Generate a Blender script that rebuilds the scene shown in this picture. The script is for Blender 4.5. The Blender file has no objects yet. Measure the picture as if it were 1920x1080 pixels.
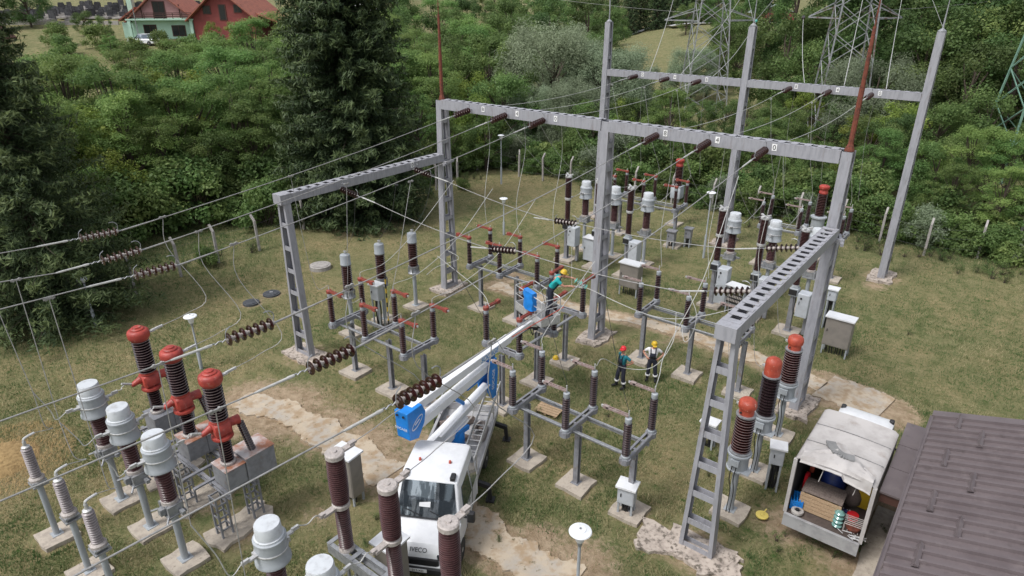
import bpy, math, random
import numpy as np
from mathutils import Vector, Matrix, noise
R = math.radians
PI = math.pi
random.seed(7)
sc = bpy.context.scene
C = sc.collection

# ---------------------------------------------------------------- camera model (x = along the gantry beam, y = along the bays)
FOC, PITCH, CAMH = 1248.0, R(24.04), 15.0
E1 = (0.7876, -0.6163)
E2 = (0.6163, 0.7876)
CP, SP = math.cos(PITCH), math.sin(PITCH)

def at(px, py, z=0.0):
    """site point at height z seen at a photo position"""
    x = (px - 960) / FOC
    y = -(py - 540) / FOC
    d = (x, CP + y * SP, -SP + y * CP)
    t = (z - CAMH) / d[2]
    X, Y = d[0] * t, d[1] * t
    return Vector((E1[0] * X + E1[1] * Y, E2[0] * X + E2[1] * Y, z))

def onu(px, py, u):
    a = at(px, py)
    t = u / a.x
    return Vector((u, a.y * t, CAMH * (1 - t)))

def onv(px, py, v):
    a = at(px, py)
    t = v / a.y
    return Vector((a.x * t, v, CAMH * (1 - t)))

def site(X, Y, z=0.0):
    """lateral / forward metres from the viewpoint -> site coordinates"""
    return Vector((E1[0] * X + E1[1] * Y, E2[0] * X + E2[1] * Y, z))

# ---------------------------------------------------------------- materials
def nn(nt, t, **kw):
    n = nt.nodes.new(t)
    for k, v in kw.items():
        if k.startswith('i_'):
            n.inputs[k[2:].replace('_', ' ')].default_value = v
        else:
            setattr(n, k, v)
    return n

def rgba(c):
    return (c[0], c[1], c[2], 1.0)

def mat(name, col, col2=None, scale=4.0, lo=0.45, hi=0.62, rough=0.6, metal=0.0, bump=0.0, bscale=40.0,
        col3=None, scale3=1.2, lo3=0.58, hi3=0.7, var=0.0, spec=0.5, stretch=None, coat=0.0, col4=None, scale4=12, lo4=.66, hi4=.72):
    m = bpy.data.materials.new(name)
    m.use_nodes = True
    nt = m.node_tree
    nt.nodes.clear()
    out = nn(nt, 'ShaderNodeOutputMaterial')
    b = nn(nt, 'ShaderNodeBsdfPrincipled')
    nt.links.new(b.outputs[0], out.inputs[0])
    b.inputs['Roughness'].default_value = rough
    b.inputs['Metallic'].default_value = metal
    b.inputs['Specular IOR Level'].default_value = spec
    b.inputs['Coat Weight'].default_value = coat
    tc = nn(nt, 'ShaderNodeTexCoord')
    src = tc.outputs['Object']
    if stretch:
        mp = nn(nt, 'ShaderNodeMapping')
        mp.inputs['Scale'].default_value = stretch
        nt.links.new(src, mp.inputs[0])
        src = mp.outputs[0]
    oi = nn(nt, 'ShaderNodeObjectInfo')
    cur = None

    def noisemix(prev, c2, s, l, h):
        nz = nn(nt, 'ShaderNodeTexNoise', noise_dimensions='4D')
        nz.inputs['Scale'].default_value = s
        nz.inputs['Detail'].default_value = 6
        nz.inputs['Roughness'].default_value = 0.62
        nt.links.new(src, nz.inputs['Vector'])
        ml = nn(nt, 'ShaderNodeMath', operation='MULTIPLY')
        ml.inputs[1].default_value = 37.0
        nt.links.new(oi.outputs['Random'], ml.inputs[0])
        nt.links.new(ml.outputs[0], nz.inputs['W'])
        rp = nn(nt, 'ShaderNodeMapRange')
        rp.inputs['From Min'].default_value = l
        rp.inputs['From Max'].default_value = h
        nt.links.new(nz.outputs['Fac'], rp.inputs['Value'])
        mx = nn(nt, 'ShaderNodeMix', data_type='RGBA')
        nt.links.new(rp.outputs[0], mx.inputs['Factor'])
        if prev is None:
            mx.inputs['A'].default_value = rgba(col)
        else:
            nt.links.new(prev, mx.inputs['A'])
        mx.inputs['B'].default_value = rgba(c2)
        return mx.outputs['Result']
    if col2 is not None:
        cur = noisemix(cur, col2, scale, lo, hi)
    if col3 is not None:
        cur = noisemix(cur, col3, scale3, lo3, hi3)
    if col4 is not None:
        cur = noisemix(cur, col4, scale4, lo4, hi4)
    if var:
        hs = nn(nt, 'ShaderNodeHueSaturation')
        mr = nn(nt, 'ShaderNodeMapRange')
        mr.inputs['To Min'].default_value = 1 - var
        mr.inputs['To Max'].default_value = 1 + var
        nt.links.new(oi.outputs['Random'], mr.inputs['Value'])
        nt.links.new(mr.outputs[0], hs.inputs['Value'])
        if cur is None:
            hs.inputs['Color'].default_value = rgba(col)
        else:
            nt.links.new(cur, hs.inputs['Color'])
        cur = hs.outputs[0]
    if cur is None:
        b.inputs['Base Color'].default_value = rgba(col)
    else:
        nt.links.new(cur, b.inputs['Base Color'])
    if bump:
        nz = nn(nt, 'ShaderNodeTexNoise')
        nz.inputs['Scale'].default_value = bscale
        nz.inputs['Detail'].default_value = 5
        nt.links.new(src, nz.inputs['Vector'])
        bp = nn(nt, 'ShaderNodeBump')
        bp.inputs['Strength'].default_value = bump
        bp.inputs['Distance'].default_value = 0.02
        nt.links.new(nz.outputs['Fac'], bp.inputs['Height'])
        nt.links.new(bp.outputs[0], b.inputs['Normal'])
    return m

RUST = (0.16, 0.055, 0.028)
M = {}
M['steel'] = mat('painted_steel', (0.3, 0.302, 0.33), (0.245, 0.247, 0.27), 3.0, rough=0.5, col3=(0.17, 0.14, 0.135), scale3=2.5, lo3=0.56, hi3=0.78, stretch=(3, 3, 0.6), col4=(0.17, 0.09, 0.06), scale4=5, lo4=.68, hi4=.76)
M['steel2'] = mat('painted_steel_frame', (0.225, 0.23, 0.25), (0.17, 0.173, 0.19), 5.0, rough=0.5, col3=(0.17, 0.13, 0.11), scale3=4, lo3=0.56, hi3=0.72, col4=(0.17, 0.08, 0.05), scale4=9, lo4=.66, hi4=.72)
M['galv'] = mat('galvanised_metal', (0.31, 0.32, 0.335), (0.22, 0.225, 0.24), 9.0, rough=0.42, metal=0.35)
M['alu'] = mat('aluminium', (0.55, 0.55, 0.55), (0.42, 0.42, 0.42), 14.0, rough=0.4, metal=0.4)
M['wire'] = mat('conductor_metal', (0.33, 0.325, 0.32), (0.25, 0.245, 0.24), 9.0, rough=0.5, metal=0.25)
M['wirew'] = mat('pale_conductor', (0.46, 0.46, 0.445), (0.36, 0.36, 0.35), 9.0, rough=0.5, metal=0.1)
M['wired'] = mat('dark_cable', (0.06, 0.06, 0.065), rough=0.6)
M['porc'] = mat('brown_porcelain', (0.03, 0.011, 0.01), (0.022, 0.008, 0.008), 5, rough=0.14, spec=0.8, var=0.15)
M['porcd'] = mat('dark_porcelain', (0.02, 0.011, 0.013), (0.015, 0.009, 0.01), 5, rough=0.14, spec=0.8, var=0.15)
M['porcr'] = mat('red_brown_porcelain', (0.033, 0.0095, 0.009), (0.022, 0.0075, 0.0075), 5, rough=0.14, spec=0.8, var=0.1)
M['porcv'] = mat('violet_porcelain', (0.075, 0.034, 0.036), (0.05, 0.024, 0.026), 5, rough=0.25, spec=0.7, stretch=(1, 1, 4))
M['rimb'] = mat('glint_shed_rim', (0.3, 0.235, 0.235), (0.2, 0.14, 0.14), 8, rough=0.4)  # paler tone paints the sky glint on the glazed shed lips
M['rimv'] = mat('glint_violet_rim', (0.15, 0.085, 0.088), (0.1, 0.055, 0.057), 8, rough=0.35)  # glint on the violet and brown shed lips, put into the colour
M['rimg'] = mat('glint_grey_rim', (0.46, 0.42, 0.42), (0.38, 0.34, 0.34), 8, rough=0.4)  # glint along the grey shed lips, set as a lighter colour
M['porcg'] = mat('grey_porcelain', (0.28, 0.245, 0.25), (0.2, 0.17, 0.175), 4, rough=0.35)
M['cement'] = mat('insulator_cap', (0.42, 0.38, 0.36), (0.3, 0.27, 0.25), 20, rough=0.6, metal=0.1)
M['red'] = mat('red_paint', (0.36, 0.048, 0.034), (0.25, 0.032, 0.026), 4, rough=0.5, col3=(0.38, 0.15, 0.12), scale3=6, lo3=0.58, hi3=0.7, col4=(0.07, 0.03, 0.025), scale4=9, lo4=.66, hi4=.72)
M['orange'] = mat('orange_red_paint', (0.42, 0.07, 0.038), (0.32, 0.05, 0.028), 5, rough=0.5, col3=(0.55, 0.3, 0.25), scale3=9, lo3=0.62, hi3=0.68)
M['redarm'] = mat('weathered_red_arm', (0.25, 0.045, 0.03), (0.17, 0.06, 0.045), 8, rough=0.6)
M['pinkarm'] = mat('faded_copper_arm', (0.25, 0.175, 0.16), (0.32, 0.27, 0.255), 12, rough=0.5, metal=0.1)
M['white'] = mat('white_paint', (0.66, 0.67, 0.69), (0.6, 0.61, 0.63), 3, rough=0.3)
M['capg'] = mat('weathered_cap_paint', (0.52, 0.545, 0.57), (0.44, 0.46, 0.485), 5, rough=0.4, col3=(0.36, 0.36, 0.36), scale3=5, lo3=.55, hi3=.72)
M['lgrey'] = mat('light_grey_paint', (0.33, 0.355, 0.38), (0.28, 0.3, 0.32), 3, rough=0.45, stretch=(1, 1, 0.4))
M['lgrey2'] = mat('pale_cabinet_paint', (0.44, 0.465, 0.5), (0.39, 0.41, 0.44), 3, rough=0.45)
M['khaki'] = mat('khaki_grey_paint', (0.22, 0.2, 0.18), (0.185, 0.17, 0.155), 3, rough=0.5)
M['conc'] = mat('weathered_concrete', (0.4, 0.35, 0.29), (0.3, 0.26, 0.22), 5, rough=0.9, bump=0.5, bscale=25, col3=(0.2, 0.17, 0.14), scale3=8, lo3=0.6, hi3=0.7)
M['concg'] = mat('grey_concrete', (0.36, 0.34, 0.32), (0.26, 0.24, 0.23), 5, rough=0.9, bump=0.5, bscale=25)
M['rubble'] = mat('crumbling_concrete', (0.43, 0.37, 0.32), (0.26, 0.22, 0.19), 4, lo=0.42, hi=0.62, col3=(0.13, 0.11, 0.09), scale3=8, lo3=.52, hi3=.62, rough=0.95, bump=1.0, bscale=12)
M['rust'] = mat('rusty_steel', (0.17, 0.045, 0.025), (0.09, 0.028, 0.018), 9, rough=0.8)
M['rustbox'] = mat('rusty_lid', (0.3, 0.13, 0.075), (0.45, 0.42, 0.42), 2.2, lo=0.42, hi=0.6, rough=0.7)
M['black'] = mat('black_plastic', (0.018, 0.018, 0.02), rough=0.5)
M['rubber'] = mat('tyre_rubber', (0.022, 0.022, 0.022), (0.035, 0.034, 0.032), 20, rough=0.85)
M['blue'] = mat('blue_paint', (0.012, 0.2, 0.62), (0.01, 0.17, 0.52), 4, rough=0.35)
M['blued'] = mat('dark_blue', (0.01, 0.03, 0.16), (0.008, 0.02, 0.1), 4, rough=0.45)
M['boom'] = mat('white_boom_paint', (0.72, 0.73, 0.75), (0.64, 0.65, 0.67), 2, rough=0.35)
M['glass'] = mat('vehicle_glass', (0.09, 0.11, 0.13), (0.32, 0.36, 0.4), 2.6, lo=.5, hi=.56, rough=0.04, metal=.75, spec=0.8, stretch=(1.6, .35, .35))  # paler streaks put bands of reflected sky into the glass colour
M['canvas'] = mat('grey_canvas', (0.42, 0.4, 0.39), (0.35, 0.33, 0.32), 2.2, rough=0.8, col3=(0.27, 0.235, 0.21), scale3=1.6, lo3=0.58, hi3=0.75, bump=0.3, bscale=6)
M['innershade'] = mat('painted_inner_shade', (0.035, 0.033, 0.032), (0.05, 0.047, 0.045), 3, rough=0.95)  # near-black tone paints the load space's shade onto its inner faces
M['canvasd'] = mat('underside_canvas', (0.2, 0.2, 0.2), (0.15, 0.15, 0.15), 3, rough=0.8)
M['aluside'] = mat('dull_aluminium_board', (0.36, 0.36, 0.37), (0.28, 0.28, 0.29), 3, rough=0.55, metal=0.1, col3=(0.2, 0.18, 0.17), scale3=5, lo3=0.6, hi3=0.75)
M['wood'] = mat('pale_timber', (0.42, 0.3, 0.19), (0.33, 0.22, 0.13), 3, rough=0.8, stretch=(8, 1, 8))
M['woodg'] = mat('grey_timber', (0.2, 0.16, 0.14), (0.14, 0.11, 0.1), 4, rough=0.85, stretch=(8, 1, 8))
M['bed'] = mat('dark_load_floor', (0.06, 0.045, 0.04), (0.09, 0.07, 0.06), 5, rough=0.85)
M['yellow'] = mat('yellow_plastic', (0.55, 0.36, 0.02), (0.48, 0.31, 0.02), 5, rough=0.4)
M['yellowd'] = mat('soft_yellow', (0.6, 0.48, 0.12), rough=0.5)
M['redhat'] = mat('red_helmet_plastic', (0.6, 0.02, 0.03), rough=0.3)
M['glassg'] = mat('green_glass', (0.12, 0.25, 0.23), (0.2, 0.36, 0.33), 9, rough=0.1, spec=0.8)
M['turq'] = mat('turquoise_paint', (0.1, 0.5, 0.42), (0.08, 0.4, 0.34), 9, rough=0.4)
M['skin'] = mat('skin', (0.5, 0.26, 0.18), (0.44, 0.21, 0.15), 8, rough=0.55)
M['hair'] = mat('dark_hair', (0.03, 0.02, 0.015), rough=0.7)
M['navy'] = mat('navy_cloth', (0.012, 0.014, 0.028), (0.02, 0.022, 0.036), 12, rough=0.9, bump=0.5, bscale=14)
M['teal'] = mat('teal_cloth', (0.01, 0.16, 0.2), (0.008, 0.12, 0.16), 9, rough=0.9, bump=0.5, bscale=14)
M['teal2'] = mat('bright_teal_cloth', (0.01, 0.33, 0.33), (0.008, 0.26, 0.27), 9, rough=0.9, bump=0.5, bscale=14)
M['whitec'] = mat('white_cloth', (0.75, 0.74, 0.76), (0.66, 0.65, 0.68), 9, rough=0.9, bump=0.5, bscale=14)
M['reflect'] = mat('reflective_tape', (0.75, 0.75, 0.75), rough=0.35)
M['boot'] = mat('black_boot', (0.012, 0.012, 0.013), rough=0.6)
M['roofm'] = mat('brown_roof_sheet', (0.122, 0.1, 0.103), (0.1, 0.081, 0.084), 1.2, rough=0.45, col3=(0.155, 0.13, 0.13), col4=(0.078, 0.064, 0.064), scale4=3.5, lo4=.6, hi4=.72, scale3=3, lo3=0.55, hi3=0.75)
M['wallb'] = mat('plastered_wall', (0.34, 0.3, 0.26), (0.26, 0.22, 0.19), 2, rough=0.9)
M['sign'] = mat('sign_white', (0.78, 0.78, 0.78), rough=0.5)
M['ink'] = mat('black_ink', (0.02, 0.02, 0.02), rough=0.6)
M['inkb'] = mat('blue_ink', (0.03, 0.22, 0.5), rough=0.5)
M['lattice'] = mat('lattice_steel', (0.31, 0.32, 0.32), (0.2, 0.205, 0.205), 3, rough=0.5, metal=0.2)
M['latticer'] = mat('rusting_lattice_steel', (0.24, 0.25, 0.26), (0.13, 0.08, 0.06), 1.2, lo=0.5, hi=0.6, rough=0.6, metal=0.1)
M['lgreen'] = mat('green_tower_paint', (0.16, 0.28, 0.215), (0.12, 0.22, 0.175), 3, rough=0.5)
M['bark'] = mat('bark', (0.055, 0.04, 0.03), (0.09, 0.07, 0.055), 6, rough=0.95, stretch=(4, 4, 1))
M['lampw'] = mat('lamp_bowl', (0.72, 0.74, 0.77), (0.66, 0.68, 0.7), 4, rough=0.3)
M['mint'] = mat('mint_render', (0.43, 0.62, 0.51), (0.38, 0.56, 0.46), 1, rough=0.9)
M['pink'] = mat('pink_render', (0.42, 0.22, 0.22), (0.37, 0.19, 0.19), 1, rough=0.9)
M['redwall'] = mat('red_render', (0.21, 0.05, 0.045), (0.17, 0.042, 0.038), 1, rough=0.9)
M['tile'] = mat('clay_roof_tiles', (0.29, 0.1, 0.065), (0.2, 0.07, 0.05), 2.5, rough=0.85, bump=0.6, bscale=9)
M['tileb'] = mat('brown_roof_tiles', (0.15, 0.06, 0.05), (0.11, 0.045, 0.04), 2.5, rough=0.85, bump=0.6, bscale=9)
M['win'] = mat('window_glass', (0.02, 0.022, 0.025), rough=0.15)
M['brownw'] = mat('brown_joinery', (0.06, 0.025, 0.018), rough=0.7)
M['granite'] = mat('black_granite', (0.03, 0.03, 0.034), (0.06, 0.06, 0.065), 3, rough=0.3, var=0.5)
M['slab'] = mat('grave_slab', (0.25, 0.23, 0.22), (0.33, 0.31, 0.3), 3, rough=0.6, var=0.3)
M['hay'] = mat('dry_hay', (0.32, 0.22, 0.1), (0.24, 0.16, 0.07), 9, rough=1.0)
M['carw'] = mat('car_paint_white', (0.75, 0.76, 0.78), rough=0.25, coat=0.4)
M['manh'] = mat('dark_iron_cover', (0.05, 0.055, 0.065), (0.08, 0.085, 0.095), 9, rough=0.7)

# ---------------------------------------------------------------- mesh builder
class MB:
    def __init__(s):
        s.v = []; s.f = []; s.mi = []; s.sm = []; s.m = 0; s.T = None
    def add(s, vs, fs, smooth=False):
        o = len(s.v)
        if s.T is not None:
            vs = [s.T @ Vector(p) for p in vs]
        s.v += [tuple(p) for p in vs]
        for f in fs:
            s.f.append(tuple(i + o for i in f)); s.mi.append(s.m); s.sm.append(smooth)
        return s
    def box(s, x0, x1, y0, y1, z0, z1):
        v = [(x0, y0, z0), (x1, y0, z0), (x1, y1, z0), (x0, y1, z0), (x0, y0, z1), (x1, y0, z1), (x1, y1, z1), (x0, y1, z1)]
        return s.add(v, [(3, 2, 1, 0), (4, 5, 6, 7), (0, 1, 5, 4), (1, 2, 6, 5), (2, 3, 7, 6), (3, 0, 4, 7)])
    def cbox(s, cx, cy, cz, sx, sy, sz):
        return s.box(cx - sx / 2, cx + sx / 2, cy - sy / 2, cy + sy / 2, cz - sz / 2, cz + sz / 2)
    def bbox(s, x0, x1, y0, y1, z0, z1, b=0.03):
        """box with chamfered upright edges and top"""
        b = min(b, (x1 - x0) * .45, (y1 - y0) * .45, (z1 - z0) * .45)
        def ring(i, z):
            return [(x0 + b + i, y0 + i, z), (x1 - b - i, y0 + i, z), (x1 - i, y0 + b + i, z), (x1 - i, y1 - b - i, z), (x1 - b - i, y1 - i, z), (x0 + b + i, y1 - i, z), (x0 + i, y1 - b - i, z), (x0 + i, y0 + b + i, z)]
        v = ring(0, z0) + ring(0, z1 - b) + ring(b * .7, z1)
        f = [tuple(range(7, -1, -1)), tuple(range(16, 24))]
        for k in (0, 8):
            for i in range(8):
                j = (i + 1) % 8
                f.append((k + i, k + j, k + 8 + j, k + 8 + i))
        return s.add(v, f)
    def bar(s, p, q, w, h=None, up=(0, 0, 1)):
        """rectangular bar between two points"""
        h = h or w
        p = Vector(p); q = Vector(q)
        d = (q - p)
        if d.length < 1e-6: return s
        d.normalize()
        u = Vector(up)
        if abs(d.dot(u)) > .98: u = Vector((0, 1, 0))
        a = d.cross(u).normalized() * (w / 2)
        b = a.cross(d).normalized() * (h / 2)
        v = [p - a - b, p + a - b, p + a + b, p - a + b, q - a - b, q + a - b, q + a + b, q - a + b]
        return s.add(v, [(3, 2, 1, 0), (4, 5, 6, 7), (0, 1, 5, 4), (1, 2, 6, 5), (2, 3, 7, 6), (3, 0, 4, 7)])
    def tube(s, pts, r, n=8, r1=None, cap=True):
        pts = [Vector(p) for p in pts]
        k = len(pts)
        vs = []; fs = []
        prev = None
        for i, p in enumerate(pts):
            d = (pts[min(i + 1, k - 1)] - pts[max(i - 1, 0)])
            if d.length < 1e-9: d = Vector((0, 0, 1))
            d.normalize()
            if prev is None:
                u = Vector((0, 0, 1)) if abs(d.z) < .9 else Vector((1, 0, 0))
                a = d.cross(u).normalized()
            else:
                a = (prev - d * prev.dot(d))
                if a.length < 1e-6: a = d.orthogonal()
                a.normalize()
            prev = a
            b = d.cross(a)
            rr = r if r1 is None else r + (r1 - r) * i / max(1, k - 1)
            if isinstance(r, (list, tuple)): rr = r[i]
            for j in range(n):
                t = 2 * PI * j / n
                vs.append(p + a * (math.cos(t) * rr) + b * (math.sin(t) * rr))
        for i in range(k - 1):
            for j in range(n):
                jj = (j + 1) % n
                fs.append((i * n + j, i * n + jj, (i + 1) * n + jj, (i + 1) * n + j))
        if cap:
            fs.append(tuple(range(n - 1, -1, -1)))
            fs.append(tuple(range((k - 1) * n, k * n)))
        return s.add(vs, fs, n > 5)
    def ins(s, prof, n=16, rim=1, c=(0, 0, 0), axis=None):
        """insulator: the outer lip of every shed gets the rim material"""
        k0 = len(s.f); s.lathe(prof, n, c, axis)
        rs = max(p[0] for p in prof)
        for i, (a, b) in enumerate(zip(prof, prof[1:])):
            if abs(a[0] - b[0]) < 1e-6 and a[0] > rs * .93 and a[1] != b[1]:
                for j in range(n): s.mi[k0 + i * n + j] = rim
        return s
    def lathe(s, prof, n=16, c=(0, 0, 0), axis=None, smooth=True):
        """profile of (radius, z) turned round z (or the given axis vector) at c"""
        vs = []; fs = []
        Q = Matrix.Identity(3)
        if axis is not None:
            Q = Vector((0, 0, 1)).rotation_difference(Vector(axis)).to_matrix()
        c = Vector(c)
        k = len(prof)
        for r, z in prof:
            for j in range(n):
                t = 2 * PI * j / n
                vs.append(c + Q @ Vector((math.cos(t) * r, math.sin(t) * r, z)))
        for i in range(k - 1):
            for j in range(n):
                jj = (j + 1) % n
                fs.append((i * n + j, i * n + jj, (i + 1) * n + jj, (i + 1) * n + j))
        fs.append(tuple(range(n - 1, -1, -1)))
        fs.append(tuple(range((k - 1) * n, k * n)))
        return s.add(vs, fs, smooth)
    def prism(s, poly, z0, z1):
        n = len(poly)
        v = [(p[0], p[1], z0) for p in poly] + [(p[0], p[1], z1) for p in poly]
        f = [tuple(range(n - 1, -1, -1)), tuple(range(n, 2 * n))]
        for i in range(n):
            j = (i + 1) % n
            f.append((i, j, n + j, n + i))
        return s.add(v, f)
    def extr(s, poly, x0, x1):
        """polygon in (y,z) extruded along x"""
        n = len(poly)
        v = [(x0, p[0], p[1]) for p in poly] + [(x1, p[0], p[1]) for p in poly]
        f = [tuple(range(n)), tuple(range(2 * n - 1, n - 1, -1))]
        for i in range(n):
            j = (i + 1) % n
            f.append((i, n + i, n + j, j))
        return s.add(v, f)
    def build(s, name, ms, parent=None, link=True, auto=None):
        me = bpy.data.meshes.new(name)
        me.from_pydata(s.v, [], s.f)
        if not isinstance(ms, (list, tuple)): ms = [ms]
        for m in ms:
            me.materials.append(M[m] if isinstance(m, str) else m)
        me.polygons.foreach_set('material_index', s.mi)
        me.polygons.foreach_set('use_smooth', s.sm)
        me.update()
        if any(s.sm): me.set_sharp_from_angle(angle=R(42))
        o = bpy.data.objects.new(name, me)
        C.objects.link(o)
        if parent is not None: o.parent = parent
        return o

def tag(o, label=None, cat=None, group=None, kind=None):
    if label: o['label'] = label
    if cat: o['category'] = cat
    if group: o['group'] = group
    if kind: o['kind'] = kind
    return o

def thing(name, label, cat, loc=(0, 0, 0), rz=0.0, group=None):
    o = bpy.data.objects.new(name, None)
    o.empty_display_size = 0.3
    C.objects.link(o)
    o.location = loc
    o.rotation_euler = (0, 0, rz)
    return tag(o, label, cat, group)

KIDS = {}
def dup(root, loc, rz=None, label=None, group=None, scale=None):
    def cp(o, parent):
        c = o.copy()
        C.objects.link(c)
        if parent is not None: c.parent = parent
        for ch in o.children: cp(ch, c)
        return c
    r = cp(root, None)
    r.location = loc
    if rz is not None: r.rotation_euler = (0, 0, rz)
    if scale is not None: r.scale = scale if isinstance(scale, (tuple, list)) else (scale,) * 3
    if label: r['label'] = label
    if group: r['group'] = group
    return r

def sheds(z0, z1, rc, rs, n, lip=0.3):
    """insulator profile with n sheds between z0 and z1"""
    p = [(rc, z0)]
    h = (z1 - z0) / n
    for i in range(n):
        z = z0 + i * h
        p += [(rc, z + h * .3), (rs, z + h * .42), (rs, z + h * .42 + h * lip * .5), (rc + (rs - rc) * .25, z + h * .85), (rc, z + h)]
    return p

def ragged(sx, sy, n=5, j=0.12, seed=0):
    rr = random.Random(seed)
    pts = []
    for (a, b) in (((-1, -1), (1, -1)), ((1, -1), (1, 1)), ((1, 1), (-1, 1)), ((-1, 1), (-1, -1))):
        for i in range(n):
            t = i / n
            pts.append(((a[0] + (b[0] - a[0]) * t) * sx / 2 + rr.uniform(-j, j), (a[1] + (b[1] - a[1]) * t) * sy / 2 + rr.uniform(-j, j)))
    return pts

def catenary(p, q, sag, n=14):
    p = Vector(p); q = Vector(q)
    return [p.lerp(q, i / n) - Vector((0, 0, sag * 4 * (i / n) * (1 - i / n))) for i in range(n + 1)]

def spline(pts, n=6):
    """Catmull-Rom through the points"""
    P = [Vector(p) for p in pts]
    P = [P[0] * 2 - P[1]] + P + [P[-1] * 2 - P[-2]]
    out = []
    for i in range(1, len(P) - 2):
        a, b, c, d = P[i - 1], P[i], P[i + 1], P[i + 2]
        for k in range(n):
            t = k / n
            out.append(0.5 * ((2 * b) + (c - a) * t + (2 * a - 5 * b + 4 * c - d) * t * t + (3 * b - a - 3 * c + d) * t ** 3))
    out.append(P[-2])
    return out
# ================================================================ terrain
def smooth(a, b, x):
    t = max(0.0, min(1.0, (x - a) / (b - a)))
    return t * t * (3 - 2 * t)

def interp(x, tab):
    if x <= tab[0][0]: return tab[0][1]
    for (a, b), (c, d) in zip(tab, tab[1:]):
        if x <= c: return b + (d - b) * (x - a) / (c - a)
    return tab[-1][1]

HILL = [(0, 0), (70, 0), (78, 3.6), (86, 6.4), (96, 8.1), (103, 8.6), (111, 9.5), (121, 10.7), (145, 12.0), (200, 13.6), (400, 17.0), (3000, 40)]
BACK = [(0, 0), (260, 0), (420, 7), (700, 20), (3000, 80)]
def terr(X, Y):
    w = 1 - smooth(-34, -12, X)
    z = interp(Y, HILL) * w + interp(Y, BACK) * (1 - w)
    rb = smooth(28, 60, X) * smooth(58, 120, Y) * (1 - w)
    return z + rb * 5.0

def terr_uv(u, v):
    return terr(E1[0] * u + E2[0] * v, E1[1] * u + E2[1] * v)

def axis(lo, hi, step, far, grow):
    a = list(np.arange(lo, hi + 1e-6, step))
    s = step; x = hi
    while x < far:
        s *= grow; x += s; a.append(x)
    s = step; x = lo
    while x > -far:
        s *= grow; x -= s; a.insert(0, x)
    return a

# places where the soil is bare: (u, v, radius, strength)
DIRT = []
DRY = []
for px, py, r, s in ((470, 745, 1.6, .9), (520, 770, 2.2, 1), (620, 800, 2.0, .8), (690, 830, 1.6, .9), (720, 880, 1.6, .9), (860, 990, 1.4, .8), (1010, 1010, 1.0, .8),
                     (1080, 1060, 1.6, .8), (1480, 985, 1.3, .75), (1600, 1050, 1.6, .7), (1680, 960, 1.2, .95), (1650, 990, .8, .95), (1790, 640, .8, .3), (600, 965, .9, .55),
                     (780, 825, 1.1, .7), (1100, 930, .5, .5), (1560, 745, 1.2, .9), (1640, 760, 1.4, .85), (1680, 775, 1.0, .8), (1250, 640, .8, .5), (960, 520, 1.2, .9),
                     (540, 545, .8, .5), (575, 490, .7, .45), (620, 490, .9, .45), (30, 880, 1.0, .0), (1080, 905, .8, .6), (500, 745, 1.3, .7), (1480, 690, 1.0, .8), (700, 425, 2.6, .62), (650, 440, 1.6, .45),
                     (1390, 650, .8, .8), (870, 700, .4, .25), (1640, 535, .9, .7), (1330, 470, .8, .5), (1200, 440, .7, .3), (990, 350, 1.6, .28), (1040, 360, 1.6, .25)):
    p = at(px, py); DIRT.append((p.x, p.y, r, s))
for px, py, r, s in ((560, 540, 3, .6), (640, 440, 3, .5), (100, 860, 2.5, .9), (20, 930, 2.0, 1), (60, 1000, 2, .5), (960, 350, 4, .8), (1060, 390, 3, .5), (740, 450, 3, .5), (420, 600, 3, .45),
                     (300, 640, 2.5, .5), (160, 660, 3, .5), (700, 760, 1.5, .4), (960, 740, 1.5, .4), (1030, 840, 1.5, .5), (1700, 700, 2.5, .2), (1240, 840, 1.4, .5), (1330, 900, 1.0, .4),
                     (560, 1010, 1.5, .5), (400, 700, 2, .5), (640, 1000, 1.5, .4), (1800, 560, 3, .3)):
    p = at(px, py); DRY.append((p.x, p.y, r, s))

PATHS = []   # strips of concrete path: centre line, half width
PATHS.append(([at(450, 748), at(545, 778), at(640, 830), at(735, 890)], 0.66))
PATHS.append(([at(800, 930), at(880, 990), at(960, 1040), at(1075, 1100)], 0.78))
PATHS.append(([at(925, 535), at(1090, 580), at(1250, 615), at(1415, 672), at(1480, 702), at(1540, 728)], 0.56))
PATHS.append(([at(1545, 722), at(1610, 748), at(1660, 768)], 1.15))

def pathdist(u, v):
    best = 9
    for line, hw in PATHS:
        for a, b in zip(line, line[1:]):
            dx, dy = b.x - a.x, b.y - a.y
            t = max(0, min(1, ((u - a.x) * dx + (v - a.y) * dy) / (dx * dx + dy * dy)))
            d = math.hypot(u - a.x - t * dx, v - a.y - t * dy) - hw
            best = min(best, d)
    return best

PADS = []        # filled by the equipment: (u, v, radius)

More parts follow.
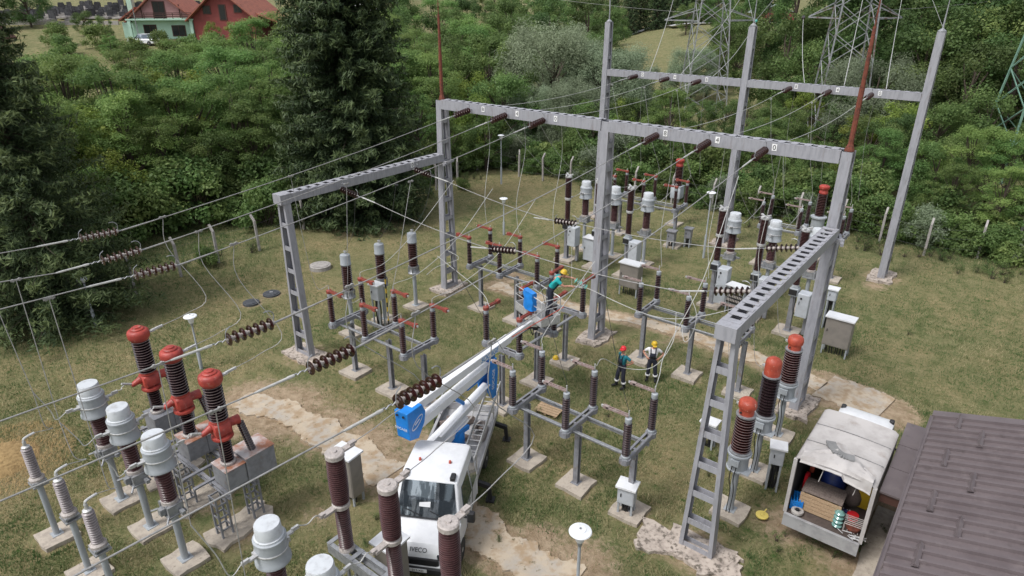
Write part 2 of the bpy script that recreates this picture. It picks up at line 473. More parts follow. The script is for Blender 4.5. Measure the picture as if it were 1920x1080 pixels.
def build_ground():
    us = axis(-46, 10, 0.28, 3000, 1.16)
    vs = axis(-2, 56, 0.28, 3000, 1.16)
    nu, nv = len(us), len(vs)
    verts = []
    dirt = np.zeros(nu * nv, np.float32)
    dry = np.zeros(nu * nv, np.float32)
    i = 0
    for v in vs:
        for u in us:
            z = terr_uv(u, v)
            near = -46.1 < u < 10.1 and -2.1 < v < 56.1
            if near:
                z += 0.05 * noise.noise((u * .25, v * .25, 0)) + 0.02 * noise.noise((u * 1.3, v * 1.3, 3)) - .03
                d = 0.0
                for a, b, r, s in DIRT:
                    q = (u - a) ** 2 + (v - b) ** 2
                    if q < r * r * 4: d = max(d, s * max(0, 1 - math.sqrt(q) / (r * 1.6)) * 1.3)
                for a, b, r in PADS:
                    q = (u - a) ** 2 + (v - b) ** 2
                    if q < r * r * 3: d = max(d, .5 * max(0, 1 - (math.sqrt(q) - r * .5) / (r * .5)))
                pd = pathdist(u, v)
                d = max(d, .75 * max(0, 1 - max(0, pd) / .6))
                e = 0.0
                for a, b, r, s in DRY:
                    q = (u - a) ** 2 + (v - b) ** 2
                    if q < r * r * 2.5: e = max(e, s * max(0, 1 - q / (r * r * 2.5)))
                if u < -38.6 or v > 47.2: e -= .8 * min(1, max(-38.6 - u, v - 47.2) / 1.5)
                dirt[i] = min(1, d); dry[i] = e
            verts.append((u, v, z))
            i += 1
    faces = [(j * nu + i, j * nu + i + 1, (j + 1) * nu + i + 1, (j + 1) * nu + i) for j in range(nv - 1) for i in range(nu - 1)]
    me = bpy.data.meshes.new('ground')
    me.from_pydata(verts, [], faces)
    me.polygons.foreach_set('use_smooth', [True] * len(faces))
    for n, a in (('dirt', dirt), ('dry', dry)):
        at_ = me.attributes.new(n, 'FLOAT', 'POINT')
        at_.data.foreach_set('value', a)
    me.materials.append(ground_mat())
    o = bpy.data.objects.new('ground', me)
    C.objects.link(o)
    o['kind'] = 'structure'
    return dirt, dry, us, vs

def ground_mat():
    m = bpy.data.materials.new('grassy_ground')
    m.use_nodes = True
    nt = m.node_tree
    b = nt.nodes['Principled BSDF']
    b.inputs['Roughness'].default_value = 0.95
    b.inputs['Specular IOR Level'].default_value = 0.15
    geo = nn(nt, 'ShaderNodeNewGeometry')
    def nz(s, d=8, r=.6, dist=0.0):
        n = nn(nt, 'ShaderNodeTexNoise')
        n.inputs['Scale'].default_value = s; n.inputs['Detail'].default_value = d
        n.inputs['Roughness'].default_value = r; n.inputs['Distortion'].default_value = dist
        nt.links.new(geo.outputs['Position'], n.inputs['Vector'])
        return n.outputs['Fac']
    def rng(x, a, c):
        r = nn(nt, 'ShaderNodeMapRange'); r.inputs['From Min'].default_value = a; r.inputs['From Max'].default_value = c
        nt.links.new(x, r.inputs['Value']); return r.outputs[0]
    def mix(f, A, B):
        x = nn(nt, 'ShaderNodeMix', data_type='RGBA')
        nt.links.new(f, x.inputs['Factor'])
        for k, c in (('A', A), ('B', B)):
            if isinstance(c, tuple): x.inputs[k].default_value = rgba(c)
            else: nt.links.new(c, x.inputs[k])
        return x.outputs['Result']
    def madd(a, b, op='ADD'):
        x = nn(nt, 'ShaderNodeMath', operation=op)
        nt.links.new(a, x.inputs[0])
        if isinstance(b, (int, float)): x.inputs[1].default_value = b
        else: nt.links.new(b, x.inputs[1])
        return x.outputs[0]
    def attr(n):
        a = nn(nt, 'ShaderNodeAttribute', attribute_name=n); return a.outputs['Fac']
    g = mix(rng(nz(1.7), .38, .62), (0.11, 0.128, 0.052), (0.21, 0.195, 0.1))
    g = mix(rng(nz(14, 6), .48, .75), g, (0.07, 0.078, 0.03))
    dryf = madd(rng(nz(0.42, 6, .65), .42, .68), madd(attr('dry'), 1.0, 'MULTIPLY'))
    dryf = madd(dryf, rng(nz(5, 6), .3, .75), 'MULTIPLY')
    dc = mix(rng(nz(9, 6), .35, .65), (0.24, 0.185, 0.095), (0.33, 0.26, 0.15))
    cl = nn(nt, 'ShaderNodeClamp'); nt.links.new(dryf, cl.inputs[0])
    g = mix(cl.outputs[0], g, dc)
    g = mix(rng(nz(3.2, 5), .58, .7), g, (0.05, 0.088, 0.022))
    sand = mix(rng(nz(2.6, 8, .75), .38, .62), (0.4, 0.31, 0.215), (0.24, 0.175, 0.11))
    df = rng(madd(attr('dirt'), madd(nz(4.5, 10, .8), 1.5, 'MULTIPLY')), 1.18, 1.5)
    g = mix(df, g, sand)
    nt.links.new(g, b.inputs['Base Color'])
    bp = nn(nt, 'ShaderNodeBump'); bp.inputs['Strength'].default_value = 0.9; bp.inputs['Distance'].default_value = 0.08
    nt.links.new(nz(16, 8, .7), bp.inputs['Height'])
    nt.links.new(bp.outputs[0], b.inputs['Normal'])
    return m

def build_paths():
    rr = random.Random(3)
    for k, (line, hw) in enumerate(PATHS):
        pts = spline(line, 40)
        mb = MB()
        L = []; Rr = []
        for i, p in enumerate(pts):
            d = (pts[min(i + 1, len(pts) - 1)] - pts[max(0, i - 1)]).normalized()
            n = Vector((-d.y, d.x, 0))
            e1 = .42 * noise.noise((p.x * .9, p.y * .9, 1)) + .16 * noise.noise((p.x * 4, p.y * 4, 2)) + rr.uniform(-.03, .03); e2 = .42 * noise.noise((p.x * .9, p.y * .9, 5)) + .16 * noise.noise((p.x * 4, p.y * 4, 6)) + rr.uniform(-.03, .03)
            L.append(p + n * (hw + e1 - .08)); Rr.append(p - n * (hw + e2 - .08))
        n = len(pts)
        v = [(p.x, p.y, .03) for p in L] + [(p.x, p.y, .03) for p in Rr] + [(p.x, p.y, -.1) for p in L] + [(p.x, p.y, -.1) for p in Rr]
        f = []
        for i in range(n - 1):
            f.append((n + i, n + i + 1, i + 1, i))
            f.append((i, i + 1, 2 * n + i + 1, 2 * n + i)); f.append((n + i + 1, n + i, 3 * n + i, 3 * n + i + 1))
        mb.add(v, f)
        o = mb.build('path', 'pathm')
        o['kind'] = 'structure'

M['pathm'] = mat('worn_concrete_path', (0.44, 0.365, 0.275), (0.36, 0.325, 0.28), 1.0, lo=.45, hi=.62, rough=0.95, bump=0.9, bscale=7, col3=(0.32, 0.235, 0.15), scale3=2.4, lo3=.46, hi3=.6, col4=(0.12, 0.1, 0.05), scale4=5, lo4=.6, hi4=.68)

def leafmat(name, ca, cb, cc, trans=0.3, attr='hue'):
    m = bpy.data.materials.new(name)
    m.use_nodes = True
    nt = m.node_tree
    nt.nodes.clear()
    out = nn(nt, 'ShaderNodeOutputMaterial')
    a = nn(nt, 'ShaderNodeAttribute', attribute_name=attr)
    cr = nn(nt, 'ShaderNodeValToRGB')
    cr.color_ramp.elements[0].color = rgba(ca); cr.color_ramp.elements[1].color = rgba(cc)
    e = cr.color_ramp.elements.new(.5); e.color = rgba(cb)
    nt.links.new(a.outputs['Fac'], cr.inputs[0])
    oi = nn(nt, 'ShaderNodeObjectInfo')
    hs = nn(nt, 'ShaderNodeHueSaturation')
    mr = nn(nt, 'ShaderNodeMapRange'); mr.inputs['To Min'].default_value = .72; mr.inputs['To Max'].default_value = 1.32
    nt.links.new(oi.outputs['Random'], mr.inputs['Value'])
    nt.links.new(mr.outputs[0], hs.inputs['Value'])
    m2 = nn(nt, 'ShaderNodeMath', operation='MULTIPLY'); m2.inputs[1].default_value = 7.31
    fr = nn(nt, 'ShaderNodeMath', operation='FRACT')
    nt.links.new(oi.outputs['Random'], m2.inputs[0]); nt.links.new(m2.outputs[0], fr.inputs[0])
    mh = nn(nt, 'ShaderNodeMapRange'); mh.inputs['To Min'].default_value = .478; mh.inputs['To Max'].default_value = .516
    nt.links.new(fr.outputs[0], mh.inputs['Value']); nt.links.new(mh.outputs[0], hs.inputs['Hue'])
    nt.links.new(cr.outputs[0], hs.inputs['Color'])
    d = nn(nt, 'ShaderNodeBsdfPrincipled'); d.inputs['Roughness'].default_value = .6
    d.inputs['Specular IOR Level'].default_value = .3
    t = nn(nt, 'ShaderNodeBsdfTranslucent')
    nt.links.new(hs.outputs[0], d.inputs['Base Color']); nt.links.new(hs.outputs[0], t.inputs['Color'])
    mx = nn(nt, 'ShaderNodeMixShader'); mx.inputs[0].default_value = trans
    nt.links.new(d.outputs[0], mx.inputs[1]); nt.links.new(t.outputs[0], mx.inputs[2])
    nt.links.new(mx.outputs[0], out.inputs[0])
    return m

def raw_mesh(name, V, nper, hue, material):
    """V: (n*nper,3) array of separate polygons with nper corners, hue per polygon"""
    n = len(V) // nper
    me = bpy.data.meshes.new(name)
    me.vertices.add(len(V)); me.vertices.foreach_set('co', V.astype(np.float32).ravel())
    me.loops.add(len(V)); me.loops.foreach_set('vertex_index', np.arange(len(V), dtype=np.int32))
    me.polygons.add(n); me.polygons.foreach_set('loop_start', np.arange(0, len(V), nper, dtype=np.int32))
    a = me.attributes.new('hue', 'FLOAT', 'FACE'); a.data.foreach_set('value', np.clip(hue, 0, 1).astype(np.float32))
    me.materials.append(material)
    me.update(calc_edges=True)
    return me

def vnoise(x, y, s, seed):
    """cheap smooth value noise on arrays"""
    rs = np.random.RandomState(seed)
    T = rs.rand(64, 64)
    x = x / s; y = y / s
    xi = np.floor(x).astype(int); yi = np.floor(y).astype(int)
    fx = x - xi; fy = y - yi
    fx = fx * fx * (3 - 2 * fx); fy = fy * fy * (3 - 2 * fy)
    g = lambda a, b: T[a % 64, b % 64]
    return (g(xi, yi) * (1 - fx) + g(xi + 1, yi) * fx) * (1 - fy) + (g(xi, yi + 1) * (1 - fx) + g(xi + 1, yi + 1) * fx) * fy

GRASSM = leafmat('grass_blades', (0.07, 0.13, 0.04), (0.165, 0.185, 0.078), (0.42, 0.35, 0.215), .35)

def build_grass(dirt, dry, us, vs, n=520000):
    rs = np.random.RandomState(5)
    us = np.array(us); vs = np.array(vs)
    D = dirt.reshape(len(vs), len(us)); Y_ = dry.reshape(len(vs), len(us))
    # sample evenly over the photo so that near ground gets more blades
    px = rs.uniform(-120, 2040, n); py = rs.uniform(300, 1180, n)
    x = (px - 960) / FOC; y = -(py - 540) / FOC
    dx, dy, dz = x, CP + y * SP, -SP + y * CP
    t = -CAMH / dz
    X, Y = dx * t, dy * t
    u = E1[0] * X + E1[1] * Y; v = E2[0] * X + E2[1] * Y
    keep = (u > -45) & (u < 9) & (v > -1) & (v < 50) & (Y < 66)
    u, v = u[keep], v[keep]
    iu = np.clip(np.searchsorted(us, u), 0, len(us) - 1); iv = np.clip(np.searchsorted(vs, v), 0, len(vs) - 1)
    d = D[iv, iu]; e = Y_[iv, iu]
    pn = vnoise(u, v, .8, 2) * .6 + vnoise(u, v, .3, 3) * .4
    keep = rs.rand(len(u)) > np.clip((d + pn * .7 - .5) * 2.2, 0, .95)
    for line, hw in PATHS:
        for a, b in zip(line, line[1:]):
            ex, ey = b.x - a.x, b.y - a.y
            tt = np.clip(((u - a.x) * ex + (v - a.y) * ey) / (ex * ex + ey * ey), 0, 1)
            keep &= np.hypot(u - a.x - tt * ex, v - a.y - tt * ey) > hw - .22 + .5 * (pn - .5)
    for a, b, r in PADS: keep &= (np.abs(u - a) > r * .62) | (np.abs(v - b) > r * .62)
    u, v, e, pn = u[keep], v[keep], e[keep], pn[keep]
    k = len(u)
    lush = vnoise(u, v, 2.2, 9) * .6 + vnoise(u, v, .7, 10) * .4
    fence = np.clip((-34.5 - u) / 4, 0, 1) * (v < 44) + np.clip((v - 43.5) / 4, 0, 1)
    h = (.028 + .09 * rs.rand(k) * (.25 + 1.7 * lush ** 2)) * (1 + 1.8 * np.clip(fence, 0, 1))
    ring = np.zeros(k)
    for a, b, r in PADS: ring = np.maximum(ring, np.clip(1 - np.abs(np.hypot(u - a, v - b) - r * .72) / .22, 0, 1))
    h = h * (1 + 1.1 * ring)
    w = .006 + .012 * rs.rand(k)
    a = rs.rand(k) * 2 * PI
    lean = rs.uniform(.4, 1.7, k) * h
    la = rs.rand(k) * 2 * PI
    z0 = np.full(k, -.06)
    p0 = np.stack([u - np.cos(a) * w, v - np.sin(a) * w, z0], 1)
    p1 = np.stack([u + np.cos(a) * w, v + np.sin(a) * w, z0], 1)
    p2 = np.stack([u + np.cos(la) * lean, v + np.sin(la) * lean, h], 1)
    V = np.stack([p0, p1, p2], 1).reshape(-1, 3)
    hue = .4 + .9 * (vnoise(u, v, 3.1, 21) - .5) + .7 * (vnoise(u, v, 1.1, 33) - .5) + .6 * (pn - .5) + .4 * e + .3 * rs.randn(k) - .45 * np.clip(fence, 0, 1) * (rs.rand(k) > .2)
    hue = np.where(lush > .66, hue - .35, hue)
    me = raw_mesh('grass', V, 3, hue, GRASSM)
    o = bpy.data.objects.new('grass', me); C.objects.link(o)
    tag(o, 'short dry grass growing all over the fenced yard', 'grass', kind='stuff')
# ================================================================ vegetation
LM = {
    'locust': leafmat('locust_leaves', (0.098, 0.18, 0.05), (0.15, 0.25, 0.072), (0.23, 0.325, 0.1), .48),
    'broad': leafmat('broad_leaves', (0.066, 0.118, 0.036), (0.1, 0.17, 0.052), (0.15, 0.225, 0.072), .45),
    'willow': leafmat('willow_leaves', (0.165, 0.205, 0.125), (0.215, 0.265, 0.165), (0.265, 0.32, 0.21), .4),
    'lime': leafmat('lime_leaves', (0.13, 0.195, 0.04), (0.18, 0.25, 0.054), (0.27, 0.32, 0.078), .48),
    'spruce': leafmat('spruce_needles', (0.024, 0.046, 0.02), (0.042, 0.073, 0.028), (0.095, 0.135, 0.05), .2),
    'shrub': leafmat('shrub_leaves', (0.085, 0.145, 0.045), (0.13, 0.2, 0.062), (0.195, 0.265, 0.088), .46),
    'weed': leafmat('weed_leaves', (0.06, 0.12, 0.034), (0.1, 0.16, 0.048), (0.18, 0.195, 0.085), .4),
}

def quads(P, N, S, asp, rs, droop=0.0):
    """leaf rhombi at P facing N, long axis S"""
    k = len(P)
    rnd = rs.randn(k, 3)
    A = np.cross(N, rnd); A /= np.linalg.norm(A, axis=1)[:, None] + 1e-9
    if droop: A[:, 2] -= droop; A /= np.linalg.norm(A, axis=1)[:, None] + 1e-9
    B = np.cross(N, A); B /= np.linalg.norm(B, axis=1)[:, None] + 1e-9
    s = S[:, None]
    return np.stack([P - A * s * .5, P + B * s * asp * .5, P + A * s * .5, P - B * s * asp * .5], 1).reshape(-1, 3)

def crown(clumps, per, size, asp, seed, up=.5, rnd=.6, droop=0.0, solid=.5):
    rs = np.random.RandomState(seed)
    Ps, Ns, H = [], [], []
    for (c, r, w) in clumps:
        k = max(8, int(per * w))
        d = rs.randn(k, 3); d /= np.linalg.norm(d, axis=1)[:, None]
        rad = rs.rand(k) ** solid
        lump = 1 + .25 * np.sin(d[:, 0] * 5 + c[0] * 3) * np.cos(d[:, 1] * 4 + c[1] * 2)
        P = np.array(c) + d * np.array(r) * (rad * lump)[:, None]
        N = d * 1.0 + np.array([0, 0, up]) + rs.randn(k, 3) * rnd
        N /= np.linalg.norm(N, axis=1)[:, None]
        Ps.append(P); Ns.append(N)
        H.append(np.clip(.5 + rs.uniform(-.3, .3) + rs.randn(k) * .2, 0, 1))
    P = np.concatenate(Ps); N = np.concatenate(Ns); H = np.concatenate(H)
    S = size * rs.uniform(.6, 1.35, len(P))
    return quads(P, N, S, asp, rs, droop), H

def limbs(mb, base_r, h, tips, rr, lean=(0, 0)):
    top = Vector((lean[0], lean[1], h))
    mid = Vector((lean[0] * .4 + rr.uniform(-.15, .15), lean[1] * .4 + rr.uniform(-.15, .15), h * .5))
    stem = spline([(0, 0, -.3), mid, top], 6)
    k = len(stem)
    mb.tube(stem, [base_r * (1 - .72 * i / (k - 1)) for i in range(k)], 8)
    for t in tips:
        t = Vector(t)
        f = min(.95, max(.25, (t.z / h) * .62))
        a = stem[int(f * (k - 1))]
        m = a.lerp(t, .55) + Vector((rr.uniform(-.2, .2), rr.uniform(-.2, .2), -.15 * (t - a).length * .3))
        q = spline([a, m, t], 4)
        n = len(q)
        mb.tube(q, [base_r * .38 * (1 - .85 * i / (n - 1)) + .008 for i in range(n)], 5)

def finish(name, label, cat, mb, V, H, lm, group=None):
    t = thing(name, label, cat, group=group)
    mb.build('trunk', 'bark', t)
    me = raw_mesh('crown', V, 4, H, LM[lm])
    o = bpy.data.objects.new('crown', me); C.objects.link(o); o.parent = t
    return t

def make_locust(seed, h=10.0, w=3.6, lm='locust', per=330):
    rr = random.Random(seed)
    mb = MB(); cl = []; tips = []
    for i in range(54):
        z = h * (rr.uniform(.16, 1.0) ** .85)
        env = w * (math.sin(PI * min(1, max(.1, (z / h - .02) / 1.0))) ** .55)
        a = rr.uniform(0, 2 * PI); q = env * math.sqrt(rr.uniform(.08, 1))
        s = rr.uniform(.6, 1.25)
        c = (math.cos(a) * q, math.sin(a) * q, z)
        cl.append((c, (1.05 * s, 1.05 * s, .46 * s), s * s))
        if i % 2 == 0: tips.append(c)
    limbs(mb, .17, h * .9, tips, rr)
    V, H = crown(cl, per, .21, .36, seed, up=.9, rnd=.6, solid=.5)
    return mb, V, H

def make_broad(seed, h=9.0, w=3.6, per=360, size=.2, flat=.75, asp=.62, n=40, up=.5, core=.15):
    rr = random.Random(seed)
    mb = MB(); cl = []; tips = []
    for i in range(n):
        z = h * rr.uniform(.16, .96)
        env = w * (math.sin(PI * min(1, max(.1, (z / h * .8 + .1)))) ** .55)
        a = rr.uniform(0, 2 * PI); q = env * math.sqrt(rr.uniform(core, 1))
        s = rr.uniform(.65, 1.3) * w / 3.6
        c = (math.cos(a) * q, math.sin(a) * q, z)
        cl.append((c, (.95 * s, .95 * s, flat * s), s * s))
        if i % 2 == 0: tips.append(c)
    limbs(mb, .045 * h ** .6 + .05, h * .8, tips, rr)
    V, H = crown(cl, per, size, asp, seed, up=up, rnd=.6, solid=.45)
    return mb, V, H

def make_spruce(seed, h=22.0, w=5.0, nb=560, per=60, size=.55):
    rr = random.Random(seed); rs = np.random.RandomState(seed)
    mb = MB()
    mb.tube([(0, 0, -.3), (0, 0, h * .5), (0, 0, h * .97)], [.33, .2, .02], 9)
    Ps, Ns, H = [], [], []
    nl = int(h * 1.75); per_l = nb // nl
    for i in range(nb):
        f = (i // per_l + .5 + rr.uniform(-.16, .16)) / (nb / per_l)
        z = h * (.03 + .96 * min(.99, f) ** 1.1)
        L = w * (1 - (z / h)) ** .72 * rr.uniform(.72, 1.12)
        if z < h * .1: L *= .85
        a = i * 2.39996 + rr.uniform(-.3, .3)
        d = Vector((math.cos(a), math.sin(a), 0))
        side = Vector((-d.y, d.x, 0))
        pts = []
        for k in range(7):
            t = k / 6
            pts.append(Vector((0, 0, z)) + d * (L * t) + Vector((0, 0, -.55 * L * t * (1 - .3 * t) * (1.2 - z / h) + .2 * t * t * L)))
        if i % 3 == 0: mb.tube(pts, .035 * (L / w) + .006, 4, .005)
        m = int(per * (.35 + .8 * L / w))
        t = rs.rand(m) ** .65
        idx = np.minimum((t * 6).astype(int), 5)
        PA = np.array([list(p) for p in pts])
        base = PA[idx] + (PA[idx + 1] - PA[idx]) * (t * 6 - idx)[:, None]
        sp = (rs.rand(m) - .5) * 2 * (.1 + .5 * t * (1.12 - t)) * L * .42
        base = base + np.outer(sp, np.array(side)) + np.stack([np.zeros(m), np.zeros(m), -np.abs(sp) * .25 - rs.rand(m) ** 2 * .5], 1)
        N = np.outer(np.full(m, .35), np.array(d)) + np.array([0, 0, .8]) + rs.randn(m, 3) * .5
        N /= np.linalg.norm(N, axis=1)[:, None]
        Ps.append(base); Ns.append(N)
        H.append(np.clip(.25 + .6 * t ** 3 + rs.randn(m) * .17 + rr.uniform(-.15, .15), 0, 1))
    P = np.concatenate(Ps); N = np.concatenate(Ns); H = np.concatenate(H)
    V = quads(P, N, size * 1.2 * rs.uniform(.5, 1.2, len(P)), .22, rs, droop=.6)
    return mb, V, H

def make_shrub(seed, h=1.8, w=1.5, per=260, size=.16, lm='shrub', n=14, asp=.55):
    rr = random.Random(seed)
    mb = MB(); cl = []
    for i in range(n):
        z = h * rr.uniform(.15, .9)
        a = rr.uniform(0, 2 * PI); q = w * math.sqrt(rr.uniform(0, 1)) * (1 - .45 * z / h)
        s = rr.uniform(.35, .7) * (w / 1.5)
        c = (math.cos(a) * q, math.sin(a) * q, z)
        cl.append((c, (s, s, s * .8), s * s * 3))
        mb.tube(spline([(rr.uniform(-.1, .1), rr.uniform(-.1, .1), -.1), (c[0] * .4, c[1] * .4, z * .6), c], 3), .02, 4, .006)
    V, H = crown(cl, per, size, asp, seed, up=.5, rnd=.7, solid=.5)
    return mb, V, H

def put(proto, X, Y, sc_=1.0, rz=None, label=None, group=None, zs=1.0, rr=random.Random(1)):
    p = site(X, Y, terr(X, Y) - .05)
    return dup(proto, p, rr.uniform(0, 2 * PI) if rz is None else rz, label, group, (sc_, sc_, sc_ * zs))

def drop(root):
    for ch in list(root.children): drop(ch)
    bpy.data.objects.remove(root)

def px2site(px, Y):
    return (px - 960) / FOC * 1.0 * Y  # near the horizon: lateral metres for a photo column at forward distance Y

def putuv(proto, u, v, sc_=1.0, rz=None, label=None, group=None, rr=random.Random(1)):
    return dup(proto, Vector((u, v, terr_uv(u, v) - .05)), rr.uniform(0, 2 * PI) if rz is None else rz, label, group, sc_)

def build_trees():
    rr = random.Random(11)
    P = {}
    P['loc'] = [finish('locust_tree', 'x', 'tree', *make_locust(s, h, w), 'locust') for s, h, w in ((1, 10, 3.7), (2, 10, 3.3), (3, 10, 4.0))]
    P['broad'] = [finish('leafy_tree', 'x', 'tree', *make_broad(s, h, w), 'broad') for s, h, w in ((11, 9, 3.5), (12, 9, 3.9), (13, 9, 3.2))]
    P['mid'] = [finish('leafy_tree', 'x', 'tree', *make_broad(s, h, w, asp=.5), 'shrub') for s, h, w in ((14, 8, 3.4), (15, 8, 3.8))]
    P['wil'] = [finish('willow_tree', 'x', 'tree', *make_broad(s, 10, 4.8, per=560, size=.2, flat=.9, asp=.28, n=84, up=.6, core=.45), 'willow') for s in (21, 22)]
    P['lime'] = [finish('leafy_tree', 'x', 'tree', *make_broad(s, 8, 2.9, per=300, size=.2, asp=.6), 'lime') for s in (31,)]
    P['spr'] = [finish('spruce_tree', 'x', 'tree', *make_spruce(41, 31, 5.9, nb=980, per=190, size=.4), 'spruce'), finish('spruce_tree', 'x', 'tree', *make_spruce(42, 17, 5.1, nb=560, per=190, size=.28), 'spruce'),
                finish('spruce_tree', 'x', 'tree', *make_spruce(43, 24, 4.6, nb=330, per=30, size=.8), 'spruce')]
    P['shr'] = [finish('shrub', 'x', 'shrub', *make_shrub(s, h, w), 'shrub') for s, h, w in ((51, 1.9, 1.5), (52, 2.4, 1.6), (53, 1.4, 1.3))]
    P['shw'] = [finish('shrub', 'x', 'shrub', *make_shrub(s, 2.6, 1.8, size=.16, asp=.35), 'willow') for s in (54,)]
    P['weed'] = [finish('weed_clump', 'x', 'weeds', *make_shrub(s, .9, .7, per=300, size=.09, n=9, asp=.3), 'weed') for s in (61, 62)]
    pick = lambda k: P[k][rr.randrange(len(P[k]))]
    # --- spruces
    put(P['spr'][0], -11.2, 46.3, 1.0, .3, 'tall dark spruce standing alone inside the left fence', None)
    put(P['spr'][1], -22.9, 30.2, 1.02, 1.2, 'dark spruce at the left picture edge beside the lamp post', None)
    put(P['spr'][1], -28.6, 36.5, .95, 2.9, 'spruce half cut by the left picture edge, behind the nearer spruce', None)
    g = 'dark spruces in the far row beyond the meadow'
    for X, Y, s in ((39, 238, .95), (44, 246, 1.05), (48.5, 240, 1.0), (53, 250, 1.1), (57.5, 244, 1.0), (62, 252, 1.05), (67, 246, 1.0), (35, 250, .9), (30, 256, .95)):
        put(P['spr'][2], X, Y, s, None, 'tall dark spruce in the row beyond the distant meadow', g, rr=rr)
    # --- locusts behind the left fence
    g = 'trees behind the left fence'
    L = 'feathery green tree in the thicket behind the left fence'
    for row, (u, s0, s1) in enumerate(((-47.5, .66, .8), (-50, .82, .94), (-52.5, .92, 1.04), (-57.5, .98, 1.1), (-63, .98, 1.1), (-69, .95, 1.05))):
        v = 1 + row * 1.1
        while v < 47 + row * 4:
            if not (row < 2 and 26 < v < 33 and rr.random() < .5):
                q = rr.random(); putuv(pick('loc' if q < .78 else 'mid' if q < .93 else 'lime'), u + rr.uniform(-1, 1), v + rr.uniform(-.9, .9), rr.uniform(s0, s1) * (1 if q < .78 else 1.05), None, L, g, rr)
            v += 3.3 + row * .25
    g = 'shrubs along the left fence'
    for i in range(26):
        v = 24 + i * .95 + rr.uniform(-.4, .4)
        putuv(pick('shr'), -41.4 + rr.uniform(-1.2, .5) + (1 if i > 14 else 0), v, rr.uniform(.9, 1.6), None, 'leafy shrub growing along the left fence', g, rr)
    g = 'dark shrubs under the locust trees'
    for i in range(34):
        v = 3 + i * 1.35 + rr.uniform(-.5, .5)
        putuv(pick('shr'), -45.6 + rr.uniform(-1.0, 1.0), v, rr.uniform(1.3, 2.1), None, 'dark leafy shrub at the foot of the locust thicket', g, rr)
    # --- between spruce and willow
    g = 'mixed trees between the spruce and the willow'
    for X, Y, s, k in ((-6.0, 63, .85, 'loc'), (-3.2, 62, .8, 'lime'), (-8, 68, .95, 'loc'), (-4.5, 70, .95, 'lime'), (-1.0, 68, .95, 'mid'), (-7, 77, 1.1, 'broad'), (-2.5, 79, 1.15, 'broad'), (-11, 80, 1.1, 'loc'),
                       (-5.5, 58.5, .62, 'mid'), (-2.4, 60, .6, 'mid'), (-8.2, 58, .7, 'loc'), (0, 76, 1.1, 'mid')):
        put(pick(k), X, Y, s, None, 'bushy green tree between the tall spruce and the grey-green willow', g, rr=rr)
    # --- willows
    put(P['wil'][0], 4.6, 76, 1.22, .5, 'broad grey-green willow behind the middle of the yard', None)
    put(P['wil'][1], 9.9, 73, .98, 2.2, 'grey-green willow just left of the far gantry mast', None)
    put(P['wil'][1], 6.4, 67, .7, 1.1, 'low grey-green willow in front of the broad willow', None)
    put(P['wil'][0], 2.2, 69, .64, 3.1, 'small willow at the left foot of the broad willow', None)
    # --- undergrowth along the back fence
    g = 'bushes beyond the back fence'
    for i in range(62):
        u = -41 + i * .93 + rr.uniform(-.4, .4); v = 48.3 + rr.uniform(-.7, .9)
        putuv(pick('shw') if rr.random() < .12 else pick('shr'), u, v, rr.uniform(.75, 1.2), None, 'wild bush growing along the back fence', g, rr)
    g = 'taller bushes behind the back fence'
    for i in range(46):
        u = -43 + i * 1.3 + rr.uniform(-.5, .5); v = 51.2 + rr.uniform(-1.0, 1.2)
        putuv(pick('shw') if rr.random() < .15 else pick('shr'), u, v, rr.uniform(1.25, 1.8), None, 'tall bush in the second line behind the back fence', g, rr)
    g = 'young trees beyond the back fence'
    clear = lambda u, v: abs(u + .222 * v) < 3.0 or abs(u + .415 * v) < 2.6
    for i in range(38):
        u = -44 + i * 1.55 + rr.uniform(-.6, .6); v = 55 + rr.uniform(-1.5, 3.5)
        k = 'loc' if u > -5 else ('mid', 'mid', 'broad', 'lime', 'mid', 'loc')[i % 6]
        s = rr.uniform(.42, .56) if -26 < u < -8 else rr.uniform(.55, .72)
        putuv(pick(k), u, v, s * (.72 if clear(u, v) else 1), None, 'young leafy tree in the thicket beyond the back fence', g, rr)
    for i in range(26):
        u = -42 + i * 1.7 + rr.uniform(-.6, .6); v = 62 + rr.uniform(-2, 3)
        if u > -4: continue
        k = ('mid', 'lime', 'mid', 'broad')[i % 4]
        putuv(pick(k), u, v, rr.uniform(.5, .68) * (.6 if clear(u, v) else 1), None, 'young leafy tree in the thicket beyond the back fence', g, rr)
    for u, v, s, k in ((-12.5, 66, .62, 'lime'), (-18.8, 64, .55, 'mid'), (-20.5, 68, .6, 'mid'), (-11, 69, .7, 'mid'), (-24, 70, .6, 'mid'), (-9.5, 66, .8, 'lime'), (-27, 72, .55, 'mid'), (-30, 72, .5, 'mid'), (-20, 76, .7, 'lime'), (-11, 76, .85, 'mid'), (-23, 80, .6, 'mid'),
                       (2, 50.8, .55, 'loc'), (4.5, 49.6, .58, 'loc'), (-.6, 51.5, .5, 'loc'), (7, 49, .6, 'loc'), (-3.4, 52, .48, 'loc'), (9.5, 49, .62, 'loc'), (3, 53.5, .66, 'loc'), (6.5, 53, .7, 'loc')):
        putuv(pick(k), u, v, s, None, 'young leafy tree in the thicket beyond the back fence', g, rr)
    # --- the wood on the right
    g = 'trees of the dark wood on the right'
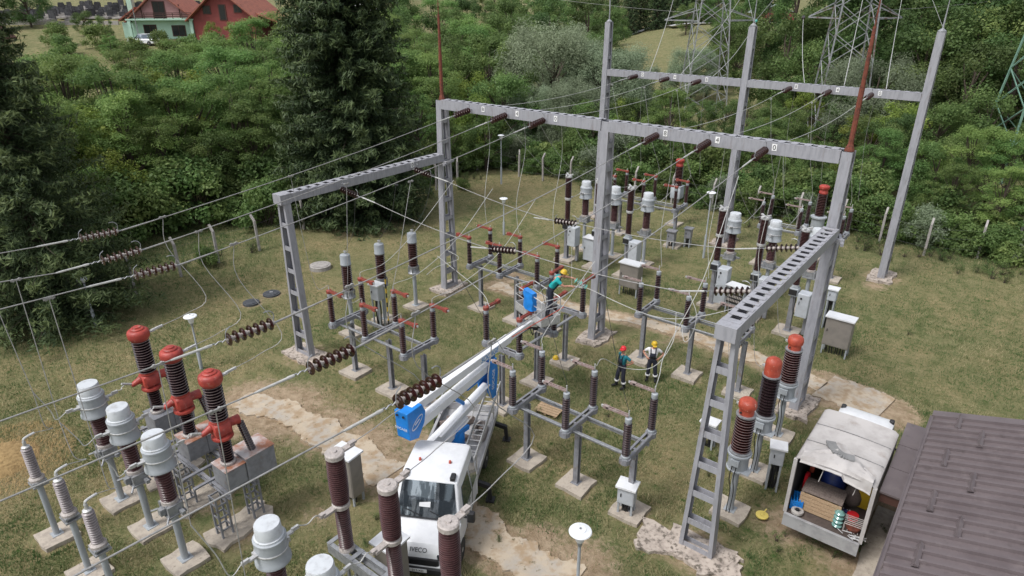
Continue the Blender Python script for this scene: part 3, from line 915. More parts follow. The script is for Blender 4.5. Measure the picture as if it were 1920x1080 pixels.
    for X, Y, s, k in ((35, 66, .95, 'wil'), (38.5, 65, 1.05, 'mid'), (42, 63, 1.1, 'broad'), (46, 63, 1.2, 'broad'), (50, 61, 1.2, 'broad'), (38, 73, 1.35, 'broad'), (42, 71, 1.5, 'broad'), (47, 71, 1.55, 'mid'), (52, 69, 1.6, 'broad'),
                       (57, 68, 1.6, 'broad'), (34, 78, 1.2, 'mid'), (39, 80, 1.6, 'broad'), (45, 79, 1.75, 'broad'), (51, 78, 1.8, 'broad'), (57, 77, 1.8, 'broad'), (63, 76, 1.8, 'broad'), (33, 84, 1.35, 'broad'), (36, 88, 1.6, 'mid'), (43, 88, 1.9, 'broad'), (50, 88, 2.0, 'broad'), (58, 88, 2.1, 'broad'),
                       (41, 58, .85, 'mid'), (37.5, 59, .75, 'mid'), (34, 61, .72, 'mid'), (53, 60, 1.1, 'broad'), (36.5, 54, .6, 'mid'), (31.5, 66, .8, 'mid'), (66, 88, 2.1, 'broad')):
        put(pick(k), X, Y, s * rr.uniform(.95, 1.08), None, 'tall dark tree in the wood on the right', g, rr=rr)
    # --- around the meadow and far off
    g = 'trees round the distant meadow'
    for X, Y, s, k in ((26, 100, .75, 'wil'), (30, 106, .95, 'mid'), (34, 112, 1.1, 'broad'), (20, 88, 1.3, 'shr'), (17, 90, 1.5, 'shr'), (14.5, 88, 1.6, 'shw'), (20, 98, 1.6, 'shr'), (38, 118, 1.3, 'mid'), (43, 120, 1.4, 'broad'), (49, 124, 1.6, 'broad'),
                       (56, 120, 1.8, 'broad'), (64, 116, 1.9, 'broad'), (72, 112, 2.0, 'broad'), (12, 112, 1.1, 'mid'), (7, 104, 1.2, 'broad'), (0, 102, 1.3, 'broad'), (-6, 100, 1.2, 'loc'), (16, 128, 1.1, 'mid'), (40, 130, 1.2, 'mid'), (44, 138, 1.3, 'broad'), (47, 150, 1.2, 'mid'), (52, 160, 1.3, 'broad'),
                       (-12, 96, 1.0, 'mid'), (3, 114, 1.3, 'broad'), (-9, 110, 1.1, 'broad'), (23, 112, 1.5, 'shw'), (28, 122, 1.4, 'shr'), (22, 190, 1.2, 'mid'), (27, 205, 1.3, 'broad'), (33, 225, 1.2, 'mid'), (50, 205, 1.0, 'mid'), (57, 200, 1.2, 'broad')):
        put(pick(k), X, Y, s, None, 'leafy tree or bush on the edge of the distant meadow', g, rr=rr)
    g = 'trees on the horizon'
    for i in range(50):
        X = -20 + i * 6.2 + rr.uniform(-3, 3); Y = 262 + rr.uniform(0, 60) + (30 if 60 < X < 130 else 0)
        put(P[('broad', 'mid', 'loc')[i % 3]][0], X, Y, rr.uniform(1.3, 2.0), None, 'small leafy tree on the horizon', g, rr=rr)
    # --- hillside on the left
    put(P['broad'][1], -76, 113, .8, 1.0, 'dark green tree on the hillside left of the graveyard', None)
    put(P['broad'][0], -82, 110, .95, 2.0, 'dark tree at the upper left picture corner beside the brown roof', None)
    put(P['mid'][1], -63.5, 106, .42, 1.0, 'small round tree below the graveyard on the hillside', None)
    put(P['mid'][0], -57.6, 101, .42, 1.0, 'small bushy tree at the left wall of the mint green house', None)
    put(P['lime'][0], -40.5, 96, .4, 1.7, 'bright green bushy tree in front of the dark red house', None)
    put(P['lime'][0], -37.0, 95, .42, 2.7, 'bright green bushy tree at the right corner of the dark red house', None)
    put(P['loc'][0], -50, 88, .34, 1.7, 'slender young tree in front of the mint green house', None)
    g = 'low trees on the slope below the houses'
    for X, Y, s in ((-60, 86, .5), (-56, 85, .5), (-47, 84, .5), (-44, 85, .5), (-35, 92, .8), (-31, 95, .9), (-28, 100, 1.0), (-22, 92, 1.0), (-25, 108, 1.0), (-66, 82, .6), (-52, 82, .5), (-40, 86, .6), (-71, 82, .5), (-53, 93, .6), (-49.5, 93, .65), (-46, 94, .6), (-43, 94, .7), (-39, 92, .8), (-55.5, 95, .6), (-50.5, 90, .5), (-58, 92, .6), (-62, 96, .6), (-36, 88, .8), (-32, 88, .9)):
        put(pick('shr'), X, Y, s * 2.2, None, 'low leafy tree on the slope below the houses', g, rr=rr)
    g = 'trees on the rise behind the tall spruce'
    for X, Y, s, k in ((-16, 92, 1.1, 'broad'), (-13, 98, 1.2, 'mid'), (-18, 102, 1.1, 'loc'), (-9, 92, 1.1, 'broad'), (-5, 92, 1.1, 'loc'), (-1, 90, 1.1, 'broad'), (-15, 112, 1.3, 'broad'), (-20, 118, 1.2, 'mid'), (-10, 122, 1.4, 'broad'), (-5, 126, 1.4, 'mid'), (1, 128, 1.5, 'broad'), (7, 132, 1.5, 'broad'), (-14, 136, 1.4, 'loc'), (-22, 140, 1.3, 'broad'), (-8, 146, 1.5, 'broad'), (0, 150, 1.6, 'mid'), (9, 152, 1.6, 'broad'), (16, 150, 1.5, 'broad'), (21, 160, 1.4, 'mid')):
        put(pick(k), X, Y, s, None, 'leafy tree on the rise behind the tall spruce and willow', g, rr=rr)
    # --- shrubs and weeds inside the fence
    for px, py, s, lab in ((395, 495, 1.0, 'round dark shrub beside a post of the left fence'), (225, 560, .9, 'leafy shrub at the left fence under the nearer spruce'), (870, 355, .8, 'dark bush at the back corner of the yard')):
        p = at(px, py); dup(P['shr'][0], p, 1.0, lab, None, s * .62)
    g = 'weed clumps in the yard'
    for i in range(96):
        if i < 40:
            u, v = rr.uniform(-8, 8), 45.6 + rr.uniform(-1.6, 1.2); p = Vector((u, v, -.05))
        elif i < 70:
            t = rr.random(); p = Vector((-37.2 + rr.uniform(-1.2, .6), 8 + t * 37, -.05))
            if rr.random() < .4: p = Vector((-36 + t * 26, 45.6 + rr.uniform(-1, .8), -.05))
        else:
            px, py = rr.choice(((1340, 880), (1120, 800), (700, 985), (640, 1000), (1590, 690), (1640, 1010), (1500, 1010), (1550, 1040), (960, 760), (1290, 830), (340, 900), (1730, 640), (1650, 600), (900, 1010)))
            p = at(px + rr.uniform(-50, 50), py + rr.uniform(-25, 25))
        dup(P['weed'][i % 2], p, rr.uniform(0, 6), 'low green weed clump growing in the grass', g, rr.uniform(.2, .42) if i >= 70 else rr.uniform(.55, 1.05))
    for k in P:
        for r in P[k]: drop(r)
# ================================================================ substation equipment
def pad(t, x=0, y=0, s=1.0, h=.1, seed=1, m='conc'):
    mb = MB(); mb.prism([(a + x, b + y) for a, b in ragged(s, s, 3, .03, seed)], -.2, h)
    return mb.build('footing', m, t)

def regpad(p, r):
    PADS.append((p[0], p[1], r))

def text(name, s, size, m, parent, loc, rot, ext=.002, align='CENTER', shear=0.0):
    cu = bpy.data.curves.new(name, 'FONT')
    cu.body = s; cu.size = size; cu.extrude = ext; cu.align_x = align; cu.align_y = 'CENTER'; cu.shear = shear
    o = bpy.data.objects.new(name, cu); C.objects.link(o)
    dg = bpy.context.evaluated_depsgraph_get()
    me = bpy.data.meshes.new_from_object(o.evaluated_get(dg))
    bpy.data.objects.remove(o)
    me.materials.clear(); me.materials.append(M[m])
    q = bpy.data.objects.new(name, me); C.objects.link(q)
    q.parent = parent; q.location = loc; q.rotation_euler = rot
    return q

# ---------------------------------------------------------------- gantries
def ladder_mast(root, x, y, h, base, top, axis, wl, dl, n, lower=None, foot=1.9):
    """mast of two channel legs with rungs; splayed along axis 'x' or 'y'"""
    mast = MB()
    def P(o, z):
        return Vector((x + o, y, z)) if axis == 'x' else Vector((x, y + o, z))
    m = bpy.data.objects.new('mast', None); C.objects.link(m); m.parent = root
    upv = (0, 1, 0) if axis == 'x' else (1, 0, 0)
    for s in (-1, 1):
        mb = MB()
        p, q = P(s * base / 2, .05), P(s * top / 2, h)
        mb.bar(p, q, dl, wl, up=upv) if False else None
        # channel: web + two flanges
        d = (q - p).normalized()
        ax = Vector((1, 0, 0)) if axis == 'x' else Vector((0, 1, 0))
        cr = Vector((0, 1, 0)) if axis == 'x' else Vector((1, 0, 0))
        mb.bar(p, q, .02, dl, up=cr)
        for k in (-1, 1):
            o = cr * (k * (dl / 2 - .01)) - ax * (s * wl / 2)
            mb.bar(p + o, q + o, wl - .02, .02, up=cr)
        mb.build('leg', 'steel', m)
    for i in range(n + 1):
        f = (i + .12) / n if i == 0 else i / n
        if f > .97: continue
        z = .05 + (h - .05) * f
        w = base + (top - base) * f
        mb = MB()
        for k in (-1, 1):
            cr = Vector((0, k * (dl / 2 - .035), 0)) if axis == 'x' else Vector((k * (dl / 2 - .035), 0, 0))
            mb.bar(P(-w / 2 + .03, z) + cr, P(w / 2 - .03, z) + cr, .02, .2)
        mb.bar(P(-w / 2 + .03, z - .09), P(w / 2 - .03, z - .09), dl - .11, .015)
        mb.build('rung', 'steel', m)
    mb = MB()
    mb.prism([(a + x, b + y) for a, b in (ragged(foot, foot * .62, 6, .1, int(x * 10) % 97) if axis == 'x' else ragged(foot * .62, foot, 6, .1, int(x * 10) % 97))], -.2, .11)
    mb.build('footing', 'rubble', m)
    regpad((x, y), foot)
    return m

def deck_beam(root, p, q, h, w, nb, name='beam'):
    """box beam of two channels joined by batten plates on top and bottom"""
    p = Vector(p); q = Vector(q)
    d = (q - p); L = d.length; d.normalize()
    s = d.cross(Vector((0, 0, 1))).normalized()
    mb = MB()
    for k in (-1, 1):
        o = s * (k * w / 2)
        mb.bar(p + o, q + o, .02, h)
        for zz in (h / 2 - .01, -h / 2 + .01):
            o2 = s * (k * (w / 2 - .065)) + Vector((0, 0, zz))
            mb.bar(p + o2, q + o2, .11, .018)
    for i in range(nb):
        a = p + d * (L * (i + .5) / nb)
        ln = L / nb * .5
        for zz in (h / 2 + .012, -h / 2 - .012):
            mb.bar(a - d * ln / 2 + Vector((0, 0, zz)), a + d * ln / 2 + Vector((0, 0, zz)), w - .05, .012)
    return mb.build(name, 'steel', root)

def phase_sign(root, p, ch, face='y'):
    mb = MB()
    mb.cbox(p[0], p[1], p[2], .17, .012, .24)
    o = mb.build('phase_plate', 'sign', root)
    text('phase_number', ch, .24, 'ink', o, (p[0], p[1] - .01, p[2] - .005), (PI / 2, 0, 0))

XL, XM, XR = -23.47, -14.04, -4.79
VA, VS = 24.4, 14.9
def build_gantry():
    g = thing('steel_gantry', 'grey steel gantry frame round the yard with ladder masts and numbered beams', 'gantry', (0, 0, 0))
    for x in (XL, XM, XR):
        ladder_mast(g, x, VA, 10.12, .98, .5 if x != XM else .5, 'y', .12, .34, 10)
    for x in (XL, XR):
        ladder_mast(g, x, VS, 7.2, 1.0, .46, 'x', .12, .3, 7)
    for a, b in ((XL + .19, XM - .19), (XM + .19, XR - .19)):
        deck_beam(g, (a, VA - .06, 9.94), (b, VA - .06, 9.94), .44, .46, 20)
    for x in (XL, XR):
        deck_beam(g, (x, VS - .1, 7.33), (x, VA - .3, 7.33), .36, .5, 21)
        mb = MB()
        mb.box(x - .27, x + .27, VS - .3, VS + .2, 7.12, 7.52); mb.build('beam_seat', 'steel', g)
        mb = MB()
        mb.bar((x + .5, VA - .6, 7.05), (x + .15, VA + .5, 7.05), .1); mb.bar((x - .3, VA - .35, 7.1), (x + .5, VA - .35, 7.1), .1, .16); mb.build('bracket', 'steel', g)
    for x in (XL, XR):
        mb = MB()
        top = 15.2 if x == XL else 16.2
        mb.tube([(x, VA, 10.1), (x, VA, 12.2)], .085, 8); mb.tube([(x, VA, 12.2), (x, VA, 14.0)], .07, 8, .055); mb.tube([(x, VA, 14.0), (x, VA, top)], .025, 6, .012)
        mb.lathe([(.16, 10.12), (.16, 10.16), (.07, 10.4)], 8, (x, VA, 0))
        mb.build('lightning_rod', 'rust', g)
    for x, ch in ((-20.56, '8'), (-18.56, '4'), (-16.47, '0'), (-11.32, '8'), (-9.22, '4'), (-7.14, '0')):
        phase_sign(g, (x, VA - .31, 9.98), ch)
    o = MB(); o.cbox(XL + .27, 21.9, 7.4, .012, .2, .26); q = o.build('phase_plate', 'sign', g)
    text('phase_number', '0', .26, 'ink', q, (XL + .285, 21.9, 7.39), (PI / 2, 0, PI / 2))
    # far, taller gantry
    g = thing('steel_gantry', 'taller grey gantry with three thin masts at the back fence', 'gantry', (0, 0, 0))
    VF = 40.8
    for x in (-23.85, -14.35, -4.95):
        ladder_mast(g, x, VF, 13.15, .98, .42, 'y', .12, .36, 12, foot=2.0)
        mb = MB(); mb.tube([(x, VF, 13.1), (x, VF, 14.6)], .05, 7, .02); mb.lathe([(.2, 13.15), (.2, 13.2), (.06, 13.32)], 8, (x, VF, 0)); mb.build('spike', 'galv', g)
    for a, b in ((-23.65, -14.55), (-14.15, -5.15)):
        deck_beam(g, (a, VF - .05, 10.03), (b, VF - .05, 10.03), .4, .44, 20)
    for x, ch in ((-21.0, '0'), (-18.75, '4'), (-16.65, '8'), (-11.35, '8'), (-9.15, '4'), (-7.05, '0')):
        phase_sign(g, (x, VF - .29, 10.08), ch)

# ---------------------------------------------------------------- suspension insulator strings
def disc_string(n=7, pitch=.155, r=.138):
    """string hanging along +x from the anchor at the origin"""
    t = thing('insulator_string', 'x', 'insulator')
    mb = MB()
    mb.tube([(0, 0, 0), (.1, 0, 0)], .02, 6); mb.tube(spline([(0.12, 0, .02), (.1, 0, .2), (.2, 0, .3), (.32, 0, .3)], 4), .012, 5)
    mb.build('link', 'galv', t)
    dm = None
    for i in range(n):
        if dm is None:
            mb = MB(); ax = (1, 0, 0)
            mb.m = 1; mb.lathe([(.04, 0), (.058, .012), (.056, .07), (.05, .088)], 12, axis=ax)
            mb.m = 0; mb.lathe([(.05, .078), (.09, .082), (r, .098), (r, .106), (r * .8, .112), (r * .78, .102), (r * .58, .116), (r * .55, .104), (.045, .114)], 20, axis=ax)
            mb.m = 1; mb.lathe([(.035, .11), (.03, pitch)], 8, axis=ax)
            o = mb.build('disc', ['porcr', 'cement'], t); dm = o
        else:
            o = dm.copy(); C.objects.link(o); o.parent = t
        o.location = (.1 + i * pitch, 0, 0)
    e = .1 + n * pitch
    mb = MB()
    for k in range(4):
        mb.tube([(e + k * .075, -.022 * (k % 2), .022 * ((k + 1) % 2)), (e + k * .075 + .085, -.022 * (k % 2), -.022 * ((k + 1) % 2))], .014, 5)
    mb.tube(spline([(e, 0, .02), (e - .02, 0, .18), (e - .12, 0, .26)], 4), .011, 5)
    mb.build('clevis', 'galv', t)
    mb = MB(); mb.tube([(e + .3, 0, 0), (e + .42, 0, 0), (e + .44, 0, 0), (e + 1.0, 0, 0), (e + 1.1, 0, 0)], [.03, .035, .027, .027, .018], 8)
    mb.build('tension_clamp', 'wirew', t)
    return t, e + 1.1

def aim(o, p, q):
    o.location = p
    d = (Vector(q) - Vector(p)).normalized()
    o.rotation_euler = (0, -math.asin(max(-1, min(1, d.z))), math.atan2(d.y, d.x))

def wire(name, label, pts, r=.016, m='wire', group=None, n=6, cat='cable'):
    mb = MB(); mb.tube(pts, r, n)
    o = mb.build(name, m)
    return tag(o, label, cat, group)

def clamp(p, d=(0, 1, 0)):
    """a T clamp where a dropper leaves a conductor: geometry to merge into the dropper"""
    mb = MB(); d = Vector(d).normalized(); p = Vector(p)
    mb.bar(p - d * .12, p + d * .12, .035, .04)
    for s in (-.07, .07): mb.bar(p + d * s - Vector((0, 0, .035)), p + d * s + Vector((0, 0, .035)), .05, .035)
    return mb

# ---------------------------------------------------------------- posts, plates
def post(t, h, w=.2, z0=.08, round_=False, m='steel2', y=0, x=0):
    mb = MB()
    if round_: mb.lathe([(w / 2, z0), (w / 2, h)], 12, (x, y, 0))
    else:
        # H section
        mb.box(x - w / 2, x + w / 2, y - w / 2, y - w / 2 + .02, z0, h); mb.box(x - w / 2, x + w / 2, y + w / 2 - .02, y + w / 2, z0, h)
        mb.box(x - .012, x + .012, y - w / 2 + .02, y + w / 2 - .02, z0, h)
    mb.cbox(x, y, z0 + .02, w * 1.7, w * 1.7, .04)
    return mb.build('post', m, t)

def make_ct(label_cat='instrument transformer', seed=1):
    t = thing('current_transformer', 'x', label_cat)
    pad(t, 0, 0, 1.0, .1, seed)
    post(t, 1.85, .2, round_=True, m='lgrey')
    mb = MB()
    mb.cbox(0, 0, 1.86, .62, .5, .05)
    for a in (-1, 1):
        mb.cbox(a * .22, 0, 2.03, .1, .42, .3); mb.cbox(a * .38, .1 * a, 1.95, .2, .1, .1); mb.tube([(a * .3, -.25, 1.92), (a * .45, -.38, 1.84)], .03, 6)
    mb.box(-.16, .16, -.2, .2, 1.88, 2.2); mb.cbox(.02, -.28, 2.02, .18, .14, .2)
    mb.build('base_frame', 'galv', t)
    mb = MB(); mb.lathe([(.2, 2.15), (.23, 2.17), (.23, 2.28), (.2, 2.3)], 18); mb.build('base_flange', 'cement', t)
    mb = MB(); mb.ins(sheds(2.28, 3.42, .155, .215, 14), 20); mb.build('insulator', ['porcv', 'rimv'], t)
    mb = MB()
    mb.lathe([(.2, 3.36), (.40, 3.37), (.40, 3.42), (.37, 3.46), (.355, 3.68), (.355, 3.97), (.365, 3.98), (.365, 4.03), (.33, 4.05)], 26)
    mb.build('tank', 'lgrey', t)
    mb = MB(); mb.lathe([(.325, 4.04), (.325, 4.09), (.295, 4.1), (.285, 4.38), (.27, 4.41), (.1, 4.415)], 26); mb.build('cap', 'capg', t)
    mb = MB(); mb.lathe([(.366, 3.7), (.374, 3.71), (.374, 3.73), (.366, 3.74)], 26)
    mb.build('clamp_band', 'alu', t)
    for a in (-1, 1):
        mb = MB(); mb.bar((0, a * .34, 3.75), (0, a * .56, 3.75), .1, .05); mb.bar((0, a * .54, 3.78), (0, a * .72, 3.78), .06, .09)
        mb.bar((0, a * .37, 3.72), (.14 * a, a * .37, 3.72), .06, .12); mb.build('terminal', 'alu', t)
    return t

def make_arrester():
    t = thing('surge_arrester', 'x', 'surge arrester')
    pad(t, 0, 0, .95, .1, 3)
    post(t, 2.0, .17, round_=True, m='lgrey')
    mb = MB(); mb.cbox(0, 0, 2.02, .46, .4, .05)
    for a in (-1, 1):
        for b in (-1, 1): mb.tube([(a * .17, b * .15, 1.98), (a * .17, b * .15, 2.16)], .03, 6)
    mb.cbox(0, 0, 2.13, .42, .36, .04)
    mb.build('base_frame', 'galv', t)
    mb = MB(); mb.lathe([(.2, 2.15), (.2, 2.22)] + [(.15, 2.27)], 16); mb.build('base_flange', 'cement', t)
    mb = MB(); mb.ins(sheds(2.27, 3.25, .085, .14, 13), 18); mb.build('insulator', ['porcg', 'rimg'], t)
    mb = MB(); mb.lathe([(.1, 3.25), (.11, 3.3), (.05, 3.33), (.045, 3.47)], 12); mb.tube(spline([(0, 0, 3.45), (0, .02, 3.54), (0, .14, 3.58), (0, .3, 3.6)], 4), .035, 7)
    mb.build('terminal', 'alu', t)
    return t

def make_vt(cap='grey', tall=0.0):
    """voltage transformer: grey capped (left) or red domed (right)"""
    t = thing('voltage_transformer', 'x', 'instrument transformer')
    pad(t, 0, 0, 1.0, .1, 5)
    if cap == 'grey':
        post(t, 1.9, .2, round_=True, m='lgrey')
        mb = MB(); mb.lathe([(.2, 1.86), (.3, 1.9), (.3, 1.95), (.24, 2.0), (.2, 2.2), (.27, 2.24), (.27, 2.3)], 16)
        for k in range(6):
            a = k * PI / 3; mb.tube([(math.cos(a) * .26, math.sin(a) * .26, 1.9), (math.cos(a) * .27, math.sin(a) * .27, 2.26)], .03, 5)
        mb.build('base_frame', 'galv', t)
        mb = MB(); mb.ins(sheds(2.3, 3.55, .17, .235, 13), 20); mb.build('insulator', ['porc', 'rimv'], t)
        mb = MB(); mb.lathe([(.24, 3.55), (.25, 3.6), (.235, 3.62), (.235, 3.98), (.22, 4.04), (.12, 4.08)], 20)
        mb.build('cap', 'lgrey', t)
        mb = MB(); mb.tube([(0, 0, 4.05), (0, 0, 4.2)], .03, 6); mb.cbox(.04, 0, 4.2, .14, .1, .05); mb.build('terminal', 'alu', t)
    else:
        post(t, 1.72, .2, round_=True, m='lgrey')
        mb = MB()
        mb.lathe([(.27, 1.7), (.33, 1.72), (.33, 1.76), (.3, 1.78), (.3, 2.24), (.36, 2.26), (.36, 2.32), (.3, 2.34)], 22)
        mb.cbox(0, -.33, 2.1, .26, .12, .2); mb.cbox(.28, -.1, 1.76, .3, .34, .03)
        mb.build('tank', 'lgrey', t)
        mb = MB(); mb.lathe([(.3, 2.33), (.33, 2.35), (.33, 2.39), (.27, 2.4)], 22); mb.build('base_flange', 'galv', t)
        z1 = 3.62 + tall
        mb = MB(); mb.ins(sheds(2.39, z1, .195, .28, 13), 22); mb.build('insulator', ['porcr' if not tall else 'porcd', 'rimb' if not tall else 'porcd'], t)
        mb = MB(); mb.lathe([(.27, z1), (.29, z1 + .02), (.29, z1 + .06), (.24, z1 + .07)], 22); mb.build('top_flange', 'galv', t)
        mb = MB(); z = z1 + .06
        hh = .5 if not tall else .62
        mb.lathe([(.215, z), (.215, z + hh * .42), (.255, z + hh * .46), (.265, z + hh * .62), (.25, z + hh * .84), (.19, z + hh * .97), (.1, z + hh)] if not tall else [(.25, z), (.25, z + hh * .7), (.235, z + hh * .82), (.16, z + hh * .94), (.08, z + hh)], 22)
        if not tall: mb.m = 1; mb.tube([(-.1, -.21, z + .12), (-.1, -.26, z + .12)], .03, 8)
        mb.m = 0
        mb.build('cap', ['orange', 'black'], t)
        mb = MB(); mb.bar((-.18, .1, z + .14), (-.36, .22, z + .14), .1, .06); mb.build('terminal', 'alu', t)
        mb = MB(); mb.bar((-.3, .12, 2.38), (-.24, .06, z1 + .02), .05, .1); mb.build('arcing_bar', 'redarm', t)
        mb = MB()
        for k in range(2): mb.tube(spline([(-.05 + k * .12, -.36, 2.0), (-.08 + k * .12, -.36, 1.5), (-.05 + k * .1, -.16, .9), (-.06 + k * .1, -.2, .1)], 5), .016, 5)
        mb.build('cable', 'black', t)
    return t

def make_lamp(h=2.6, pole_m='lgrey'):
    t = thing('yard_lamp', 'x', 'lamp')
    mb = MB(); mb.lathe([(.075, -.1), (.075, h * .34), (.04, h * .37), (.038, h - .42)], 10); mb.build('pole', pole_m, t)
    mb = MB(); mb.lathe([(.04, h - .5), (.055, h - .46), (.075, h - .36), (.08, h - .32)], 12); mb.build('collar', 'galv', t)
    mb = MB(); mb.lathe([(.085, h - .34), (.1, h - .32), (.15, h - .06), (.15, h - .04)], 18); mb.build('bowl', 'lampw', t)
    mb = MB(); mb.lathe([(.15, h - .05), (.265, h - .055), (.275, h - .04), (.26, h - .015), (.14, h + .012), (.13, h + .03), (.04, h + .042)], 24); mb.build('lid', 'lampw', t)
    mb = MB(); mb.lathe([(.025, h + .04), (.025, h + .07)], 8); mb.build('knob', 'galv', t)
    return t

# ---------------------------------------------------------------- breakers
def make_brown_breaker():
    """three pole breaker on a channel frame (foreground)"""
    t = thing('circuit_breaker', 'brown porcelain three pole breaker on a steel channel at the bottom edge', 'circuit breaker', (-9.25, 7.4, 0))
    mb = MB()
    for b in (-.2, .2):
        mb.box(-2.35, 2.35, b - .012, b + .012, 1.88, 2.18); s = 1 if b > 0 else -1
        mb.box(-2.35, 2.35, b - .1 if b > 0 else b + .012, b - .012 if b > 0 else b + .1, 2.165, 2.185)
        mb.box(-2.35, 2.35, b - .1 if b > 0 else b + .012, b - .012 if b > 0 else b + .1, 1.875, 1.895)
    for x in (-2.3, -1.45, -.4, .4, 1.45, 2.3): mb.cbox(x, 0, 2.19, .12, .42, .02)
    mb.build('channel_frame', 'galv', t)
    for x in (-1.5, 1.5):
        mb = MB()
        for a in (-.15, .15):
            for b in (-.15, .15): mb.bar((x + a, b, .1), (x + a, b, 1.88), .06)
        for z in (.4, .9, 1.4): mb.bar((x - .15, -.15, z), (x + .15, -.15, z + .3), .04); mb.bar((x - .15, .15, z), (x + .15, .15, z + .3), .04)
        mb.build('leg', 'galv', t); pad(t, x, 0, 1.0, .1, 8)
    for x in (-1.82, 0, 1.82):
        p = bpy.data.objects.new('pole', None); C.objects.link(p); p.parent = t; p.location = (x, 0, 0)
        mb = MB(); mb.lathe([(.2, 2.18), (.2, 2.24), (.16, 2.3)], 20)
        for k in range(10): a = k * PI / 5; mb.cbox(math.cos(a) * .17, math.sin(a) * .17, 2.26, .03, .03, .08)
        mb.build('base_flange', 'cement', p)
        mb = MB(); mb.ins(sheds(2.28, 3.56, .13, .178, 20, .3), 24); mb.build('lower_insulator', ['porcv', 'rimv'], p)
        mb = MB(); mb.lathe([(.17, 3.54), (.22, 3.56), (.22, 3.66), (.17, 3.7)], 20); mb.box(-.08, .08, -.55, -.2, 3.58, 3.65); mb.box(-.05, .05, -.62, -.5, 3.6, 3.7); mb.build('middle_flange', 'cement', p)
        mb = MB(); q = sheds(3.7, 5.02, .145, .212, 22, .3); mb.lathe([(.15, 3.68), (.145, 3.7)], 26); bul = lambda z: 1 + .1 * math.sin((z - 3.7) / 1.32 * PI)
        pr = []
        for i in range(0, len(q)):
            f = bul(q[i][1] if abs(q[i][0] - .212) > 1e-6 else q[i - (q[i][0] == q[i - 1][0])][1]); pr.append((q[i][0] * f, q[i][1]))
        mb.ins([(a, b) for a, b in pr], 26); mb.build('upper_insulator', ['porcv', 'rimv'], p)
        mb = MB(); mb.lathe([(.19, 5.0), (.23, 5.03), (.23, 5.14), (.2, 5.17)], 14); mb.lathe([(.07, 5.17), (.06, 5.2)], 12)
        mb.box(-.08, .08, .2, .55, 5.05, 5.1); mb.box(-.06, .06, .42, .62, 5.1, 5.16)
        mb.prism([(-.23, -.1), (-.3, .02), (-.12, .24), (-.05, .2)], 5.04, 5.08); mb.build('top_plate', 'cement', p)
    return t

def make_far_breaker():
    t = thing('circuit_breaker', 'x', 'circuit breaker')
    pad(t, 0, 0, 1.1, .1, 4)
    post(t, 2.1, .22)
    mb = MB(); mb.lathe([(.17, 2.38), (.15, 2.5)], 14); mb.cbox(0, 0, 2.36, .3, .3, .06); mb.build('base_flange', 'lgrey', t)
    mb = MB(); mb.bbox(-.2, .2, -.2, .2, 1.95, 2.33, .02); mb.build('mechanism_housing', 'lgrey', t)
    mb = MB(); mb.cbox(-.02, -.21, 2.14, .36, .03, .26); mb.build('gauge_panel', 'black', t)
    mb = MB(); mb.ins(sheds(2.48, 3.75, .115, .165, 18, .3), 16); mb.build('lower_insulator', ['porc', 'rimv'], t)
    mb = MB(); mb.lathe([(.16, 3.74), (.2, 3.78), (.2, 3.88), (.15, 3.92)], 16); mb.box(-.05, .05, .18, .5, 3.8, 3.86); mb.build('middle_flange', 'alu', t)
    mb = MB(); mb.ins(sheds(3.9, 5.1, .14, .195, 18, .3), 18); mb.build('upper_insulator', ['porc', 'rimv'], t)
    mb = MB(); mb.lathe([(.18, 5.1), (.21, 5.13), (.2, 5.2), (.12, 5.24)], 14)
    for k in range(3): a = k * 2.1 + .5; mb.bar((0, 0, 5.22), (math.cos(a) * .26, math.sin(a) * .26, 5.3), .1, .05)
    mb.build('top_plate', 'alu', t)
    c = MB(); c.bbox(.24, .78, -.32, .26, 1.05, 2.2, .02); o = c.build('cabinet', 'lgrey2', t)
    h = MB(); h.cbox(.36, -.33, 1.75, .03, .03, .14); h.build('handle', 'black', o)
    h = MB(); h.lathe([(.05, -.335), (.05, -.32)], 12, (.44, 0, 2.0), axis=(0, 1, 0)) if False else h.tube([(.42, -.34, 1.98), (.42, -.31, 1.98)], .05, 12); h.build('indicator', 'black', o)
    mb = MB(); mb.bar((.7, .1, .05), (.7, .1, 1.05), .16); mb.build('cabinet_post', 'steel2', t)
    mb = MB(); mb.tube(spline([(.05, -.2, 1.95), (.15, -.24, 1.2), (.3, -.1, 1.02), (.4, 0, 1.06)], 5), .015, 5); mb.build('cable', 'black', t)
    return t

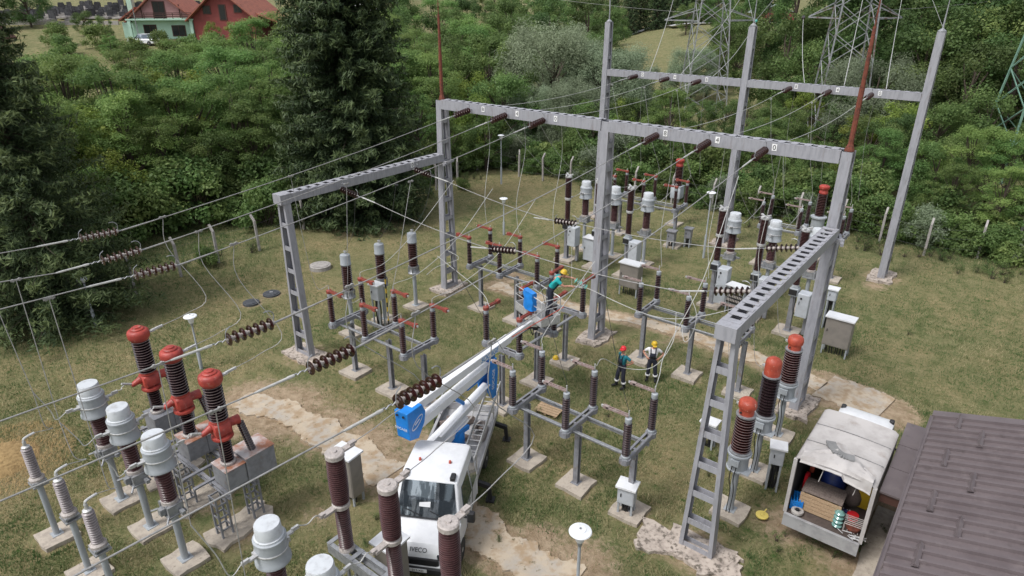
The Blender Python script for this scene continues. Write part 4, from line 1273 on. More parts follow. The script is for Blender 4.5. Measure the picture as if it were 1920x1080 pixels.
def make_red_breaker():
    """three pole oil breaker with red heads on a common rail frame (left foreground)"""
    t = thing('circuit_breaker', 'three pole breaker with red heads and rusty boxes in the left foreground', 'circuit breaker', (-18.3, 7.25, 0))
    for b in (-.35, .45):
        mb = MB()
        mb.box(-2.85, 2.55, b - .05, b + .05, 1.68, 1.7); mb.box(-2.85, 2.55, b - .01, b + .01, 1.55, 1.68); mb.box(-2.85, 2.55, b - .05, b + .05, 1.53, 1.55)
        mb.build('rail', 'steel2', t)
    for x in (-2.6, -1.2, -.55, .9, 1.55):
        mb = MB(); mb.box(x - .05, x + .05, -.9, .9, 1.702, 1.755); mb.build('cross_rail', 'steel2', t)
    k = 0
    for x in (-2.1, -.05, 2.05):
        for y in (-.5, .55):
            mb = MB()
            for a in (-.16, .16):
                for b in (-.16, .16): mb.bar((x + a, y + b, .05), (x + a, y + b, 1.53), .055)
            for z in (.35, .8, 1.25, 1.5):
                for b in (-.16, .16): mb.bar((x - .16, y + b, z), (x + .16, y + b, z), .03, .05); mb.bar((x + b, y - .16, z), (x + b, y + .16, z), .03, .05)
            mb.build('lattice_leg', 'steel2', t)
            k += 1
        mb = MB(); mb.prism([(a + x, b) for a, b in ragged(1.0, 1.9, 5, .1, int(x * 7) + 30)], -.2, .08); mb.build('footing', 'conc', t)
    for i, x in enumerate((-2.1, -.05, 2.1)):
        p = bpy.data.objects.new('pole', None); C.objects.link(p); p.parent = t; p.location = (x, 0, 0)
        mb = MB(); mb.bbox(-.38, .38, -.32, .3, 1.76, 2.4, .012); mb.build('base_box', 'steel2', p)
        mb = MB(); mb.cbox(0, 0, 2.412, .8, .66, .02); mb.build('box_lid', 'rustbox' if i else 'steel2', p)
        mb = MB(); mb.lathe([(.2, 2.42), (.22, 2.44), (.22, 2.5), (.17, 2.54)], 16); mb.build('base_flange', 'cement', p)
        mb = MB(); mb.ins(sheds(2.52, 3.35, .125, .19, 10), 20); mb.build('lower_insulator', ['porcd', 'rimv'], p)
        mb = MB()
        mb.lathe([(.29, 3.33), (.31, 3.36), (.3, 3.42), (.17, 3.46), (.15, 3.55)], 18)
        mb.bbox(-.24, .22, -.24, .24, 3.5, 3.88, .05); mb.tube([(-.1, -.22, 3.72), (-.14, -.52, 3.6)], [.12, .07], 10); mb.tube([(.05, .22, 3.72), (.08, .52, 3.7)], [.13, .15], 10)
        mb.lathe([(.2, 3.88), (.25, 3.9), (.25, 3.95), (.2, 3.98)], 18)
        mb.build('mechanism_head', 'red', p)
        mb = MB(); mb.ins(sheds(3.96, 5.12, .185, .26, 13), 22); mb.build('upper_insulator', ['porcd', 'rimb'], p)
        mb = MB(); mb.lathe([(.26, 5.1), (.27, 5.13), (.3, 5.16), (.318, 5.2), (.318, 5.34), (.3, 5.4), (.25, 5.44), (.2, 5.45), (.198, 5.48), (.17, 5.505), (.12, 5.51), (.118, 5.54), (.08, 5.555)], 26); mb.build('cap', 'red', p)
        mb = MB(); mb.bar((.05, .3, 5.26), (.08, .46, 5.28), .1, .05); mb.bar((.08, .4, 5.29), (.1, .72, 5.33), .06); mb.build('terminal', 'alu', p)
        mb = MB(); mb.bar((-.14, -.5, 3.66), (-.14, -.78, 3.8), .08, .05); mb.build('terminal', 'alu', p)
        mb = MB(); mb.ins(sheds(0, 1.2, .07, .11, 14), 14, 1, (.12, .74, 2.42), (-.03, -.18, 1)); mb.build('drive_insulator', ['porcd', 'rimv'], p)
        mb = MB()
        if i == 2: mb.bbox(-.42, .42, .32, 1.25, 1.72, 2.52, .015)
        else: mb.bbox(-.36, .38, .31, .95, 1.74, 2.38, .015)
        mb.build('mechanism_box', 'steel2', p)
        mb = MB()
        if i == 2: mb.cbox(0, .79, 2.53, .88, .96, .02)
        else: mb.cbox(.01, .63, 2.39, .78, .66, .02)
        mb.build('box_lid', 'rustbox', p)
    return t

# ---------------------------------------------------------------- disconnectors
def make_disconnector(label, loc, rz, phases, arm, armm, ins, posts, hch=2.5, insh=1.4, hw=.8, gap=(), capm='cap', postx=None):
    t = thing('disconnector', label, 'disconnector', loc, rz)
    for x in (postx or posts):
        post(t, hch - .16, .17, x=x)
        pad(t, x, 0, 1.0, .1, int(x * 3) + 9)
    lo, hi = min(phases) - .15, max(phases) + .15
    for y in (-.42, .42):
        mb = MB(); mb.bar((lo, y, hch - .08), (hi, y, hch - .08), .07, .1)
        mb.build('rail', 'galv', t)
    mb = MB(); mb.tube([(lo + .1, -.55, hch + .02), (hi - .1, -.55, hch + .02)], .022, 6); mb.tube([(lo + .1, .3, hch + .1), (hi - .1, .3, hch + .1)], .022, 6)
    mb.build('drive_rod', 'galv', t)
    for x in phases:
        c = bpy.data.objects.new('pole', None); C.objects.link(c); c.parent = t; c.location = (x, 0, 0)
        mb = MB()
        for s in (-.11, .11):
            mb.box(s - .012, s + .012, -hw - .15, hw + .15, hch - .03, hch + .13)
            mb.box(min(s, s * .4), max(s, s * .4), -hw - .15, hw + .15, hch + .125, hch + .14)
        for y in (-hw, -hw * .3, hw * .3, hw): mb.cbox(0, y, hch + .1, .22, .2 if abs(y) > .5 else .08, .03)
        mb.lathe([(.17, hch - .05), (.17, hch + .12)], 12, (0, -hw, 0)); mb.lathe([(.17, hch - .05), (.17, hch + .12)], 12, (0, hw, 0))
        mb.build('base_channel', 'steel2', c)
        for s in (-1, 1):
            if (x, s) in gap: continue
            z = hch + .12
            mb = MB()
            mb.m = 1; mb.lathe([(.12, z), (.13, z + .02), (.13, z + .08), (.1, z + .1)], 14, (0, s * hw, 0))
            mb.m = 0; mb.ins(sheds(z + .1, z + insh - .18, .072, .12, 14, .3), 16, 2, (0, s * hw, 0))
            mb.m = 1; mb.lathe([(.09, z + insh - .18), (.1, z + insh - .15), (.1, z + insh - .02), (.07, z + insh)], 14, (0, s * hw, 0))
            mb.build('insulator', [ins, 'lgrey', 'rimv'], c)
            mb = MB()
            zt = z + insh + .02
            if armm == 'redarm': mb.lathe([(.11, zt - .05), (.12, zt), (.12, zt + .07), (.08, zt + .1)], 12, (0, s * hw, 0))
            ax, ay = arm
            a0 = Vector((0, s * hw, zt + .04))
            L = .7 if armm == 'redarm' else .72
            bw = .038 if armm == 'redarm' else .03; w = .08 if armm == 'redarm' else .06
            e = a0 + Vector((ax, ay, 0)).normalized() * L
            n = Vector((-ay, ax, 0)).normalized()
            mb.bar(a0 + n * .04, e + n * .04, bw, w); mb.bar(a0 - n * .04, e - n * .04, bw, w)
            for f in (.3, .6): q = a0.lerp(e, f); mb.bar(q - n * .05, q + n * .05, .04, .05)
            mb.bar(e - Vector((ax, ay, 0)) * .08, e + Vector((ax, ay, 0)) * .1, .15, .14) if armm == 'redarm' else mb.bar(e - Vector((ax, ay, 0)) * .08, e + Vector((ax, ay, 0)) * .1, .11, .09)
            mb.build('contact_arm', armm, c)
            mb = MB(); mb.tube([(0, s * hw, zt), (0, s * hw, zt + .22)], .022, 6); mb.build('stud', 'alu', c)
            mb = MB(); mb.bar(e + Vector((ax, ay, 0)) * .09, e + Vector((ax, ay, 0)) * .17, .05, .06); mb.build('contact', 'alu', c)
    return t

# ---------------------------------------------------------------- cabinets
def make_cabinet(name, label, loc, rz, w, d, h, z0, m, legs=True, lid=.06, loc_handle=None):
    t = thing(name, label, 'cabinet', loc, rz)
    mb = MB(); mb.bbox(-w / 2, w / 2, -d / 2, d / 2, z0, z0 + h, .012); mb.build('body', m, t)
    mb = MB(); mb.box(-w / 2 + .03, w / 2 - .03, -d / 2 - .012, -d / 2, z0 + .03, z0 + h - .04); o = mb.build('door', m, t)
    hd = MB(); hd.cbox(-w / 2 + .12, -d / 2 - .025, z0 + h * .55, .03, .03, .12); hd.build('handle', 'black', o)
    mb = MB(); mb.box(-w / 2 - .06, w / 2 + .06, -d / 2 - .08, d / 2 + .06, z0 + h + .005, z0 + h + .005 + lid); mb.build('lid', 'white' if m != 'steel2' else m, t)
    if legs:
        for a in (-1, 1):
            for b in (-1, 1):
                mb = MB(); mb.bar((a * (w / 2 - .05), b * (d / 2 - .05), -.05), (a * (w / 2 - .05), b * (d / 2 - .05), z0), .06)
                mb.build('leg', 'lgrey', t)
        mb = MB(); rr = random.Random(int(w * 100))
        for i in range(9):
            x = -w / 2 + .12 + i * (w - .24) / 8
            mb.tube(spline([(x, 0, z0), (x + rr.uniform(-.05, .05), rr.uniform(-.08, .08), z0 * .5), (x + rr.uniform(-.03, .03), 0, -.05)], 4), .022, 5)
        mb.build('cable', 'black', t)
    return t
# ================================================================ people
def skinmesh(name, V, E, Rr, m, parent, sub=2, extra=None):
    me = bpy.data.meshes.new(name)
    me.from_pydata(V, E, [])
    o = bpy.data.objects.new(name, me); C.objects.link(o)
    o.modifiers.new('s', 'SKIN')
    sub and setattr(o.modifiers.new('u', 'SUBSURF'), 'levels', sub)
    if not me.skin_vertices: me.skin_vertices.new() if hasattr(me.skin_vertices, 'new') else None
    sv = me.skin_vertices[0].data
    for i, r in enumerate(Rr):
        sv[i].radius = r if isinstance(r, (tuple, list)) else (r, r)
        sv[i].use_root = (i == 0)
    dg = bpy.context.evaluated_depsgraph_get()
    me2 = bpy.data.meshes.new_from_object(o.evaluated_get(dg))
    bpy.data.objects.remove(o)
    import bmesh
    bm = bmesh.new(); bm.from_mesh(me2)
    if extra:
        tmp = bpy.data.meshes.new('t'); tmp.from_pydata(extra.v, [], extra.f); bm.from_mesh(tmp)
        bpy.data.meshes.remove(tmp)
    for f in bm.faces: f.smooth = True
    bm.to_mesh(me2); bm.free()
    me2.materials.clear(); me2.materials.append(M[m])
    q = bpy.data.objects.new(name, me2); C.objects.link(q); q.parent = parent
    return q

def chain(J, names):
    return [J[n] for n in names]

def head_mb(c, yaw=0.0, pitch=0.0):
    """head with brow, nose, mouth, ears; faces +y before yaw/pitch"""
    mb = MB()
    mb.T = Matrix.Translation(c) @ Matrix.Rotation(yaw, 4, 'Z') @ Matrix.Rotation(pitch, 4, 'X')
    prof = [(.03, -.115), (.055, -.105), (.066, -.07), (.074, -.03), (.078, .02), (.076, .06), (.06, .1), (.03, .118)]
    n = 14; vs = []; fs = []
    for r, z in prof:
        for j in range(n):
            t = 2 * PI * j / n
            y = math.cos(t) * r * 1.22 + (.012 if z < -.05 else 0)
            vs.append((math.sin(t) * r, y, z))
    k = len(prof)
    for i in range(k - 1):
        for j in range(n):
            jj = (j + 1) % n
            fs.append((i * n + j, (i + 1) * n + j, (i + 1) * n + jj, i * n + jj))
    fs.append(tuple(range(n))); fs.append(tuple(range(k * n - 1, (k - 1) * n - 1, -1)))
    mb.add(vs, fs, True)
    mb.add([(-.014, .088, -.03), (.014, .088, -.03), (0, .122, -.026), (0, .092, .022)], [(0, 1, 2), (0, 2, 3), (1, 3, 2)])
    for s in (-1, 1): mb.lathe([(.01, -.012), (.028, -.006), (.026, .006), (.008, .01)], 8, (s * .08, -.005, -.01), axis=(s, -.3, 0))
    mb.bar((-.022, .092, -.062), (.022, .092, -.062), .008, .012)
    return mb

def hand_mb(mb, wrist, direc, palm_n, curl=.5, side=1):
    w = Vector(wrist); d = Vector(direc).normalized(); n = Vector(palm_n); n = (n - d * n.dot(d)).normalized()
    s = d.cross(n) * side
    mb.bar(w - d * .04, w + d * .085, .074, .034, up=n)
    for i, (o, L) in enumerate(((.03, .07), (.01, .08), (-.011, .075), (-.031, .058))):
        a = w + d * .085 + s * o
        b = a + (d * math.cos(curl * .6) + n * math.sin(curl * .6)) * L * .5
        c = b + (d * math.cos(curl * 1.6) + n * math.sin(curl * 1.6)) * L * .5
        mb.tube([a, b, c], [.0095, .009, .0075], 6)
    a = w + d * .03 + s * .038
    b = a + (d * .6 + s * .7 + n * .3).normalized() * .04
    mb.tube([a, b, b + (d * .8 + n * .4 + s * .1).normalized() * .035], [.012, .011, .009], 6)

def person(label, loc, rz, J, shirt, helmet, pitch=0.0, yaw=0.0, hands=None, bands=True, size=1.0):
    t = thing('person', label, 'person', loc, rz)
    t.scale = (size,) * 3
    P = {k: Vector(v) for k, v in J.items()}
    # ---- body (skin)
    order = ['pel', 'wai', 'che', 'nkb', 'nek']
    V = [P[k] for k in order]; Rr = [(.13, .1), (.125, .095), (.15, .105), (.075, .07), (.055, .055)]
    E = [(0, 1), (1, 2), (2, 3), (3, 4)]
    def ext(a, names, rad):
        p = a
        for nme, r in zip(names, rad):
            V.append(P[nme]); Rr.append(r); E.append((p, len(V) - 1)); p = len(V) - 1
    for s in 'LR':
        ext(0, ['hip' + s, 'kne' + s, 'ank' + s], [.085, .055, .038])
        ext(2, ['sho' + s, 'elb' + s, 'wri' + s], [.062, .042, .028])
    ex = head_mb(P['head'], yaw, pitch)
    ex.T = None
    for s in 'LR':
        h = (hands or {}).get(s)
        wd = (P['wri' + s] - P['elb' + s]).normalized()
        hd = Vector(h[0]).normalized() if h else wd
        ex.tube([P['elb' + s].lerp(P['wri' + s], .6), P['wri' + s], P['wri' + s] + hd * .03], [.034, .028, .026], 8)
        hand_mb(ex, P['wri' + s], h[0] if h else wd, h[1] if h else (0, 0, -1), h[2] if h else .5, 1 if s == 'L' else -1)
    body = skinmesh('body', V, E, Rr, 'skin', t, extra=ex)
    # ---- shirt: torso and upper sleeves
    V = [P['pel'].lerp(P['wai'], .25), P['wai'], P['che'], P['nkb'] - Vector((0, 0, .03))]; Rr = [(.15, .122), (.15, .122), (.175, .132), (.09, .085)]; E = [(0, 1), (1, 2), (2, 3)]
    for s in 'LR':
        ext(2, ['sho' + s], [.078])
        V.append(P['sho' + s].lerp(P['elb' + s], .68)); Rr.append(.06); E.append((len(V) - 2, len(V) - 1))
    skinmesh('shirt', V, E, Rr, shirt, t)
    # ---- overalls
    V = [P['pel'], P['wai'] + Vector((0, .01, .02))]; Rr = [(.165, .138), (.165, .138)]; E = [(0, 1)]
    for s in 'LR':
        ext(0, ['hip' + s, 'kne' + s, 'ank' + s], [.105, .085, .075])
    fwd = (P['che'] - P['wai']).normalized().cross(Vector((1, 0, 0))) * -1
    fwd = Vector((0, 1, 0)) if fwd.length < .1 else fwd.normalized()
    if fwd.y < 0: fwd = -fwd
    mb = MB()
    c0 = P['wai'] + fwd * .125; c1 = P['che'].lerp(P['wai'], .1) + fwd * .135
    mb.bar(c0 - (c1 - c0) * .2, c1, .24, .02, up=fwd)
    for s, k in ((-1, 'L'), (1, 'R')):
        a = c1 + Vector((s * .09, 0, 0)); b = P['nkb'] + Vector((s * .1, 0, .0)) + fwd * .03; c = P['che'] - fwd * .13 + Vector((s * .06, 0, 0)); dd = P['wai'] - fwd * .12
        q = spline([a, a.lerp(b, .6) + fwd * .03, b, c, dd], 4)
        mb.tube(q, .02, 5)
    ov = skinmesh('overalls', V, E, Rr, 'navy', t, extra=mb)
    if bands:
        mb = MB()
        for s in 'LR':
            a = P['ank' + s].lerp(P['kne' + s], .42); d = (P['kne' + s] - P['ank' + s]).normalized()
            mb.tube([a - d * .028, a + d * .028], .098, 14)
        mb.build('reflective_band', 'reflect', ov)
    for s in 'LR':
        mb = MB(); a = P['ank' + s]; e = P['toe' + s]
        mb.tube([a + Vector((0, 0, .1)), a, a - Vector((0, 0, .06))], [.06, .058, .055], 10)
        d = (e - a); d.z = 0; d.normalize()
        mb.tube([a - d * .06 + Vector((0, 0, -.055)), a + d * .07 + Vector((0, 0, -.05)), a + d * .2 + Vector((0, 0, -.06))], [.05, .055, .038], 10)
        mb.build('boot', 'boot', t)
    # ---- hair and helmet
    T = Matrix.Translation(P['head']) @ Matrix.Rotation(yaw, 4, 'Z') @ Matrix.Rotation(pitch, 4, 'X')
    mb = MB(); mb.T = T; mb.lathe([(.074, -.045), (.086, -.02), (.088, .045), (.05, .06)], 14, (0, -.016, 0)); mb.build('hair', 'hair', t)
    mb = MB(); mb.T = T
    mb.lathe([(.118, .035), (.122, .045), (.113, .06), (.108, .1), (.085, .145), (.045, .168), (.01, .172)], 20)
    mb.add([(-.09, .06, .04), (.09, .06, .04), (.06, .165, .028), (0, .178, .026), (-.06, .165, .028), (-.09, .06, .052), (.09, .06, .052), (.06, .165, .038), (0, .178, .036), (-.06, .165, .038)], [(0, 1, 2, 3, 4), (9, 8, 7, 6, 5), (1, 6, 7, 2), (2, 7, 8, 3), (3, 8, 9, 4), (4, 9, 5, 0)])
    for x in (-.03, 0, .03): mb.tube(spline([(x, .1, .1), (x, .05, .155), (x, -.05, .16), (x, -.1, .1)], 4), .007, 5)
    mb.build('helmet', helmet, t)
    return t

STAND = dict(pel=(0, 0, .96), wai=(0, 0, 1.1), che=(0, 0, 1.32), nkb=(0, 0, 1.47), nek=(0, .01, 1.54), head=(0, .025, 1.655),
             hipL=(-.1, 0, .9), hipR=(.1, 0, .9), kneL=(-.13, .03, .5), kneR=(.13, .03, .5), ankL=(-.15, -.02, .1), ankR=(.15, -.02, .1), toeL=(-.18, .12, .04), toeR=(.18, .12, .04),
             shoL=(-.19, -.01, 1.42), shoR=(.19, -.01, 1.42), elbL=(-.4, -.12, 1.2), elbR=(.4, -.12, 1.2), wriL=(-.21, .04, 1.03), wriR=(.21, .04, 1.03))

def build_people():
    p = at(1164, 725)
    J = dict(STAND); J['head'] = (0, .015, 1.66); J['ankR'] = (.17, .1, .1); J['kneR'] = (.14, .1, .51); J['toeR'] = (.2, .24, .04); J['elbR'] = (.3, -.3, 1.2); J['wriR'] = (.12, -.16, 1.03); J['elbL'] = (-.36, -.24, 1.2); J['wriL'] = (-.16, -.12, 1.04)
    person('man in a red helmet and teal shirt with navy overalls standing on the grass', (p.x, p.y, .0), 2.72, J, 'teal', 'redhat', .12, .25,
           {'L': ((.7, .5, -.3), (0, 1, 0), .5), 'R': ((-.7, .5, -.3), (0, 1, 0), .5)}, size=1.05)
    p = at(1220, 713)
    J = dict(STAND); J['ankL'] = (-.18, .0, .1); J['head'] = (-.01, .05, 1.645)
    person('man in a yellow helmet and white shirt standing with his hands on his hips', (p.x, p.y, .0), -2.75, J, 'whitec', 'yellow', -.25, .25,
           {'L': ((.75, .45, -.3), (0, -1, .2), .5), 'R': ((-.75, .45, -.3), (0, -1, .2), .5)}, size=1.05)
    J = dict(pel=(0, 0, .97), wai=(0, .06, 1.1), che=(0, .2, 1.29), nkb=(0, .3, 1.42), nek=(0, .34, 1.47), head=(0, .43, 1.55),
             hipL=(-.1, 0, .92), hipR=(.1, 0, .92), kneL=(-.12, .06, .5), kneR=(.12, .03, .5), ankL=(-.13, -.02, .1), ankR=(.13, -.08, .1), toeL=(-.14, .12, .04), toeR=(.14, .06, .04),
             shoL=(-.2, .25, 1.38), shoR=(.2, .25, 1.38), elbL=(-.22, .52, 1.36), elbR=(.24, .45, 1.2), wriL=(-.08, .74, 1.38), wriR=(.1, .7, 1.16))
    person('man in a turquoise shirt and yellow helmet leaning out of the lift basket', (-12.78, 18.62, 3.82), -.98, J, 'teal2', 'yellow', -.35, 0,
           {'L': ((.2, 1, -.1), (.2, 0, -1), .9), 'R': ((-.1, 1, 0), (0, 0, -1), .9)}, bands=False, size=1.1)
    # the glass disc earthing clamp he holds
    t = thing('clamp_tool', 'turquoise and silver clamp tool held by the man in the basket', 'tool', (-12.78, 18.62, 3.82), -.98)
    t.scale = (1.1,) * 3
    mb = MB(); mb.tube([(.02, .8, 1.36), (.04, .98, 1.28), (.08, 1.2, 1.12)], .016, 6); mb.tube([(.06, .78, 1.16), (.08, 1.05, 1.1), (.08, 1.2, 1.12)], .014, 6); mb.build('rod', 'alu', t)
    for i, (y, z) in enumerate(((.86, 1.34), (.94, 1.3), (1.02, 1.25), (1.13, 1.16), (1.2, 1.12))):
        mb = MB(); mb.lathe([(.02, -.02), (.085, -.012), (.09, .0), (.03, .03)], 12, (.04, y, z), axis=(.1, .8, -.5)); mb.build('disc', 'glassg' if i % 2 else 'turq', t)
# ================================================================ vehicles
def wheel(parent, x, y, r=.36, w=.24, dual=False):
    s = 1 if x > 0 else -1
    t = MB(); t.lathe([(r * .62, -w / 2), (r * .92, -w / 2), (r, -w / 2 + .04), (r, w / 2 - .04), (r * .92, w / 2), (r * .62, w / 2)], 22, (x, y, r), axis=(1, 0, 0))
    o = t.build('wheel', 'rubber', parent)
    t = MB(); t.lathe([(r * .6, -.06), (r * .62, .02), (r * .55, .06), (r * .25, .03), (r * .2, .08), (.02, .09)], 18, (x + s * .04, y, r), axis=(s, 0, 0)); t.build('rim', 'alu', o)
    return o

def build_lift_truck():
    rz = -2.635
    t = thing('lift_truck', 'white double cab lift truck with folded white and blue boom', 'truck', (-10.86, 9.95, 0), rz)
    # +y is forward, origin under the foot of the windscreen
    W = .93
    # cab body: side profile lofted in sections (y, half width low, half width high, z low, z belt, z top, half width top)
    secs = [(-2.15, 1.0, 1.0, .5, 1.33, 2.4, .8), (-2.05, 1.0, 1.02, .5, 1.33, 2.46, .84), (-.75, 1.0, 1.02, .5, 1.34, 2.48, .84), (-.42, 1.0, 1.02, .5, 1.34, 2.4, .82), (.0, 1.0, 1.01, .48, 1.32, 1.38, .93), (.42, .98, .98, .46, 1.2, 1.28, .86), (.72, .96, .93, .45, 1.1, 1.2, .79), (.88, .9, .85, .46, .82, 1.02, .68), (.92, .85, .79, .5, .72, .86, .62)]
    vs = []; fs = []
    n = 12
    for y, wl, wb, z0, zb, zt, wt in secs:
        zm = (z0 + zb) / 2
        ring = [(wl * .9, z0), (wl, z0 + .08), (wl, zm), (wb, zb), ((wb * .35 + wt * .65), zb + (zt - zb) * .72), (wt, zt - .05), (wt * .86, zt)]
        full = [(a, y, b) for a, b in ring] + [(-a, y, b) for a, b in reversed(ring)]
        vs += full
    n = 14
    for i in range(len(secs) - 1):
        for j in range(n):
            jj = (j + 1) % n
            fs.append((i * n + j, i * n + jj, (i + 1) * n + jj, (i + 1) * n + j))
    fs.append(tuple(range(n))); fs.append(tuple(range(len(secs) * n - 1, (len(secs) - 1) * n - 1, -1)))
    mb = MB(); mb.add(vs, fs, True)
    cab = mb.build('cab', 'white', t)
    sol = cab.modifiers.new('bev', 'BEVEL'); sol.width = .02; sol.segments = 2; sol.limit_method = 'ANGLE'
    # windscreen laid proud of the sloping front
    def front(x, f):   # point on windscreen plane
        a = Vector((0, .0, 1.39)); b = Vector((0, -.44, 2.37))
        p = a.lerp(b, f); p.x = x; return p + Vector((0, .025, .02))
    mb = MB()
    wl, wt_ = .88, .75
    q = [front(-wl, .03), front(wl, .03), front(wt_, .97), front(-wt_, .97)]
    off = Vector((0, -.04, -.03))
    mb.add(q + [p + off for p in q], [(0, 1, 2, 3), (7, 6, 5, 4), (0, 4, 5, 1), (1, 5, 6, 2), (2, 6, 7, 3), (3, 7, 4, 0)])
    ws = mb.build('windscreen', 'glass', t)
    mb = MB()
    for a, b in ((front(-.55, .06), front(-.1, .2)), (front(.15, .06), front(.6, .2))): mb.bar(a + Vector((0, .012, .01)), b + Vector((0, .012, .01)), .018)
    mb.bar(front(-wl, .02) + Vector((0, .012, 0)), front(wl, .02) + Vector((0, .012, 0)), .05, .02); mb.build('wiper', 'black', ws)
    mb = MB(); a = front(-.1, .3) + Vector((0, .006, .006)); b = front(.22, .3) + Vector((0, .006, .006)); up = Vector((0, -.44, .9)).normalized() * .16
    mb.add([a, b, b + up * .7, a + up], [(0, 1, 2, 3)]); mb.build('paper', 'white', ws)
    for s in (-1, 1):
        for (y0, y1) in ((-1.32, -.5), (-2.0, -1.42)):
            def sp(y, z):
                return (s * (1.045 - (z - 1.34) * .165), y, z)
            top = 2.14
            mb = MB(); v = [sp(y0, 1.42), sp(y1 + (.14 if y1 > -.6 else 0), 1.42), sp(y1 - (.08 if y1 > -.6 else 0), top), sp(y0, top)]
            o = Vector((-s * .05, 0, -.01)); v2 = [Vector(p) + o for p in v]
            mb.add(v + v2, [(0, 1, 2, 3), (7, 6, 5, 4), (0, 4, 5, 1), (1, 5, 6, 2), (2, 6, 7, 3), (3, 7, 4, 0)]); mb.build('side_window', 'glass', t)
        mb = MB(); mb.bar((s * 1.0, -.2, 1.42), (s * 1.2, -.12, 1.48), .05, .04); mb.bbox(s * 1.27 - .11, s * 1.27 + .11, -.2, -.04, 1.38, 1.7, .03); mb.build('mirror', 'black', t)
        mb = MB(); mb.bbox(s * .68 - .16, s * .68 + .16, .78, .93, .84, 1.0, .03); mb.build('headlight', 'glass', t)
        mb = MB(); mb.bbox(s * .68 - .07, s * .68 + .07, -.68, -.44, 2.42, 2.54, .02); mb.build('marker_lamp', 'black', t)
        mb = MB(); mb.lathe([(.045, 2.47), (.04, 2.55), (.015, 2.57)], 8, (s * .45, -1.15, 0)); mb.build('beacon', 'orange', t)
        mb = MB(); mb.box(s * 1.02 - .012, s * 1.02 + .012, -1.1, -.92, 1.3, 1.34) ; mb.build('door_handle', 'black', t)
        wheel(t, s * .9, -.02); wheel(t, s * .8, -4.15)
    mb = MB(); mb.bbox(-.58, .58, .9, .965, .62, .86, .02)
    for k in range(6): mb.box(-.52, .52, .966, .975, .64 + k * .034, .652 + k * .034)
    mb.build('grille', 'black', t)
    mb = MB(); mb.bbox(-.9, .9, .55, 1.02, .38, .6, .06); mb.build('bumper', 'black', t)
    mb = MB(); mb.bbox(-.84, .84, .7, .98, .585, .65, .02); mb.build('bumper_trim', 'white', t)
    mb = MB(); mb.cbox(0, 1.03, .5, .5, .012, .11); pl = mb.build('number_plate', 'sign', t)
    text('plate_text', '317-XD', .1, 'ink', pl, (0, 1.038, .5), (PI / 2, 0, PI))
    ang = math.atan2(1.26 - 1.06, .3)
    text('maker_lettering', 'IVECO', .17, 'ink', t, (0, .862, 1.07), (R(52), 0, PI))
    for s in (-1, 1):
        for y in (-.64, -1.4):
            mb = MB(); mb.bar((s * 1.024, y, .6), (s * 1.028, y, 1.42), .012, .012); mb.build('door_gap', 'black', t)
    # chassis, bed
    mb = MB(); mb.box(-.42, .42, -6.0, -2.1, .5, .68); mb.build('chassis', 'black', t)
    mb = MB(); mb.box(-.95, .95, -6.02, -2.25, .86, .93); bed = mb.build('load_bed', 'aluside', t)
    for s in (-1, 1):
        mb = MB(); mb.box(s * .97 - .02, s * .97 + .02, -6.02, -2.25, .93, 1.22); mb.box(s * .97 - .045, s * .97 + .045, -6.02, -2.25, 1.2, 1.24); mb.build('side_board', 'aluside', t)
        mb = MB(); mb.tube([(s * .97, -6.0, 1.22), (s * .97, -6.0, 1.8), (s * .97, -5.2, 1.8), (s * .97, -5.2, 1.24)], .025, 6); mb.build('rack', 'alu', t)
        for y in (-2.55, -5.75):
            mb = MB(); mb.bar((s * .8, y, .7), (s * 1.3, y, .55), .14); mb.bar((s * 1.3, y, .6), (s * 1.34, y, .02), .12); mb.cbox(s * 1.34, y, .02, .28, .28, .05); mb.build('outrigger', 'black', t)
    mb = MB(); mb.box(-.95, .95, -6.06, -6.03, .93, 1.22); mb.build('tailgate', 'aluside', t)
    mb = MB(); mb.tube([(-.97, -2.3, .93), (-.97, -2.3, 1.95), (.97, -2.3, 1.95), (.97, -2.3, .93)], .03, 6); mb.build('head_rack', 'alu', t)
    # spare wheel lying behind the cab
    mb = MB(); mb.lathe([(.2, -.1), (.33, -.11), (.37, -.06), (.37, .06), (.33, .11), (.2, .1)], 22, (.42, -2.72, 1.18), axis=(.1, .35, 1)); o = mb.build('spare_wheel', 'rubber', t)
    mb = MB(); mb.lathe([(.2, -.05), (.2, .05), (.1, .07), (.09, .02)], 18, (.42, -2.72, 1.2), axis=(.1, .35, 1)); mb.build('rim', 'alu', o)
    mb = MB(); rr = random.Random(4)
    for k in range(16):
        x, y = rr.uniform(-.5, .9), rr.uniform(-5.7, -2.6); a = rr.uniform(0, 3)
        mb.bar((x, y, 1.0), (x + math.cos(a) * .4, y + math.sin(a) * .4, 1.02 + rr.uniform(0, .15)), rr.uniform(.04, .2), rr.uniform(.05, .2))
    mb.build('bed_clutter', 'woodg', t)
    mb = MB()
    for k in range(9): mb.tube([(-.62 + .28 * math.cos(a * .4) * (1 - k * .03), -4.6 + .45 * math.sin(a * .4), 1.0 + k * .03) for a in range(17)], .016, 5, cap=False)
    mb.build('hose_coil', 'cement', t)
    # turret
    tx, ty = 0.0, -3.6
    mb = MB(); mb.lathe([(.42, .93), (.42, 1.1), (.34, 1.14), (.34, 1.24)], 20, (tx, ty, 0)); mb.build('slew_ring', 'boom', t)
    mb = MB(); mb.lathe([(.3, 1.24), (.3, 1.7), (.26, 1.82)], 20, (tx, ty, 0)); mb.build('turret', 'blue', t)

    # ladder carried along the right of the bed (left as seen by the driver)
    ld = thing('ladder', 'aluminium ladder lying along the bed of the lift truck', 'ladder', (-10.86, 9.95, 0), rz)
